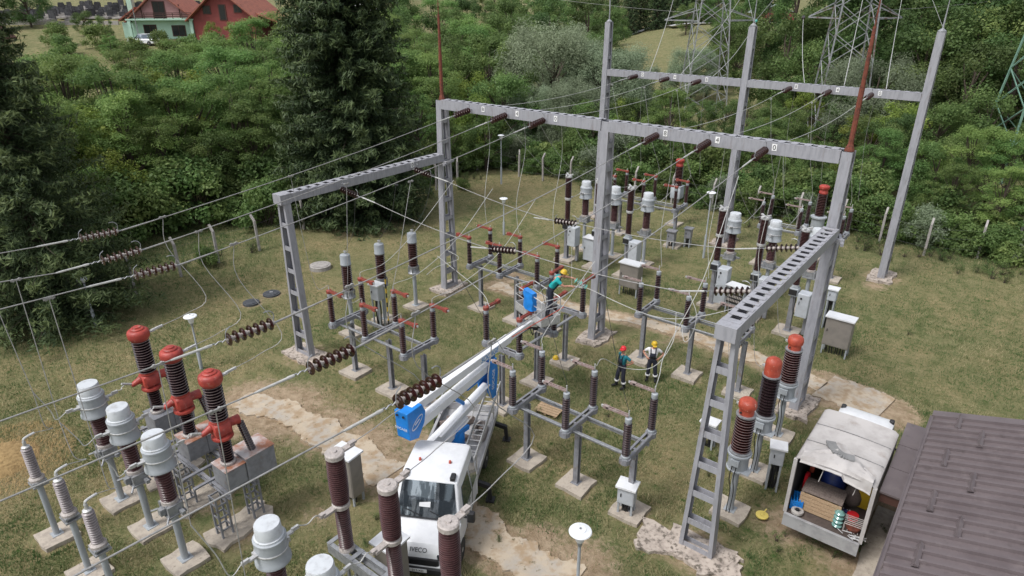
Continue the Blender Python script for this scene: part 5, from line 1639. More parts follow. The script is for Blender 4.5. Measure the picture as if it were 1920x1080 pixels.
    for s in (-.2, .2):
        for dz in (0, .1):
            mb = MB(); mb.bar((-.62 + s, -2.35, 1.42 + dz), (-.72 + s, -6.9, 1.62 + dz), .03, .075); mb.build('rail', 'alu', ld)
    for k in range(17):
        f = (k + .5) / 17
        mb = MB(); y = -2.35 - f * 4.55; x = -.62 - .1 * f; mb.tube([(x - .2, y, 1.47 + .2 * f), (x + .2, y, 1.47 + .2 * f)], .018, 6); mb.build('rung', 'alu', ld)

    # ---- boom, laid out in its own vertical plane: s along the boom, z up
    T0 = Vector((-12.7, 13.27, 0)); d = Vector((-.0825, .9966, 0)); nrm = Vector((.9966, .0825, 0))
    inv = Matrix.Rotation(-rz, 4, 'Z') @ Matrix.Translation((10.86, -9.95, 0))
    def bp(s, z, o=0.0): return inv @ (T0 + d * s + nrm * o + Vector((0, 0, z)))
    upn = inv.to_3x3() @ nrm
    def member(s0, z0, s1, z1, h0, h1, w, o, name, m):
        mb = MB()
        e = Vector((s1 - s0, z1 - z0)).normalized(); p = Vector((-e.y, e.x))
        pts = [(s0 - p.x * h0 / 2, z0 - p.y * h0 / 2), (s1 - p.x * h1 / 2, z1 - p.y * h1 / 2), (s1 + p.x * h1 / 2, z1 + p.y * h1 / 2), (s0 + p.x * h0 / 2, z0 + p.y * h0 / 2)]
        v = [bp(a, b, o - w / 2) for a, b in pts] + [bp(a, b, o + w / 2) for a, b in pts]
        mb.add(v, [(0, 3, 2, 1), (4, 5, 6, 7), (0, 1, 5, 4), (1, 2, 6, 5), (2, 3, 7, 6), (3, 0, 4, 7)])
        ob = mb.build(name, m, t)
        bv = ob.modifiers.new('b', 'BEVEL'); bv.width = .018; bv.segments = 2
        return ob
    member(-.95, 1.72, .35, 2.0, .32, .22, .46, 0, 'boom_base', 'boom')
    mb = MB(); mb.bar(bp(-.35, 1.85, .28), bp(.25, 1.78, .28), .1, .16); mb.build('base_cover', 'blue', t)
    member(-1.45, 1.95, 1.7, 2.5, .28, .26, .24, 0, 'lower_arm', 'boom')
    member(-1.2, 1.76, 1.6, 2.28, .1, .1, .16, 0, 'lower_link', 'boom')
    member(-1.1, 2.16, 1.6, 2.68, .05, .05, .1, .2, 'parallel_rod', 'boom')
    mb = MB(); mb.tube([bp(-1.42, 1.95, -.17), bp(-1.42, 1.95, .17)], .1, 14); mb.build('pivot', 'black', t)
    member(-1.95, 3.05, 1.8, 3.27, .3, .28, .26, 0, 'middle_arm', 'boom')
    mb = MB()
    poly = [(1.62, 3.5), (2.02, 3.54), (2.1, 2.95), (1.98, 2.05), (1.72, 2.02), (1.5, 2.4), (1.5, 2.8)]
    for o in (-.2, .2):
        v = [bp(a, b, o - .02) for a, b in poly] + [bp(a, b, o + .02) for a, b in poly]
        k = len(poly); mb.add(v, [tuple(range(k - 1, -1, -1)), tuple(range(k, 2 * k))] + [(i, (i + 1) % k, k + (i + 1) % k, k + i) for i in range(k)])
    mb.bar(bp(2.02, 3.5), bp(2.06, 2.1), .38, .05, up=upn)
    kn = mb.build('knuckle_plate', 'blue', t)
    mb = MB(); mb.tube([bp(.6, 2.98, 0), bp(1.55, 2.98, 0)], [.09, .07], 10); mb.tube([bp(1.4, 2.98), bp(1.8, 2.95)], .045, 8); mb.build('ram', 'blue', t)
    mb = MB(); mb.tube([bp(-.1, 3.0, -.02), bp(.4, 2.5, -.02)], .07, 8); mb.build('ram', 'blue', t)
    # elbow box
    poly = [(-2.56, 3.86), (-1.9, 3.86), (-1.76, 3.55), (-1.82, 3.2), (-2.12, 2.78), (-2.5, 2.9)]
    mb = MB(); v = [bp(a, b, -.25) for a, b in poly] + [bp(a, b, .25) for a, b in poly]; k = len(poly)
    mb.add(v, [tuple(range(k - 1, -1, -1)), tuple(range(k, 2 * k))] + [(i, (i + 1) % k, k + (i + 1) % k, k + i) for i in range(k)])
    eb = mb.build('elbow_box', 'blue', t)
    bv = eb.modifiers.new('b', 'BEVEL'); bv.width = .02; bv.segments = 2
    # side of the box facing the viewer carries an oval mark; its end face carries the lettering
    def mark(name, s, z, o, m, mbf):
        mb = MB(); mbf(mb); return mb.build(name, m, eb)
    def oval(mb):
        for (sa, sz, r0, r1) in ((0, 0, 1, .8),):
            vs = []; n = 28
            for i in range(n):
                a = 2 * PI * i / n
                for q in (r0, r1 if 3 < (i % 14) < 13 else .9):
                    vs.append(bp(-2.15 + math.cos(a) * .24 * q + math.sin(a) * .05, 3.36 + math.sin(a) * .17 * q + math.cos(a) * .1 * q, .2535))
            mb.add(vs, [(2 * i, 2 * ((i + 1) % n), 2 * ((i + 1) % n) + 1, 2 * i + 1) for i in range(n)])
        mb.add([bp(-2.26, 3.3, .254), bp(-2.05, 3.4, .254), bp(-2.05, 3.45, .254), bp(-2.26, 3.35, .254)], [(0, 1, 2, 3)])
    mark('oval_mark', 0, 0, 0, 'white', oval)
    # text in boom plane coordinates
    def btext(name, s_, size, m, parent, s, z, o, ex, ez, shear=0.0):
        q = text(name, s_, size, m, parent, (0, 0, 0), (0, 0, 0), .003, shear=shear)
        X = (bp(s + ex[0], z + ex[1], o + ex[2]) - bp(s, z, o)).normalized(); Z = (bp(s + ez[0], z + ez[1], o + ez[2]) - bp(s, z, o)).normalized()
        N = X.cross(Z); p = bp(s, z, o)
        q.matrix_local = Matrix(((X.x, Z.x, N.x, p.x), (X.y, Z.y, N.y, p.y), (X.z, Z.z, N.z, p.z), (0, 0, 0, 1)))
        return q
    btext('elbow_lettering', 'SOCAGE', .12, 'white', eb, -2.585, 3.3, 0, (0, 0, 1), (-.05, 1, 0))
    for o in (-.12, .12):
        mb = MB(); p = bp(-2.58, 3.74, o); mb.tube([p, bp(-2.605, 3.74, o)], .04, 10); mb.build('hole', 'black', eb)
    btext('knuckle_lettering', 'SOCAGE', .2, 'white', kn, 1.82, 2.78, .2225, (.08, 1, 0), (-1, .08, 0))
    # upper boom, outer and inner tubes
    ub = member(-2.2, 3.72, 3.1, 3.74, .29, .27, .25, 0, 'upper_boom', 'boom')
    member(3.05, 3.742, 4.55, 3.75, .22, .2, .19, 0, 'upper_boom_extension', 'boom')
    member(4.5, 3.74, 4.95, 3.5, .24, .18, .22, 0, 'jib_head', 'boom')
    btext('boom_lettering', 'SOCAGE', .26, 'inkb', ub, 1.75, 3.73, .1285, (1, .01, 0), (-.01, 1, 0), .3)
    # ---- basket
    bc = Vector((-13.2, 18.42, 0)); bx = Vector((.93, -.367, 0)); by = Vector((.367, .93, 0))
    def kp(a, b, z): return inv @ (bc + bx * a + by * b + Vector((0, 0, z)))
    bk = bpy.data.objects.new('basket', None); C.objects.link(bk); bk.parent = t
    mb = MB()
    A, B = .92, .41; ZF = 3.78
    fl = [kp(-A, -B, ZF), kp(A, -B, ZF), kp(A, B, ZF), kp(-A, B, ZF)]
    mb.add([p - Vector((0, 0, .04)) for p in fl] + fl, [(3, 2, 1, 0), (4, 5, 6, 7), (0, 1, 5, 4), (1, 2, 6, 5), (2, 3, 7, 6), (3, 0, 4, 7)])
    mb.build('floor', 'alu', bk)
    c4 = [(-A, -B), (A, -B), (A, B), (-A, B)]
    for i in range(4):
        (a, b), (a2, b2) = c4[i], c4[(i + 1) % 4]
        mb = MB(); p, q = kp(a, b, ZF + .16), kp(a2, b2, ZF + .16); mb.bar(p, q, .03, .3); mb.build('side_panel', 'alu', bk)
    for i in range(4):
        (a, b), (a2, b2) = c4[i], c4[(i + 1) % 4]
        mb = MB()
        z = ZF + 1.0
        mb.tube([kp(a, b, ZF + .3), kp(a, b, z - .05), kp(a * .96 + a2 * .04, b * .96 + b2 * .04, z), kp(a * .04 + a2 * .96, b * .04 + b2 * .96, z), kp(a2, b2, z - .05)], .02, 6)
        mb.tube([kp(a, b, ZF + .65), kp(a2, b2, ZF + .65)], .014, 6)
        mb.build('rail', 'alu', bk)
    # blue cover hanging on the rail by the controls
    mb = MB(); rr = random.Random(9)
    rows = []
    for i in range(9):
        for j in range(9):
            a = -.22 + (i / 8) * .62; z = ZF + .42 + (j / 8) * .72
            o = -.47 - .08 * math.sin(i / 8 * PI) * (1 if j < 7 else .6) - rr.uniform(0, .03)
            rows.append(kp(a - .03 * math.sin(j * 1.3) , o, z))
    fs = [(i * 9 + j, (i + 1) * 9 + j, (i + 1) * 9 + j + 1, i * 9 + j + 1) for i in range(8) for j in range(8)]
    back = [kp(-.22 + (i / 8) * .62, -.3 + .02 * (j % 2), ZF + .42 + (j / 8) * .72) for i in range(9) for j in range(9)]
    fs2 = [tuple(81 + k for k in reversed(f)) for f in fs]
    ed = []
    loop = [i * 9 for i in range(9)] + [72 + j for j in range(1, 9)] + [i * 9 + 8 for i in range(7, -1, -1)] + [j for j in range(7, 0, -1)]
    for a, b in zip(loop, loop[1:] + loop[:1]): ed.append((b, a, a + 81, b + 81))
    mb.add(rows + back, fs + fs2 + ed, True); mb.build('control_cover', 'blue', bk)
    mb = MB()
    for k in range(14):
        a, b = rr.uniform(-.9, -.15), rr.uniform(-.3, .3); mb.bar(kp(a, b, ZF + .03), kp(a + rr.uniform(-.2, .2), b + rr.uniform(-.1, .1), ZF + .08 + rr.uniform(0, .1)), rr.uniform(.03, .09))
    mb.build('tool_pile', 'concg', bk)
    mb = MB()
    for a, b in ((-.05, -.2), (.15, -.15)): mb.bar(kp(a, b, ZF - .5), kp(a, b, ZF - .05), .16, .2)
    mb.bar(kp(.0, -.45, ZF - .35), kp(.4, .35, ZF - .3), .2, .16); mb.tube(spline([kp(.2, -.3, ZF - .2), kp(.5, -.5, ZF - .5), kp(.3, -.6, ZF)], 4), .02, 5)
    mb.build('levelling_gear', 'black', bk)

def build_box_truck():
    X0, X1, Y0, Y1 = -3.08, -1.02, 17.1, 20.15
    t = thing('box_truck', 'small canvas covered truck with open back parked beside the brown roof', 'truck', (-2.05, 18.5, 0), 0)
    o = Vector((2.05, -18.5))
    x0, x1, y0, y1 = X0 + o.x, X1 + o.x, Y0 + o.y, Y1 + o.y
    mb = MB(); mb.box(x0, x1, y0 - .08, y1, .82, .9); mb.build('load_floor', 'bed', t)
    mb = MB(); mb.box(x0 + .35, x1 - .35, y0, y1 + 1.9, .5, .8); mb.build('chassis', 'black', t)
    for s, x in ((-1, x0), (1, x1)):
        mb = MB(); mb.box(x - .015, x + .015, y0, y1, .9, 1.3); mb.build('side_board', 'aluside', t)
        rr = random.Random(5 + s)
        vs = []; nx, nz = 16, 8
        for j in range(nz + 1):
            for i in range(nx + 1):
                y = y0 + (y1 - y0) * i / nx; z = 1.28 + (2.83 - 1.28) * j / nz
                vs.append((x + s * (.03 + .012 * math.sin(i * 1.9 + j * .4) * (1 - j / nz)), y, z))
        k = len(vs); vs += [(x + s * .004, b, c) for a, b, c in vs]
        q = lambda i, j: j * (nx + 1) + i
        fs = [(q(i, j), q(i + 1, j), q(i + 1, j + 1), q(i, j + 1)) for i in range(nx) for j in range(nz)]
        fs += [tuple(k + a for a in reversed(f)) for f in fs]
        mb = MB(); mb.add(vs, fs, True); mb.build('side_curtain', 'canvas', t)
        mb = MB(); mb.bar((x, y0, .9), (x, y0, 2.82), .1, .1); mb.build('rear_post', 'canvas', t)
        wheel(t, (x0 + .2) if s < 0 else (x1 - .2), y0 + .9, .35, .3); wheel(t, (x0 + .2) if s < 0 else (x1 - .2), y1 + 1.15, .35, .24)
    mb = MB(); mb.box(x0, x1, y1 - .02, y1 + .02, .9, 2.82); mb.build('front_wall', 'innershade', t)  # interior shade is painted into this wall's colour
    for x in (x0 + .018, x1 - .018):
        mb = MB(); mb.box(x - .003, x + .003, y0 + .06, y1 - .03, .91, 2.8); mb.build('side_shade_sheet', 'innershade', t)  # dark sheets added to deepen the shade along the inner sides
    mb = MB(); mb.box(x0 + .03, x1 - .03, y0 + .06, y1 - .03, 2.77, 2.78); mb.build('roof_shade_sheet', 'innershade', t)  # added dark sheet, coloured as the shade under the canvas roof
    # canvas roof with sagging bays between hoops
    vs = []; nx, ny = 18, 26; rr = random.Random(2)
    for j in range(ny + 1):
        f = j / ny; y = y0 - .02 + (y1 - y0 + .04) * f
        for i in range(nx + 1):
            a = i / nx; x = x0 - .035 + (x1 - x0 + .07) * a
            hoop = abs(math.sin(f * PI * 3))
            z = 2.88 + .05 * math.sin(a * PI) - .045 * hoop * math.sin(a * PI) + .006 * noise.noise((x * 3, y * 3, 0))
            if i in (0, nx): z = 2.8
            vs.append((x, y, z))
    q = lambda i, j: j * (nx + 1) + i
    fs = [(q(i, j), q(i + 1, j), q(i + 1, j + 1), q(i, j + 1)) for i in range(nx) for j in range(ny)]
    k = len(vs); vs += [(a, b, c - .02) for a, b, c in vs]; fs += [tuple(k + a for a in reversed(f)) for f in fs]
    mb = MB(); mb.add(vs, fs, True); roof = mb.build('canvas_roof', 'canvas', t)
    for f in (1 / 3, 2 / 3):
        mb = MB(); y = y0 + (y1 - y0) * f
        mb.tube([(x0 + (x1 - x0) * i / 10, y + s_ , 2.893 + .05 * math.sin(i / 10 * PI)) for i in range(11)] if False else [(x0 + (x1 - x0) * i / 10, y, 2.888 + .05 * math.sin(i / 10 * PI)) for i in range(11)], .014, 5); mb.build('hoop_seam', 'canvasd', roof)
    # rear flap thrown up over the roof, folded and creased
    vs = []; nx, ny = 22, 12
    for j in range(ny + 1):
        g = j / ny
        for i in range(nx + 1):
            a = i / nx; x = x0 + .12 + (x1 - x0 - .2) * a
            reach = .4 + .95 * max(0, 1 - abs(a - .45) / .55)
            y = y0 - .1 + g * reach * 1.0
            z = 2.93 + .05 * math.sin(a * PI) + (.06 + .16 * abs(noise.noise((a * 6, g * 4, 1)))) * math.sin(g * PI * .9 + .2) + (.12 * math.exp(-((a - .36 - .12 * (1 - g)) / .05) ** 2) * g)
            if g < .12: z -= .12 + .2 * (a if a > .6 else 0)
            vs.append((x, y, z))
    q = lambda i, j: j * (nx + 1) + i
    fs = [(q(i, j), q(i + 1, j), q(i + 1, j + 1), q(i, j + 1)) for i in range(nx) for j in range(ny)]
    k = len(vs); vs += [(a, b, c - .012) for a, b, c in vs]; fs += [tuple(k + a for a in reversed(f)) for f in fs]
    mb = MB(); mb.add(vs, fs, True); fl = mb.build('rear_flap', 'canvas', roof)
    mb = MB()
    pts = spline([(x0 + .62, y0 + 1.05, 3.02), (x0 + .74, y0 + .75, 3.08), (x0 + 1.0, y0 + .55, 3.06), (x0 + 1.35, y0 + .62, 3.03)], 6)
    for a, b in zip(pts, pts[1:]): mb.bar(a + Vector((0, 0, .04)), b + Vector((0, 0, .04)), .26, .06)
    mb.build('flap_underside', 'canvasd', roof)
    # let down tailboard
    mb = MB(); mb.box(x0, x1, y0 - .14, y0 - .1, .5, .9); mb.box(x0, x1, y0 - .15, y0 - .06, .88, .93); mb.build('tailboard', 'aluside', t)
    for a, b in ((-.28, .9), (.62, .95)):
        mb = MB(); mb.tube([(a, y0 + .02, 2.8), (a - .06, y0 + .0, 2.35)], .012, 5); mb.build('strap', 'canvas', t)
    # cab
    secs = [(y1 + .08, .92, 2.3), (y1 + .3, .93, 2.42), (y1 + 1.3, .93, 2.42), (y1 + 1.6, .9, 2.28), (y1 + 1.95, .9, 1.35), (y1 + 2.2, .86, 1.15), (y1 + 2.28, .82, .9)]
    vs = []; fs = []; n = 10
    for y, w, z in secs:
        ring = [(w * .95, .5), (w, .7), (w, min(1.3, z - .1)), (w * .86, z - .07), (w * .7, z)]
        vs += [(a, y, b) for a, b in ring] + [(-a, y, b) for a, b in reversed(ring)]
    for i in range(len(secs) - 1):
        for j in range(n):
            jj = (j + 1) % n; fs.append((i * n + j, i * n + jj, (i + 1) * n + jj, (i + 1) * n + j))
    fs.append(tuple(range(n))); fs.append(tuple(range(len(secs) * n - 1, (len(secs) - 1) * n - 1, -1)))
    mb = MB(); mb.add([(a, b, c) for a, b, c in vs], fs, True); mb.build('cab', 'white', t)
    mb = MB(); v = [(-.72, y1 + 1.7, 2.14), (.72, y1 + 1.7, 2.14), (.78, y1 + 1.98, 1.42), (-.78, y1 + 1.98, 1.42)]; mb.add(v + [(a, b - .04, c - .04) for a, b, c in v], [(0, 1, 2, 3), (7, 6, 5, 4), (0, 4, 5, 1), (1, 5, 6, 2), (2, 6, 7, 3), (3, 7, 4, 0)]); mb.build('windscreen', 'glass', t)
    for s in (-1, 1):
        mb = MB(); mb.bar((s * .9, y1 + .62, 1.9), (s * 1.12, y1 + .58, 1.92), .04); mb.bbox(s * 1.17 - .09, s * 1.17 + .09, y1 + .5, y1 + .62, 1.8, 2.12, .03); mb.build('mirror', 'black', t)
        mb = MB(); mb.bbox(s * .72 - .07, s * .72 + .07, y1 + 1.2, y1 + 1.36, 2.36, 2.47, .02); mb.build('marker_lamp', 'black', t)
    # ---- load, each lying in the truck on its own
    def L(name, label, cat, loc, rz=0): return thing(name, label, cat, (loc[0] - 2.05, loc[1] + 18.5, loc[2]), rz)
    c = L('timber_crate', 'slatted timber crate in the open back of the small truck', 'crate', (-.22, -.72, .92), .02)
    for i in range(5):
        mb = MB(); mb.box(-.56, .56, -.36, -.335, .02 + i * .125, .125 + i * .125); mb.build('slat', 'wood', c)
    for i in range(5):
        mb = MB(); y = -.33 + i * .15; mb.box(-.56, .56, y, y + .125, .655, .68); mb.build('slat', 'woodg', c)
    mb = MB()
    for x in (-.5, .5): mb.box(x - .03, x + .03, -.32, .36, .03, .64)
    mb.build('frame', 'woodg', c)
    c = L('drum', 'blue drum with yellow base behind the crate in the truck', 'drum', (-.15, .1, .92))
    mb = MB(); mb.lathe([(.34, .32), (.35, .5), (.34, .52), (.35, .98), (.32, 1.02)], 22); mb.build('body', 'blued', c)
    mb = MB(); mb.lathe([(.352, 0), (.352, .3), (.35, .318)], 22); mb.build('base_band', 'yellow', c)
    c = L('crate', 'blue plastic crate at the left edge of the truck floor', 'crate', (-.86, -.95, .92), .25)
    mb = MB(); mb.box(-.17, .17, -.24, .24, 0, .03)
    for s in (-1, 1):
        for k in range(4): mb.box(-.17, .17, s * .23 - .01, s * .23 + .01, .04 + k * .07, .09 + k * .07); mb.box(s * .16 - .01, s * .16 + .01, -.24, .24, .04 + k * .07, .09 + k * .07)
    for a in (-1, 1):
        for b in (-1, 1): mb.box(a * .16 - .015, a * .16 + .015, b * .23 - .015, b * .23 + .015, 0, .34)
    for x in (-.08, 0, .08): mb.box(x - .015, x + .015, -.24, .24, .3, .33)
    mb.build('shell', 'blue', c)
    c = L('pulley', 'grey pulley wheel on the truck floor before the blue crate', 'pulley', (-.72, -1.3, .93))
    mb = MB()
    mb.lathe([(.09, .0), (.17, .02), (.18, .06), (.17, .1), (.09, .12), (.09, .0)], 18); mb.build('sheave', 'concg', c)
    mb = MB(); mb.lathe([(.02, -.01), (.05, .01), (.05, .14), (.02, .15)], 10); mb.build('hub', 'black', c)
    c = L('insulator_stack', 'short string of green glass insulators on the truck floor', 'insulator', (.34, -1.16, .92))
    for k in range(4):
        mb = MB(); mb.lathe([(.04, .0), (.13, .02), (.14, .05), (.1, .09), (.05, .12)], 18, (.0, .02 * k, .02 + k * .13)); mb.build('disc', 'glassg', c)
    c = L('basket_tray', 'wire basket of metal fittings at the right rear of the truck', 'basket', (.74, -1.02, .92), .1)
    mb = MB()
    for k in range(6): mb.tube([(-.22 + k * .09, -.2, .04), (-.22 + k * .09, .2, .04)], .01, 5); mb.tube([(-.24, -.2 + k * .08, .3), (.24, -.2 + k * .08, .3)], .012, 5)
    for a in (-.24, .24):
        for b in (-.2, .2): mb.tube([(a, b, 0), (a, b, .32)], .014, 5)
    mb.build('frame', 'cement', c)
    mb = MB(); mb.lathe([(.16, 0), (.2, .08), (.19, .12), (.02, .14)], 16, (0, 0, .02)); mb.build('bowl', 'rust', c)
    c = L('cable_reel', 'red cable reel at the right of the truck floor', 'reel', (.62, -.55, .93))
    mb = MB(); mb.lathe([(.16, 0), (.16, .02), (.09, .03), (.09, .12), (.16, .13), (.16, .15)], 18); mb.build('drum', 'redhat', c)
    c = L('clamp_pile', 'pile of blue and silver clamps next to the green insulators', 'tools', (.38, -.62, .93))
    mb = MB(); rr = random.Random(3)
    for k in range(12): x, y = rr.uniform(-.2, .2), rr.uniform(-.12, .12); mb.tube([(x, y, .03), (x + rr.uniform(-.1, .1), y + .1, .06 + rr.random() * .12)], .02, 5)
    mb.build('clamps', 'alu', c)
    mb = MB(); mb.bbox(-.2, .1, .1, .2, 0, .14, .02); mb.build('case', 'blued', c)
    c = L('hose', 'coiled red hose hanging inside the left wall of the truck', 'hose', (-.85, -.3, 1.0))
    mb = MB()
    for k in range(4): mb.tube([(.02 * k, .2 * math.cos(a * .4), .4 + .3 * math.sin(a * .4)) for a in range(17)], .02, 5, cap=False)
    mb.build('coil', 'redhat', c)
    mb = MB(); mb.tube([(.05, .4, .5), (.06, .5, 1.3)], .07, 8); mb.build('roll', 'orange', c)
    c = L('canister', 'yellow canister in the dark right corner of the truck', 'canister', (.72, .2, .92))
    mb = MB(); mb.bbox(-.17, .17, -.12, .12, 0, .9, .03); mb.build('body', 'yellow', c)
    mb = MB(); mb.lathe([(.04, .9), (.04, .96), (.05, .97)], 10, (.05, 0, 0)); mb.build('cap', 'black', c)
    c = L('tool_bundle', 'bundle of metal rods and pliers spilling at the right of the tail edge', 'tools', (.68, -1.38, .93))
    mb = MB()
    for k in range(12): x, y = rr.uniform(-.3, .25), rr.uniform(-.1, .08); a = rr.uniform(-.9, .4); mb.tube([(x, y, .02 + .01 * k), (x + math.cos(a) * .24, y + math.sin(a) * .16, .03 + .01 * k)], .012, 5)
    mb.build('rods', 'alu', c)
    c = L('sack', 'brown sack in the shadow behind the crate and drum', 'sack', (.42, .15, .92))
    mb = MB(); mb.lathe([(.2, 0), (.27, .1), (.28, .3), (.2, .5), (.07, .6), (.1, .68)], 14); mb.build('body', 'woodg', c)
# ================================================================ placing the equipment
PU_L = (-20.25, -18.3, -16.25)
PU_R = (-11.1, -9.25, -7.3)
WU = (-21.3, -19.1, -17.0, -11.6, -9.5, -7.4)
ORD6 = ('first', 'second', 'third', 'fourth', 'fifth', 'sixth')
DL = (-20.65, -18.65, -16.5)
DR = (-11.2, -9.1, -7.05)

def series(proto, spots, group=None):
    """first spot moves the prototype itself, the rest are copies"""
    out = []
    for i, (x, y, rz, lab) in enumerate(spots):
        if i == 0:
            o = proto; o.location = (x, y, 0); o.rotation_euler = (0, 0, rz); o['label'] = lab
            if group: o['group'] = group
        else:
            o = dup(proto, (x, y, 0), rz, lab, group)
        out.append(o)
        PADS.append((x, y, 1.0))
    return out

def build_equipment():
    build_gantry()
    series(make_arrester(), [(-20.2, 3.6, 0, 'grey ribbed surge arrester farthest from the bottom edge, by the dry hay'), (-17.95, 3.6, 0, 'middle one of three grey ribbed surge arresters at the lower left'),
                             (-16.15, 3.6, 0, 'grey ribbed surge arrester nearest the bottom edge, with its post cut off')], 'grey surge arresters at the lower left')
    g = 'white capped current transformers'
    series(make_ct(), [(PU_L[0], 5.5, 0, 'white capped transformer nearest the left edge, in front of the red heads'), (PU_L[1], 5.5, 0, 'middle white capped transformer of the lower left row'),
                       (PU_L[2], 5.5, 0, 'right one of the three white capped transformers before the red breaker'), (PU_R[0], 5.5, 0, 'white capped transformer cut by the bottom edge, left of the brown breaker'),
                       (PU_R[1], 5.5, 0, 'white cap just showing at the bottom edge beside the brown breaker'),
                       (-20.9, 34.1, PI, 'white capped transformer behind the middle mast, nearest the mast row left'), (-18.85, 34.1, PI, 'white capped transformer seen just right of the middle mast'),
                       (-16.7, 34.1, PI, 'white capped transformer left of the far red capped column'), (-11.35, 33.5, PI, 'white capped transformer left in the far right bay'),
                       (-9.25, 33.5, PI, 'white capped transformer in the middle of the far right bay'), (-7.2, 33.5, PI, 'white capped transformer behind the top of the right beam')], g)
    build_far = series(make_far_breaker(), [(-20.8, 31.95, 0, 'brown breaker column left of the middle mast with pale cabinet'), (-18.75, 31.95, 0, 'brown breaker column hidden behind the middle mast'),
                                            (-16.7, 31.95, 0, 'brown breaker column right of the middle mast with pale cabinet'), (-11.25, 31.3, 0, 'brown breaker column leftmost in the right far bay'),
                                            (-9.15, 31.2, 0, 'brown breaker column in the middle of the right far bay'), (-7.1, 30.6, 0, 'brown breaker column behind the slotted right beam')], 'brown breaker columns on posts')
    build_rb = make_red_breaker()
    for x in (-2.1, 0, 2.1): PADS.append((-18.3 + x, 7.25, 1.7))
    make_brown_breaker()
    g = 'voltage transformers with grey caps'
    series(make_vt('grey'), [(-23.45, 17.6, 0, 'grey capped transformer nearest the left mast'), (-23.3, 19.5, 0, 'middle one of three grey capped transformers behind the red arms'),
                             (-23.2, 21.55, 0, 'grey capped transformer nearest the tall spruce')], g)
    g = 'voltage transformers with red domes'
    pr = make_vt('red')
    series(pr, [(-4.65, 17.1, 0, 'red domed transformer nearest the camera, right of the right ladder mast'), (-4.75, 21.95, 0, 'red domed transformer farthest back, beside the big right mast')], g)
    series(make_vt('red', .18), [(-4.72, 19.45, 0, 'middle red capped transformer with taller cap and black ribs')], g)
    # disconnectors
    make_disconnector('three pole disconnector with bright red arms on the left of the yard', (-18.6, 15.35, 0), 0, (-2.05, -.05, 2.1), (1, 0), 'redarm', 'porc', (-1.95, .35, 2.3))
    make_disconnector('three pole disconnector with red arms behind the turquoise worker', (-18.45, 23.55, 0), 0, (-2.0, -.1, 2.1), (-1, 0), 'redarm', 'porcd', (-2.0, .3, 2.2))
    make_disconnector('three pole disconnector with open faded arms in the middle of the yard', (-9.15, 15.15, 0), 0, (-2.05, 0, 2.1), (-1, 0), 'pinkarm', 'porcd', (-2.05, 0, 2.0))
    make_disconnector('three pole disconnector with faded arms behind the two standing men', (-9.2, 23.9, 0), 0, (-2.1, 0, 2.1), (-1, 0), 'pinkarm', 'porcd', (-2.2, 0, 2.2))
    make_disconnector('disconnector with orange red arms standing under the lift basket', (-13.95, 19.4, 0), PI / 2, (-2.15, .1, 2.2), (1, 0), 'redarm', 'porcd', (-2.2, .1, 2.2))
    make_disconnector('far disconnector with red arms along the back fence left of the red capped column', (-18.7, 38.2, 0), 0, (-2.1, 0, 2.2), (-1, 0), 'redarm', 'porc', (-2.0, 2.0))
    make_disconnector('far disconnector with grey arms at the back of the right bay', (-9.2, 38.6, 0), 0, (-2.1, 0, 2.2), (-1, 0), 'pinkarm', 'porcd', (-2.0, .0, 2.0))
    for x in (-20.55, -18.25, -16.3): PADS.extend([(x, 15.35, 1.1), (x, 23.6, 1.1)])
    for x in (-11.2, -9.15, -7.1): PADS.extend([(x, 15.15, 1.1), (x, 23.9, 1.1)])
    for y in (17.2, 19.5, 21.6): PADS.append((-13.95, y, 1.1))
    # coupling capacitors with red caps
    for loc, lab in (((-18.55, 42.2, 0), 'tall red capped column on a grey box at the back fence'), ((-9.0, 41.2, 0), 'red capped column on a grey drum behind the right beam')):
        t = thing('coupling_capacitor', lab, 'instrument transformer', loc, 0, None)
        pad(t, 0, 0, 1.0, .1, 6); post(t, 1.6, .2, round_=True, m='lgrey')
        mb = MB()
        if loc[0] < -15: mb.bbox(-.36, .36, -.32, .32, 1.95, 2.75, .02); mb.lathe([(.2, 1.6), (.2, 1.95)], 12); mb.cbox(0, 0, 2.78, .8, .7, .04)
        else: mb.lathe([(.3, 1.6), (.42, 1.66), (.42, 1.75), (.37, 1.8), (.37, 2.62), (.46, 2.66), (.46, 2.74), (.3, 2.78)], 20)
        mb.build('tank', 'lgrey', t)
        mb = MB(); mb.ins(sheds(2.8, 4.15, .2, .275, 14), 20); mb.build('insulator', ['porc', 'rimv'], t)
        mb = MB(); mb.lathe([(.25, 4.15), (.25, 4.25), (.23, 4.28), (.23, 4.38), (.28, 4.42), (.3, 4.5), (.29, 4.58), (.2, 4.64), (.08, 4.66)], 22); mb.build('cap', 'red', t)
    # lamps
    lp = make_lamp(2.55)
    spots = [(-26.1, 11.4, 'yard lamp behind the red headed breaker'), (-6.48, 11.05, 'yard lamp cut by the bottom edge, nearest the camera'), (-26.6, 33.1, 'yard lamp in the open grass behind the left disconnectors')]
    for i, (x, y, lab) in enumerate(spots):
        if i == 0: lp.location = (x, y, 0); lp['label'] = lab; lp['group'] = 'yard lamps'
        else: dup(lp, (x, y, 0), 0, lab, 'yard lamps', 1.0 if i != 1 else 1.07)
    l2 = make_lamp(4.15)
    l2.location = (-34.84, 43.05, 0); l2['label'] = 'tall yard lamp at the back left corner by the bent fence posts'; l2['group'] = 'yard lamps'
    dup(l2, (-14.28, 37.4, 0), 0, 'tall yard lamp beside the far gantry mast', 'yard lamps')
    dup(l2, (-33.93, 10.3, 0), 0, 'yard lamp post by the left spruce with its head among the branches', 'yard lamps', (1, 1, .62))
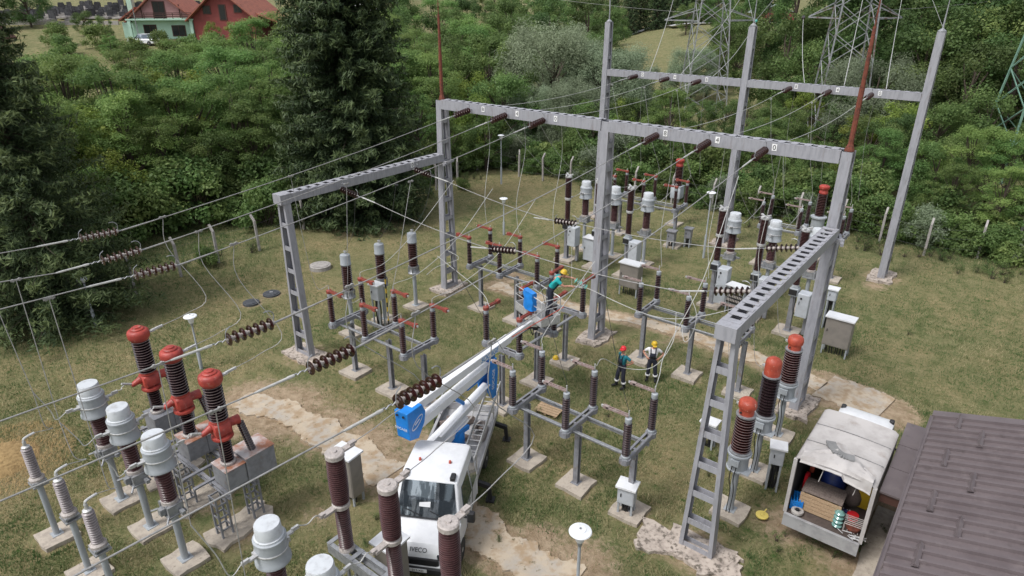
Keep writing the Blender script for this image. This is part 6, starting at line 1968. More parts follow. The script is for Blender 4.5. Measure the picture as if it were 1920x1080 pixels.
    # cabinets
    make_cabinet('control_cabinet', 'khaki metal cabinet on short legs in the centre of the yard', (-15.2, 29.75, 0), 0, 1.1, .55, 1.3, .5, 'khaki')
    make_cabinet('control_cabinet', 'khaki metal cabinet on legs beyond the right mast', (-4.75, 29.75, 0), 0, 1.1, .55, 1.35, .45, 'khaki')
    make_cabinet('control_cabinet', 'khaki cabinet behind the brown breaker column at the lower centre', (-14.5, 10.1, 0), .1, .8, .5, 1.5, .35, 'khaki')
    make_cabinet('control_cabinet', 'white lidded khaki cabinet half hidden by the brown breaker before the lift truck', (-10.55, 8.35, 0), .05, .62, .62, 1.5, .5, 'khaki')
    make_cabinet('control_cabinet', 'large pale grey cabinet at the left foot of the middle mast', (-19.35, 32.6, 0), 0, .95, .6, 1.4, .12, 'lgrey2', legs=False, lid=.03)
    make_cabinet('junction_box', 'small pale box on a frame beside the middle red capped transformer', (-4.0, 19.0, 0), .3, .42, .36, .62, 1.05, 'lgrey2')
    make_cabinet('junction_box', 'pale drive box under the middle disconnector', (-7.2, 15.0, 0), .2, .52, .4, .6, .5, 'lgrey2')
    make_cabinet('junction_box', 'pale box on a stand with yellow black marker by the grey capped transformers', (-22.95, 18.85, 0), .1, .5, .4, .75, 1.5, 'lgrey2')
    make_cabinet('junction_box', 'dark grey box on the post under the far red armed disconnector', (-16.65, 37.75, 0), .1, .5, .4, .65, .45, 'steel2')
    make_cabinet('junction_box', 'dark grey box just behind the far red armed disconnector post', (-15.9, 38.6, 0), .1, .42, .4, .6, .6, 'steel2')
    make_cabinet('junction_box', 'small grey box fixed behind the right mast', (-5.75, 32.2, 0), 0, .4, .35, .55, 1.5, 'lgrey2')
    make_cabinet('junction_box', 'pale box on two legs seen through the right ladder mast', (-6.55, 19.8, 0), .0, .5, .36, .55, .5, 'lgrey2')
    # open cabinet
    t = make_cabinet('control_cabinet', 'pale cabinet standing open with its wiring showing', (-9.85, 31.0, 0), -.15, .95, .5, .95, .55, 'lgrey2', lid=.04)
    mb = MB(); mb.box(-.43, .43, -.275, -.265, .6, 1.4); mb.build('wiring_recess', 'black', t)
    mb = MB(); rr = random.Random(8)
    for k in range(3):
        for i in range(9): mb.cbox(-.36 + i * .09, -.285, .78 + k * .22, .05, .02, .12)
    mb.build('terminal_block', 'cement', t)
    mb = MB(); mb.box(-1.0, -.5, -.52, -.5, .45, 1.5) if False else mb.bar((-.5, -.28, .98), (-.95, -.6, .98), .02, 1.0); mb.build('open_door', 'lgrey2', t)
    # striped marker pole
    t = thing('marker_pole', 'yellow and black striped pole beside the grey capped transformers', 'pole', (-22.4, 18.95, 0), 0)
    mb = MB()
    for k in range(12): mb.m = k % 2; mb.tube([(0, 0, k * .24), (0, 0, k * .24 + .24)], .035, 8)
    mb.build('shaft', ['yellow', 'black'], t)
    # concrete aprons, manholes
    rr = random.Random(6)
    for (px, py, r, h, lab) in ((601, 503, .62, .22, 'raised round manhole with grey concrete ring and lid'), (509, 551, .45, .05, 'dark flat manhole cover with a pale mark in the grass'), (471, 568, .42, .06, 'dark tilted manhole cover left of the flat one')):
        p = at(px, py); t = thing('manhole', lab, 'manhole', (p.x, p.y, 0), rr.random())
        PADS.append((p.x, p.y, 1.2))
        mb = MB(); mb.lathe([(r, -.1), (r, h), (r * .9, h + .01)], 24); mb.build('ring', 'concg' if h > .1 else 'manh', t)
        mb = MB(); mb.lathe([(r * .82, h + .012), (r * .82, h + .04), (r * .74, h + .05), (r * .2, h + .052), (r * .19, h + .065)], 24)
        for k in range(8): a = k * PI / 4; mb.bar((math.cos(a) * r * .25, math.sin(a) * r * .25, h + .055), (math.cos(a) * r * .7, math.sin(a) * r * .7, h + .055), .03, .015)
        mb.build('cover', 'manh' if h < .1 else 'concg', t)
        if h < .06: mb = MB(); mb.cbox(0, 0, h + .068, .16, .05, .006); mb.build('mark', 'white', t)
    # loose things
    p = at(1049, 676); t = thing('helmet', 'yellow helmet lying on the concrete foot of a disconnector post', 'helmet', (-14.3, 21.42, .12), .4)
    mb = MB(); mb.lathe([(.14, 0), (.145, .012), (.125, .02), (.12, .07), (.09, .13), (.04, .155), (.01, .16)], 18)
    for x in (-.03, .03): mb.tube(spline([(x, .11, .07), (x, .05, .145), (x, -.05, .145), (x, -.11, .07)], 4), .008, 5)
    mb.build('shell', 'yellow', t)
    mb = MB(); mb.prism([(-.1, .1), (.1, .1), (.07, .19), (0, .21), (-.07, .19)], .0, .012); mb.build('brim', 'yellow', t)
    p = at(1428, 970); t = thing('tape_reel', 'small yellow reel lying in the grass by the open truck', 'reel', (p.x, p.y, .02), .3)
    mb = MB(); mb.lathe([(.06, .02), (.17, .03), (.19, .05), (.19, .09), (.17, .1), (.07, .1), (.06, .06)], 20); mb.build('rim', 'yellowd', t)
    mb = MB(); mb.lathe([(.02, .0), (.06, .02), (.06, .1), (.02, .11)], 12); mb.bar((.04, .1, .1), (.12, .26, .12), .03); mb.build('hub', 'yellowd', t)
    t = thing('timber_pallet', 'slatted timber panel lying on the grass under the middle disconnector', 'pallet', (-12.3, 18.15, .05), .12)
    for k in range(6): mb = MB(); mb.box(-.5, .5, -.45 + k * .15, -.45 + k * .15 + .125, .06, .085); mb.build('slat', 'wood', t)
    for x in (-.42, 0, .42): mb = MB(); mb.box(x - .04, x + .04, -.45, .43, .0, .055); mb.build('cleat', 'wood', t)
    p = at(5, 870); t = thing('hay_heap', 'heap of dry mown grass at the left picture edge', 'hay', (p.x - .3, p.y, 0), 0)
    mb = MB(); rr = random.Random(12)
    mb.lathe([(1.3, -.1), (1.1, .04), (.8, .16), (.4, .26), (.1, .28)], 18)
    for k in range(5200):
        a = rr.uniform(0, 2 * PI); q = math.sqrt(rr.random()) * 2.3; z = max(.02, .3 * (1 - (q / 1.35) ** 1.5))
        x, y = math.cos(a) * q, math.sin(a) * q; b = rr.uniform(0, PI); L = rr.uniform(.08, .22)
        mb.add([(x, y, z), (x + .012, y + .01, z), (x + math.cos(b) * L, y + math.sin(b) * L, z + rr.uniform(-.05, .1))], [(0, 1, 2)])
    mb.build('straw', 'hay', t)
    # pieces of pad left round the masts
    for px, py, s, lab in ((1240, 1015, 1.4, 'broken pale concrete slab left of the foot of the right ladder mast'), (1350, 1062, 1.2, 'broken pale concrete slab right of the foot of the right ladder mast')):
        p = at(px, py); t = thing('broken_slab', lab, 'slab', (p.x, p.y, 0), .3); PADS.append((p.x, p.y, 1.2))
        mb = MB(); mb.prism(ragged(s, s * .8, 6, .16, px), -.1, .1); mb.build('slab', 'rubble', t)

# ================================================================ conductors
def build_wires():
    proto, LEN = disc_string()
    first = [True]
    def string(p, q, lab, grp):
        if first[0]: o = proto; first[0] = False
        else: o = dup(proto, (0, 0, 0))
        o['label'] = lab; o['group'] = grp
        aim(o, p, q)
        return Vector(p) + (Vector(q) - Vector(p)).normalized() * LEN
    midR = ((228, 432), (272, 467), (338, 496), (522, 602), (672, 650), (833, 706))
    midL = ((140, 449), (183, 491), (243, 519), (418, 640), (565, 698), (730, 762))
    left = ((0, 475), (0, 529), (0, 580), (0, 790), (0, 940), (140, 1080))
    ga = 'insulator strings on the near face of the numbered beam'
    gm = 'large insulator strings hanging in the lines'
    gf = 'insulator strings on the far gantry beam'
    for i, u in enumerate(WU):
        a = Vector((u, VA - .3, 9.9))
        b = onu(*midR[i], u); c = onu(*midL[i], u); e = onu(*left[i], u)
        s = string(a, b + Vector((0, 0, -.25)), f'{ORD6[i]} brown insulator string from the left on the near numbered beam', ga)
        L = (c - b).length
        # in-line string: anchored at its right end
        mb = MB()
        ce = spline(catenary(s, b, .12, 12), 2)
        k = len(ce)
        mb.tube(ce, [.0145] * (k - 3) + [.0145, .024, .024], 7)
        o = mb.build('conductor', 'wire'); tag(o, f'{ORD6[i]} overhead conductor from the left between the numbered beam and its disc string', 'cable', 'overhead conductors')
        s2 = string(b, c, f'{ORD6[i]} big disc insulator string from the left hanging in its line', gm)
        d = (c - b).normalized()
        end = e + (e - s2).normalized() * 14
        wire('conductor', f'{ORD6[i]} overhead conductor from the left, running on out of the lower left of the photo', [s2, s2.lerp(e, .5), e, end], .0145, 'wire', 'overhead conductors', 7)
        # span from the near to the far gantry
        f = Vector((u, 40.45, 10.0)); n = Vector((u, VA + .25, 9.92))
        s3 = string(f, n + Vector((0, 0, -.5)), f'{ORD6[i]} insulator string from the left on the far gantry beam', gf)
        wire('conductor', f'{ORD6[i]} conductor from the left spanning between the two gantry beams', catenary(s3, n, .28, 14), .011, 'wirew', 'overhead conductors', 6)
    # cross buses along the beams
    gb = 'insulator strings of the cross buses'
    for v, l0, l1, m0, m1, r0, r1, nm in ((21.9, (780, 318), (805, 331), (1036, 413), (1086, 420), (1421, 466), (1500, 468), 'rear'), (17.5, (642, 352), (672, 365), (916, 466), (972, 471), (1330, 546), (1409, 550), 'front')):
        p = Vector((XL + .3, v, 7.2)); q = onv(*m0, v); r = onv(*m1, v); w = onv(*r0, v); z = Vector((XR - .3, v, 7.35))
        a = string(p, q, f'insulator string on the left slotted beam, {nm} of two', gb)
        b = string(r, q + Vector((0, 0, 0)), f'black disc insulator string in the middle of the {nm} cross bus', gb)
        c = string(z, w, f'insulator string at the right slotted beam, {nm} of two', gb)
        wire('bus_conductor', f'{nm} cross bus conductor on its left half', catenary(a, q, .1, 12), .014, 'wire', 'cross bus conductors', 7)
        wire('bus_conductor', f'{nm} cross bus conductor on its right half', catenary(r, c, .12, 14), .014, 'wire', 'cross bus conductors', 7)
    def drop(lab, pts, r=.012, m='wire', cl=None, n=5):
        mb = clamp(pts[0], cl) if cl else MB()
        mb.tube(spline(pts, n), r * .8, 6)
        o = mb.build('dropper_cable', m)
        tag(o, lab, 'cable', 'dropper cables')
    # front row droppers: conductor -> junction -> transformer and arrester
    cl_l = ((-45, 485), (30, 525), (92, 560), (296, 684), (404, 770), (545, 865))
    jn = ((62, 736), (112, 792), (182, 848), (358, 985), (460, 1082), (580, 1180))
    eq = list(PU_L) + list(PU_R)
    nmE = ('left', 'middle', 'right')
    for i in range(5):
        u = WU[i]; c = onu(*cl_l[i], u); ue = eq[i]
        j = onu(*jn[i], ue - .1)
        row = 'lower left' if i < 3 else 'bottom edge'
        drop(f'cable hanging from the {ORD6[i]} conductor down to the {row} transformers', [c, c.lerp(j, .5) + Vector((0, 0, -.05)), j], .013, 'wire', (0, 1, 0))
        t = Vector((ue, 5.5 - .7, 3.8))
        drop(f'looped cable end into the {nmE[i % 3]} white capped transformer of the {row} row', [j, j.lerp(t, .4) + Vector((0, 0, -.35)), t + Vector((0, -.3, -.12)), t], .016, 'wirew')
        if i < 3:
            a = Vector((( -20.2, -17.95, -16.15)[i], 3.9, 3.6))
            drop(f'looped cable end into the {nmE[i]} grey surge arrester', [j, j.lerp(a, .45) + Vector((.12, .1, -.5)), a + Vector((0, .45, -.1)), a], .014, 'wire')
            b = Vector((ue - .14, 7.25 - .78, 3.8))
            drop(f'short cable between the {nmE[i]} white capped transformer and its red breaker head', [Vector((ue, 6.2, 3.8)), Vector((ue, 6.35, 3.78)), b + Vector((0, -.08, -.04)), b], .018, 'wirew')
        else:
            b = Vector((ue if i == 3 else ue, 7.4 - .6, 3.66)); ub = (-11.07, -9.25)[i - 3]
            drop(f'short wavy cable between the {("left", "middle")[i - 3]} bottom edge transformer and the brown breaker', [Vector((ue, 6.2, 3.8)), Vector((ue, 6.45, 3.66)), Vector((ub, 6.65, 3.76)), Vector((ub, 6.8, 3.66))], .018, 'wirew')
    # red breaker caps up to the conductors beyond the strings
    for i, c in enumerate(((305, 407), (372, 434), (438, 457))):
        a = onu(*c, WU[i]); x = -18.3 + (-2.1, -.05, 2.1)[i]; e = Vector((x + .1, 7.97, 5.33))
        drop(f'cable curving from the {ORD6[i]} conductor to the {nmE[i]} red cap of the left breaker', [a, a + Vector((.1, -.1, -1.0)), e + Vector((.1, 1.5, .5)), e + Vector((.05, .75, .12)), e], .014, 'wire', (0, 1, 0))
    for i, c in enumerate(((655, 536), (779, 587), (922, 640))):
        a = onu(*c, WU[3 + i]); x = (-11.07, -9.25, -7.43)[i]; e = Vector((x, 8.0, 5.1))
        drop(f'cable curving from the {ORD6[3 + i]} conductor down to the {nmE[i]} brown breaker pole', [a, a + Vector((.1, -.15, -1.2)), e + Vector((.1, 2.2, .6)), e + Vector((.02, .9, .1)), e], .015, 'wire', (0, 1, 0))
    # left disconnector front insulators
    for i, c in enumerate(((545, 330), (650, 345), (770, 340))):
        a = onu(*c, WU[i]); e = Vector((DL[i], 14.55, 4.24))
        drop(f'cable from the {ORD6[i]} conductor to the {nmE[i]} front insulator of the red armed disconnector', [a, a.lerp(e, .55) + Vector((-.1, -.3, -.2)), e + Vector((-.3, -.35, .05)), e + Vector((0, -.02, .1)), e], .012, 'wire', (0, 1, 0))
        q = Vector((DL[i], 16.15, 4.24)); z = Vector((DL[i] + (.3, .6, .8)[i], 20.5, 6.2))
        drop(f'sagging cable from the {nmE[i]} rear insulator of the red armed disconnector to the bus', [q, q + Vector((0, .15, .12)), q + Vector((.05, 1.4, .15)), z + Vector((0, -1.2, -.7)), z + Vector((0, 1.2, .95))], .013, 'wirew')
    # middle disconnector
    for i in range(3):
        q = Vector((DR[i], 14.35, 4.2)); a = onu((850, 1010, 1132)[i], (500, 520, 540)[i], WU[3 + i])
        drop(f'thin dark cable down to the {nmE[i]} front insulator of the middle disconnector', [a, a.lerp(q, .6) + Vector((-.1, .1, -.1)), q], .009, 'wired')
    q = Vector((DR[0], 15.95, 4.2)); drop('pale cable rising from the left rear insulator of the middle disconnector', [q, q + Vector((0, .2, .5)), onu(1115, 490, -10.6)], .014, 'wirew')
    q = Vector((DR[1], 15.95, 4.2)); drop('pale cable looping past the two standing men', [q, q + Vector((.15, .15, .25)), at(1170, 690, 3.6), at(1225, 688, 3.6), at(1262, 640, 4.2), at(1268, 585, 5.0)], .014, 'wirew')
    q = Vector((DR[2], 15.95, 4.2)); drop('long pale cable rising from the right rear insulator of the middle disconnector', [q, q + Vector((0, .2, .35)), at(1250, 655, 5.0), at(1320, 520, 7.0), onu(1385, 330, WU[5])], .014, 'wirew')
    # grey capped transformers
    for i, (v, x) in enumerate(((17.6, -23.45), (19.5, -23.3), (21.55, -23.2))):
        e = Vector((x, v, 4.2)); a = Vector((x + 1.3, (17.5, 19.7, 21.9)[i], 7.1))
        drop(f'thin cable down to the {("front", "middle", "rear")[i]} grey capped transformer', [a, a.lerp(e, .5) + Vector((.1, .1, -.3)), e + Vector((.1, 0, .12)), e], .01, 'wired', (1, 0, 0))
    # behind the numbered beam
    for i, u in enumerate(WU):
        d = DL[i] if i < 3 else DR[i - 3]; y = 24.35 if i < 3 else 24.7
        e = Vector((d, y, 4.25)); a = Vector((u + .3, VA + .5, 9.7))
        drop(f'pale cable curving from the numbered beam to the {"left" if i < 3 else "right"} rear disconnector, {nmE[i % 3]} phase', [a, Vector((u + .1, VA + .9, 8.0)), Vector((d - .3, y + .25, 5.9)), e + Vector((-.1, 0, .7)), e], .013, 'wirew')
        f = DL[i] + .1 if i < 3 else DR[i - 3]
        a = Vector((u, 37.2, 9.75)); e = Vector((f, 39.0, 4.3))
        drop(f'pale cable hanging from the {ORD6[i]} span of the back gantry to the far disconnector', [a, a.lerp(e, .5) + Vector((.0, -.1, -.2)), e + Vector((0, -.05, .5)), e], .012, 'wirew', (0, 1, 0))
        a = Vector((u + .1, 40.95, 9.8)); e = Vector((u + .3, 41.3, 4.0))
        drop(f'thin cable hanging below the far gantry beam in line with the {ORD6[i]} conductor', [a, Vector((u, 41.2, 7.5)), e], .009, 'wire')
    # far bays: transformer jumpers
    for i, (x, yb, yt) in enumerate(((-20.9, 31.95, 34.1), (-18.85, 31.95, 34.1), (-16.7, 31.95, 34.1), (-11.3, 31.3, 33.5), (-9.2, 31.2, 33.5), (-7.15, 30.6, 33.5))):
        nm = f'{nmE[i % 3]} column of the {"left" if i < 3 else "right"} far bay'
        drop(f'short pale jumper between breaker and transformer at the {nm}', [Vector((x, yb + .3, 3.83)), Vector((x, yb + .9, 3.75)), Vector((x, yt - .72, 3.8))], .014, 'wirew')
        z = 38.2 - .8
        drop(f'jumper from transformer to far disconnector at the {nm}', [Vector((x, yt + .72, 3.8)), Vector((x, yt + 1.5, 3.5)), Vector((x + .1, z - .5, 3.9)), Vector((x + .15, z, 4.3))], .013, 'wirew')
        drop(f'thin cable rising from the breaker top, {nm}', [Vector((x, yb, 5.28)), Vector((x - .15, yb - 1.4, 5.6)), Vector((x, yb - 4.2, 7.6)), Vector((WU[i], VA + 1.6, 9.75))], .01, 'wirew')
    # the slack bus being worked on
    D = lambda px, py, z: at(px, py, z)
    drop('slack pale bus cable sagging past the rear of the right disconnector', [D(1086, 537, 4.3), D(1105, 542, 4.4), D(1160, 568, 4.2), D(1215, 590, 4.0), D(1265, 598, 4.0), D(1330, 590, 4.4), D(1405, 570, 5.2)], .016, 'wirew')
    drop('loose pale cable looped over the right rear disconnector', [D(1290, 545, 4.6), D(1306, 590, 4.0), D(1296, 630, 3.2), D(1283, 640, 3.0), D(1278, 610, 3.4)], .013, 'wirew')
    drop('pale jumper from the basket disconnector to its neighbour', [D(1012, 552, 4.3), D(1020, 541, 4.4), D(1050, 537, 4.4), D(1086, 537, 4.3)], .014, 'wirew')
    drop('loose earthing cable hanging from the left disconnector arm', [D(840, 470, 5.2), D(860, 485, 5.0), D(820, 500, 4.6), D(800, 515, 4.5)], .012, 'wirew')
    drop('pale cable down to the front red arm before the basket', [D(820, 480, 5.6), D(900, 545, 4.6), D(918, 575, 4.3)], .014, 'wirew')
    drop('pale rope hanging above the worker in the basket', [D(1072, 460, 6.0), D(1072, 535, 4.4)], .01, 'wirew')
    drop('orange insulated stick resting on the basket', [D(960, 632, 4.3), D(1050, 580, 4.5), D(1054, 577, 4.5)], .02, 'orange', None, 2)
    for i, (px, v) in enumerate(((1260, 'left'), (1412, 'middle'), (1468, 'right'))):
        pass
    for i, (x, y) in enumerate(((-4.65, 17.1), (-4.72, 19.45), (-4.75, 21.95))):
        e = Vector((x - .36, y + .22, 3.85)); a = Vector((x - 1.2, (17.5, 19.7, 21.9)[i], 7.25))
        drop(f'thin grey cable down to the {("front", "middle", "rear")[i]} red capped transformer', [a, a.lerp(e, .55) + Vector((-.15, .05, -.1)), e + Vector((-.3, .05, .2)), e], .01, 'wire')
# ================================================================ building, fence, towers, houses
def build_roof_building():
    t = thing('service_building', 'low building with brown sheet metal roof at the right edge', 'building', (0, 0, 0))
    u0, u1, v0, v1 = -.3, 4.6, 5.0, 21.45
    z0, s = 3.2, .27
    th = .05
    mb = MB()
    n = 0
    # trapezoid ribs run up the slope, one every 0.28 m
    prof = []
    y = v0
    while y < v1 - .3:
        prof += [(y, 0), (y + .26, 0), (y + .272, .085), (y + .33, .085), (y + .342, 0)]
        y += .36
    prof = [p for p in prof if p[0] < v1 - .32] + [(v1 - .3, 0)]
    vs = []
    for (yy, dz) in prof: vs += [(u0, yy, z0 + dz), (u1, yy, z0 + s * (u1 - u0) + dz)]
    k = len(vs); fs = [(2 * i, 2 * i + 1, 2 * i + 3, 2 * i + 2) for i in range(len(prof) - 1)]
    vs += [(a, b, c - .06 if False else z0 + s * (a - u0) - th) for a, b, c in vs]
    fs += [tuple(k + q for q in reversed(f)) for f in fs]
    mb.add(vs, fs)
    roof = mb.build('roof', 'roofm', t)
    mb = MB()
    mb.add([(u0 - .06, v1 - .34, z0 + .07), (u1, v1 - .34, z0 + s * (u1 - u0) + .085), (u1, v1, z0 + s * (u1 - u0) + .075), (u0 - .06, v1, z0 + .06),
            (u0 - .06, v1 - .34, z0 - .04), (u1, v1 - .34, z0 + s * (u1 - u0) - .04), (u1, v1, z0 + s * (u1 - u0) - .2), (u0 - .06, v1, z0 - .2)], [(0, 1, 2, 3), (7, 6, 5, 4), (0, 4, 5, 1), (1, 5, 6, 2), (2, 6, 7, 3), (3, 7, 4, 0)])
    mb.build('verge_trim', 'roofm', roof)
    mb = MB(); mb.box(u0 - .1, u0 - .005, v0, v1 - .345, z0 - .1, z0 + .04); mb.box(u0 - .1, u0 - .08, v0, v1 - .345, z0 + .041, z0 + .07); mb.build('gutter', 'roofm', roof)
    for (px, py) in ((1796, 792), (1837, 824), (1770, 860), (1820, 905), (1745, 940), (1795, 990), (1718, 1040), (1690, 1110)):
        # on the slope: solve height from u
        p = at(px, py, z0 + .3)
        for _ in range(6): p = at(px, py, z0 + s * (p.x - u0) + .05)
        mb = MB(); z = z0 + s * (p.x - u0) + .04
        L = .42
        mb.add([(p.x - .04, p.y - L, z), (p.x - .04, p.y + L, z), (p.x + .02, p.y + L, z + .1), (p.x + .02, p.y - L, z + .1), (p.x + .1, p.y - L, z + .04), (p.x + .1, p.y + L, z + .04)], [(0, 1, 2, 3), (3, 2, 5, 4), (0, 3, 4), (1, 5, 2), (0, 4, 5, 1)])
        mb.build('snow_guard', 'roofm', roof)
    mb = MB(); mb.box(.15, u1, v0 + .2, v1 - .3, -.1, z0 - .06); mb.build('wall', 'wallb', t)
    mb = MB(); mb.box(.12, .15, v0 + .2, v1 - .35, 0, .55); mb.build('plinth', 'brownw', t)
    # lean-to canopy of three plates along the wall
    c = thing('lean_to', 'low dark flat canopy of three sheets between the truck and the brown roof', 'canopy', (0, 0, 0))
    y = 17.45
    for k, L in enumerate((1.3, 1.3, 1.42)):
        mb = MB(); mb.box(-.93, -.03, y, y + L - .02, 2.5 + .004 * k, 2.56 + .004 * k); mb.build('sheet', 'roofm', c); y += L
    mb = MB(); mb.box(-.9, -.05, 17.5, 21.4, 2.2, 2.49); mb.build('frame', 'brownw', c)
    for yy in (21.3,): mb = MB(); mb.tube([(-.8, yy, -.1), (-.8, yy, 2.2)], .05, 8); mb.build('post', 'brownw', c)
    t = thing('apron_slab', 'narrow cracked concrete strip along the wall of the brown roofed building', 'slab', (0, 0, 0))
    mb = MB(); rr = random.Random(4)
    pts = [(-.95 + rr.uniform(-.1, .1), 9 + k * .8) for k in range(15)]
    mb.prism([(.12, 9)] + [(.12, 20.2)] + list(reversed(pts)), -.1, .06); mb.build('slab', 'conc', t)

def build_fence():
    f = thing('fence', 'old concrete post fence with sagging wire round the yard', 'fence', (0, 0, 0))
    posts = [at(x, y) for x, y in ((165, 592), (255, 553), (340, 518), (410, 492), (487, 470))] + [Vector((-38.2, 25.5, 0)), Vector((-38.3, 29.8, 0)), Vector((-38.1, 34.2, 0)), Vector((-38.0, 38.4, 0))]
    posts += [at(858, 347), at(895, 318), at(973, 331), at(1018, 338), Vector((-30.2, 46.6, 0)), Vector((-27.2, 46.7, 0)), Vector((-24.2, 46.8, 0)), Vector((-21, 46.9, 0)), Vector((-17.8, 47, 0)), Vector((-14.6, 47.1, 0)), Vector((-11.6, 47.2, 0)), Vector((-8.9, 47.3, 0)),
              at(1648, 455), at(1732, 478), at(1832, 483), at(1880, 470) + Vector((.6, -.4, 0)), Vector((2.6, 46.0, 0)), Vector((5.6, 45.6, 0))]
    proto = None
    rr = random.Random(3)
    for i, p in enumerate(posts):
        out = Vector((-1, 0, 0)) if i < 9 else Vector((0, 1, 0)) if i > 11 else Vector((-.6, .8, 0))
        mb = MB()
        a = rr.uniform(-.06, .06)
        top = Vector((a, rr.uniform(-.05, .05), 1.95))
        mb.bar((0, 0, -.3), top, .13, .13); mb.bar(top - Vector((0, 0, .02)), top + out * .34 + Vector((0, 0, .36)), .115, .12)
        o = mb.build('fence_post', 'concg', f); o.location = p
    for h in (.5, 1.1, 1.7):
        mb = MB(); mb.tube([p + Vector((0, 0, h + rr.uniform(-.05, .05))) for p in posts], .006, 4); mb.build('fence_wire', 'wired', f)

def lattice(label, base, rz, w0, w1, h, nseg, m, arms=(), wm=None):
    t = thing('lattice_tower', label, 'tower', base, rz)
    mb = MB()
    def W(z): return w0 + (w1 - w0) * z / h
    for a in (-1, 1):
        for b in (-1, 1):
            lg = MB(); lg.bar((a * w0 / 2, b * w0 / 2, -.2), (a * w1 / 2, b * w1 / 2, h), .13); lg.build('leg', m, t)
    z = 0; zs = [0]
    for k in range(nseg): zs.append(h * (1 - (1 - (k + 1) / nseg) ** 1.25))
    for z0, z1 in zip(zs, zs[1:]):
        a0, a1 = W(z0) / 2, W(z1) / 2
        for q in range(4):
            T = Matrix.Rotation(q * PI / 2, 4, 'Z')
            mb.bar(T @ Vector((-a0, a0, z0)), T @ Vector((a1, a1, z1)), .07)
            mb.bar(T @ Vector((a0, a0 + .02, z0)), T @ Vector((-a1, a1 + .02, z1)), .07)
    mb.build('bracing', wm or m, t)
    for z in (zs[len(zs) // 2], zs[-2]):
        hb = MB(); a = W(z) / 2
        for q in range(4):
            T = Matrix.Rotation(q * PI / 2, 4, 'Z'); hb.bar(T @ Vector((-a, a, z)), T @ Vector((a, a, z)), .09)
        hb.build('belt', m, t)
    for z, L in arms:
        for s in (-1, 1):
            am = MB(); a = W(z) / 2
            for b in (-1, 1):
                am.bar((s * a, b * a, z), (s * L, 0, z + .05), .11); am.bar((s * a, b * a, z + 1.3), (s * L, 0, z + .1), .09)
            for f in (.3, .6):
                am.bar((s * (a + (L - a) * f), -a * (1 - f), z), (s * (a + (L - a) * f), a * (1 - f), z), .07)
            am.build('crossarm', m, t)
    return t

def build_towers():
    lattice('grey lattice pylon standing behind the left half of the far gantry', site(24.4, 88), .62, 5.4, 1.6, 26, 11, 'lattice', ((11.7, 5.6), (16.6, 4.4)))
    lattice('nearer lattice pylon with rusty legs behind the right half of the far gantry', site(33.4, 70), .45, 4.9, 1.9, 26, 11, 'latticer', ((12.6, 4.2), (17.5, 4.2)), 'lattice')
    lattice('green painted lattice pylon cut by the right picture edge', site(43.6, 57.5), .7, 4.4, 1.4, 18, 7, 'lgreen')
    # line conductors from the pylons to the far gantry
    A = [site(24.4 + dx, 88, z) for dx, z in ((-4.4, 16.4), (4.4, 16.4), (5.6, 11.7))]
    B = [site(33.4 + dx, 70, z) for dx, z in ((-5.0, 12.7), (0.5, 17.5), (4.2, 14.6))]
    for i, p in enumerate(A + B):
        u = WU[i]; q = Vector((u + .5, 41.1, 10.25))
        wire('line_conductor', f'pale line conductor from the {"left" if i < 3 else "right"} pylon down to the far beam, {("first", "second", "third")[i % 3]} of three', catenary(q, p, .6, 12), .02, 'wirew', 'line conductors from the pylons')
        t = thing('tension_insulator', f'{"turquoise glass" if i < 3 else "dark"} insulator at the pylon end of the {ORD6[i]} line conductor', 'insulator', p, 0, 'insulators at the pylon arms')
        d = (q - p).normalized()
        mb = MB()
        for k in range(7): mb.lathe([(.05, 0), (.16, .02), (.15, .06), (.05, .1)], 10, d * (.1 + k * .15), axis=d)
        mb.tube([Vector((0, 0, 0)), d * 1.3], .03, 5); mb.build('disc_stack', 'turq' if i < 3 else 'porcd', t)
    for x, p in ((-23.85, site(14, 110, 30)), (-14.35, site(24.4, 88, 26)), (-14.35, site(33.4, 70, 26)), (-4.95, site(33.4, 70, 26))):
        q = Vector((x, 40.8, 13.35))
        wire('earth_wire', f'thin earth wire from the {"left" if x < -20 else "middle" if x < -10 else "right"} far mast top to a pylon' + (', the near one' if p.x > -20 and x == -14.35 else ''), catenary(q, p, .3, 8), .011, 'wire', 'earth wires')
    for k, (a, b, lab) in enumerate(((site(-20, 130, 18), site(24.4, 88, 12.4), 'thin line crossing in front of the far spruces'), (site(8, 120, 19.5), site(60, 95, 20), 'thin line crossing near the top edge behind the pylons'), (site(33.4, 70, 13.2), site(70, 80, 17), 'thin line running right from the near pylon'))):
        wire('line_conductor', lab, catenary(a, b, .8, 10), .015, 'wire')
    p = site(43.5, 66); t = thing('utility_pole', 'old wooden pole with wires in the trees above the right fence', 'pole', p, 0)
    mb = MB(); mb.tube([(0, 0, 0), (0, 0, 9.4)], .13, 8, .1); mb.build('pole', 'woodg', t)
    mb = MB(); mb.bar((-.8, 0, 9.0), (.8, 0, 9.0), .1); mb.build('crossarm', 'woodg', t)
    for s in (-.7, 0, .7): wire('line_conductor', 'thin wire strung from the wooden pole towards the right edge', catenary(p + Vector((s, 0, 9.1)), site(75, 60, 9.5) + Vector((s, 0, 0)), .6, 8), .01, 'wired', 'wires of the wooden pole')

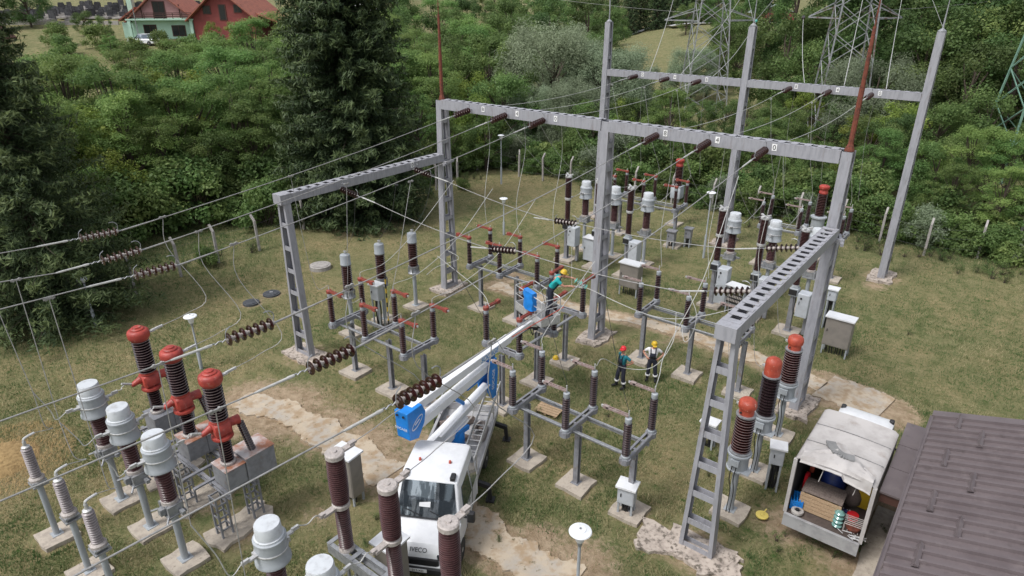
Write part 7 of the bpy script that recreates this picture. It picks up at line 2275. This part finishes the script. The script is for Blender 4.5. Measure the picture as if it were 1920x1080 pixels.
def gable_house(name, label, X, Y, rz, w, d, hw, hr, wall, gable, roofm, over=.7, z=None):
    """local x across the gable front, front faces -y"""
    p = site(X, Y, terr(X, Y) if z is None else z)
    t = thing(name, label, 'house', p, rz)
    mb = MB(); mb.box(-w / 2, w / 2, 0, d, -2.5, hw); mb.build('wall', wall, t)
    mb = MB(); mb.extr([(0, 0)], 0, 0) if False else None
    g = MB(); v = [(-w / 2, .0, hw), (w / 2, .0, hw), (0, .0, hw + hr), (-w / 2, d, hw), (w / 2, d, hw), (0, d, hw + hr)]
    g.add(v, [(0, 1, 2), (5, 4, 3), (0, 3, 4, 1)]); g.build('gable', gable, t)
    r = MB()
    sl = hr / (w / 2)
    for s in (-1, 1):
        e = w / 2 + over
        a = [(s * e, -over, hw - over * sl), (0.0, -over, hw + hr), (0.0, d + over, hw + hr), (s * e, d + over, hw - over * sl)]
        vs = [(x, y, zz + .06) for x, y, zz in a] + [(x, y, zz + .26) for x, y, zz in a]
        r.add(vs, [(0, 1, 2, 3), (7, 6, 5, 4), (0, 4, 5, 1), (1, 5, 6, 2), (2, 6, 7, 3), (3, 7, 4, 0)])
    r.build('roof', roofm, t)
    return t

def win(t, x, z, w, h, y=-.03, name='window'):
    mb = MB(); mb.box(x - w / 2 - .1, x + w / 2 + .1, y - .03, y + .03, z - .1, z + h + .1); o = mb.build(name, 'brownw', t)
    for s in ((-1, 1) if w > .9 else (0,)):
        m2 = MB(); ww = w / 2 - .06 if s else w - .1; m2.box(x + s * w / 4 - ww / 2, x + s * w / 4 + ww / 2, y - .045, y - .032, z, z + h); m2.build('pane', 'win', o)

def build_houses():
    F = math.atan2(0.6163, 0.7876)   # turns local x to the picture's right, front towards the viewer
    t = gable_house('house', 'mint green house with pink gable and red tiled roof on the hillside', -50.2, 103, F + .12, 8.3, 9, 3.0, 3.5, 'mint', 'pink', 'tile', .8, 8.5)
    mb = MB(); mb.box(-4.6, 4.6, -1.3, -.02, 2.72, 2.9); mb.build('balcony', 'mint', t)
    mb = MB()
    for z in (3.15, 3.4, 3.62): mb.box(-4.5, 4.5, -1.26, -1.22, z, z + .1)
    for k in range(8): mb.box(-4.5 + k * 1.27, -4.42 + k * 1.27, -1.27, -1.21, 2.9, 3.72)
    mb.build('railing', 'brownw', t)
    for x in (-4.2, 4.2): mb = MB(); mb.box(x - .2, x + .2, -1.25, -.85, -2.5, 2.7); mb.build('column', 'mint', t)
    win(t, -1.9, .9, 1.6, 1.1); win(t, 2.0, .6, 1.7, 1.3); win(t, -.2, 3.0, 1.5, 2.1, name='door')
    mb = MB(); mb.bar((-2.6, -.2, 3), (-2.6, -.2, 4.8), .12); mb.bar((2.6, -.2, 3), (2.6, -.2, 4.8), .12); mb.build('post', 'brownw', t)
    mb = MB(); mb.box(-5.2, -4.4, 2.0, 2.8, 3.0, 6.4); mb.build('chimney', 'mint', t)
    mb = MB(); mb.box(-6.2, -4.36, 1.5, 6, -2.5, 2.4); mb.build('side_wing', 'mint', t)
    mb = MB(); v = [(-6.5, 1.2, 2.5), (-4.0, 1.2, 4.2), (-4.0, 6.4, 4.2), (-6.5, 6.4, 2.5)]; mb.add([(a, b, c) for a, b, c in v] + [(a, b, c + .2) for a, b, c in v], [(0, 1, 2, 3), (7, 6, 5, 4), (0, 4, 5, 1), (1, 5, 6, 2), (2, 6, 7, 3), (3, 7, 4, 0)]); mb.build('side_roof', 'tile', t)
    t = gable_house('house', 'dark red house with tiled roof right of the mint green house', -41.0, 102, F - .1, 9.2, 9, 2.6, 3.7, 'redwall', 'redwall', 'tile', .8, 9.0)
    for x, z, w, h in ((-2.3, 3.1, 1.0, .95), (2.3, 3.3, 1.0, .9)): win(t, x, z, w, h)
    win(t, 0, 2.3, .9, 1.9, name='door')
    mb = MB(); v = [(4.6, .5, 3.0), (9.0, .5, 1.4), (9.0, 8, 1.4), (4.6, 8, 3.0)]; mb.add(v + [(a, b, c + .2) for a, b, c in v], [(0, 1, 2, 3), (7, 6, 5, 4), (0, 4, 5, 1), (1, 5, 6, 2), (2, 6, 7, 3), (3, 7, 4, 0)]); mb.build('porch_roof', 'tile', t)
    for y in (.8, 7.5): mb = MB(); mb.box(8.6, 8.8, y, y + .2, -2, 1.4); mb.build('post', 'brownw', t)
    gable_house('shed', 'small red roofed brick shed between the two houses', -46.2, 111, F, 2.6, 3, 1.9, 1.1, 'redwall', 'brownw', 'tile', .3, 9.6)
    gable_house('hut', 'brown roofed hut cut by the left picture edge', -73.8, 95, F + .2, 6.5, 6, 2.0, 3.6, 'brownw', 'brownw', 'tileb', .6, 7.4)
    gable_house('barn', 'small house with pale blue roof far off at the top edge', 92, 252, F, 14, 8, 3, 2.5, 'redwall', 'brownw', 'lgrey', .5)
    gable_house('house', 'distant house with red roof between the spruce and the houses at the top edge', -33, 150, F, 8, 8, 3.0, 3, 'whitec', 'whitec', 'tile', .5)
    # street lamp by the green house
    p = site(-51.5, 98, terr(-51.5, 98)); t = thing('street_lamp', 'small street lamp in front of the mint green house', 'lamp', p, 0)
    mb = MB(); mb.tube([(0, 0, 0), (0, 0, 6.0), (.3, .1, 6.4)], .06, 6); mb.build('pole', 'galv', t)
    mb = MB(); mb.lathe([(.05, 0), (.3, .05), (.28, .2), (.1, .3)], 12, (.45, .2, 6.3)); mb.build('head', 'lampw', t)
    # graveyard
    rr = random.Random(14)
    t = thing('gravestone', 'dark gravestone in the crowded hillside graveyard', 'gravestone', (0, 0, 0), 0, 'gravestones on the hillside')
    mb = MB(); mb.prism([(-.5, -.12), (.5, -.12), (.5, .12), (-.5, .12)], 0, 1.15); mb.box(-.42, .42, -.1, .1, 1.15, 1.3); mb.build('headstone', 'granite', t)
    mb = MB(); mb.box(-.75, .75, -2.1, -.14, 0, .28); mb.box(-.55, .55, -1.9, -.3, .28, .33); mb.build('slab', 'slab', t)
    for row in range(8):
        Y = 119 + row * 3.6
        for k in range(19):
            X = -88 + k * 1.95 + rr.uniform(-.3, .3) + row * .3
            if rr.random() < .16 or (X > -63 and Y < 121) or X / Y < -.80 or X > -53: continue
            p = site(X, Y + rr.uniform(-.3, .3)); p.z = terr_uv(p.x, p.y)
            dup(t, p, F + rr.uniform(-.08, .08), None, None, (rr.uniform(.8, 1.3), 1, rr.uniform(.75, 1.35)))
    drop(t)
    w = thing('boundary_wall', 'low grey wall along the lower side of the graveyard', 'wall', (0, 0, 0))
    pts = [site(X, 115.5, 0) for X in np.arange(-86, -61, 2.5)]
    mb = MB()
    for a, b in zip(pts, pts[1:]):
        za = terr_uv(a.x, a.y); mb.bar((a.x, a.y, za + .1), (b.x, b.y, terr_uv(b.x, b.y) + .1), .3, .9)
    mb.build('wall', 'concg', w)
    # cars
    def car(label, X, Y, rz, m='carw'):
        p = site(X, Y, terr(X, Y)); t = thing('parked_car', label, 'car', p, rz)
        mb = MB(); mb.bbox(-.85, .85, -2.1, 2.1, .3, .85, .1); mb.build('body', m, t)
        mb = MB(); v = [(-.78, -1.5, .85), (.78, -1.5, .85), (.78, 1.0, .85), (-.78, 1.0, .85), (-.62, -1.0, 1.42), (.62, -1.0, 1.42), (.62, .35, 1.42), (-.62, .35, 1.42)]
        mb.add(v, [(4, 5, 6, 7), (0, 1, 5, 4), (1, 2, 6, 5), (2, 3, 7, 6), (3, 0, 4, 7)]); mb.build('cabin', 'glass', t)
        mb = MB(); mb.bbox(-.6, .6, -.98, .32, 1.425, 1.46, .02); mb.build('roof', m, t)
        for x in (-.8, .8):
            for y in (-1.3, 1.3): wheel(t, x, y, .3, .2)
    car('white car parked below the mint green house behind the leaves', -50.6, 97.5, F + 1.4)
    car('pale car parked at the far right of the red house', -34.5, 122, F + 1.2)
    # far lane and road
    M['road'] = mat('pale_road', (0.42, 0.42, 0.43), (0.36, 0.36, 0.37), .3, rough=.9)
    for (line, hw) in (([site(33, 232), site(38, 236), site(43, 241), site(49, 250)], 1.7), ([site(52, 236), site(90, 242), site(170, 246)], 2.4)):
        mb = MB(); pts = spline(line, 8); vs = []
        for i, p in enumerate(pts):
            d = (pts[min(i + 1, len(pts) - 1)] - pts[max(0, i - 1)]).normalized(); nrm = Vector((-d.y, d.x, 0))
            for q in (p - nrm * hw, p + nrm * hw): vs.append((q.x, q.y, terr_uv(q.x, q.y) + .35))
        mb.add(vs, [(2 * i, 2 * i + 2, 2 * i + 3, 2 * i + 1) for i in range(len(pts) - 1)]); o = mb.build('road', 'road'); o['kind'] = 'structure'
# ================================================================ assemble
import time as _t
_t0 = _t.time()
def lap(s): print('LAP', s, round(_t.time() - _t0, 1))
build_equipment(); lap('equipment')
build_wires(); lap('wires')
build_lift_truck(); build_box_truck(); lap('vehicles')
build_people(); lap('people')
build_roof_building(); build_fence(); build_towers(); build_houses(); lap('far')
build_paths()
_g = build_ground(); lap('ground')
build_grass(*_g); lap('grass')
build_trees(); lap('trees')

# camera
cam = bpy.data.cameras.new('Camera'); co = bpy.data.objects.new('Camera', cam); C.objects.link(co)
cam.sensor_width = 36.0; cam.lens = FOC / 1920 * 36.0
cam.clip_end = 6000; cam.clip_start = .1
co.location = (0, 0, CAMH)
co.rotation_euler = (PI / 2 - PITCH, 0, math.atan2(0.6163, 0.7876))
sc.camera = co

# overcast daylight
w = bpy.data.worlds.new('World'); sc.world = w; w.use_nodes = True
nt = w.node_tree
bg = nt.nodes['Background']
sky = nt.nodes.new('ShaderNodeTexSky'); sky.sky_type = 'NISHITA'; sky.sun_disc = False
EL, AZ = R(58), R(200)
sky.sun_elevation = EL; sky.sun_rotation = AZ
sky.air_density = 1.0; sky.dust_density = 3.0; sky.ozone_density = 1.0
hs = nt.nodes.new('ShaderNodeHueSaturation'); hs.inputs['Saturation'].default_value = 0.3
nt.links.new(sky.outputs[0], hs.inputs['Color']); nt.links.new(hs.outputs[0], bg.inputs['Color'])
bg.inputs['Strength'].default_value = 0.135
sl = bpy.data.lights.new('Sun', 'SUN'); so = bpy.data.objects.new('Sun', sl); C.objects.link(so)
sl.energy = 1.5; sl.angle = R(16); sl.color = (1.0, .985, .965)
dv = Vector((math.sin(AZ) * math.cos(EL), math.cos(AZ) * math.cos(EL), math.sin(EL)))
so.rotation_euler = (-dv).to_track_quat('-Z', 'Y').to_euler()
vs_ = sc.view_settings
vs_.view_transform = 'Standard'; vs_.look = 'None'; vs_.exposure = 0.65; vs_.gamma = 1.0; vs_.use_curve_mapping = False
sc.cycles.max_bounces = 6; sc.cycles.diffuse_bounces = 4; sc.cycles.transparent_max_bounces = 8
lap('done')
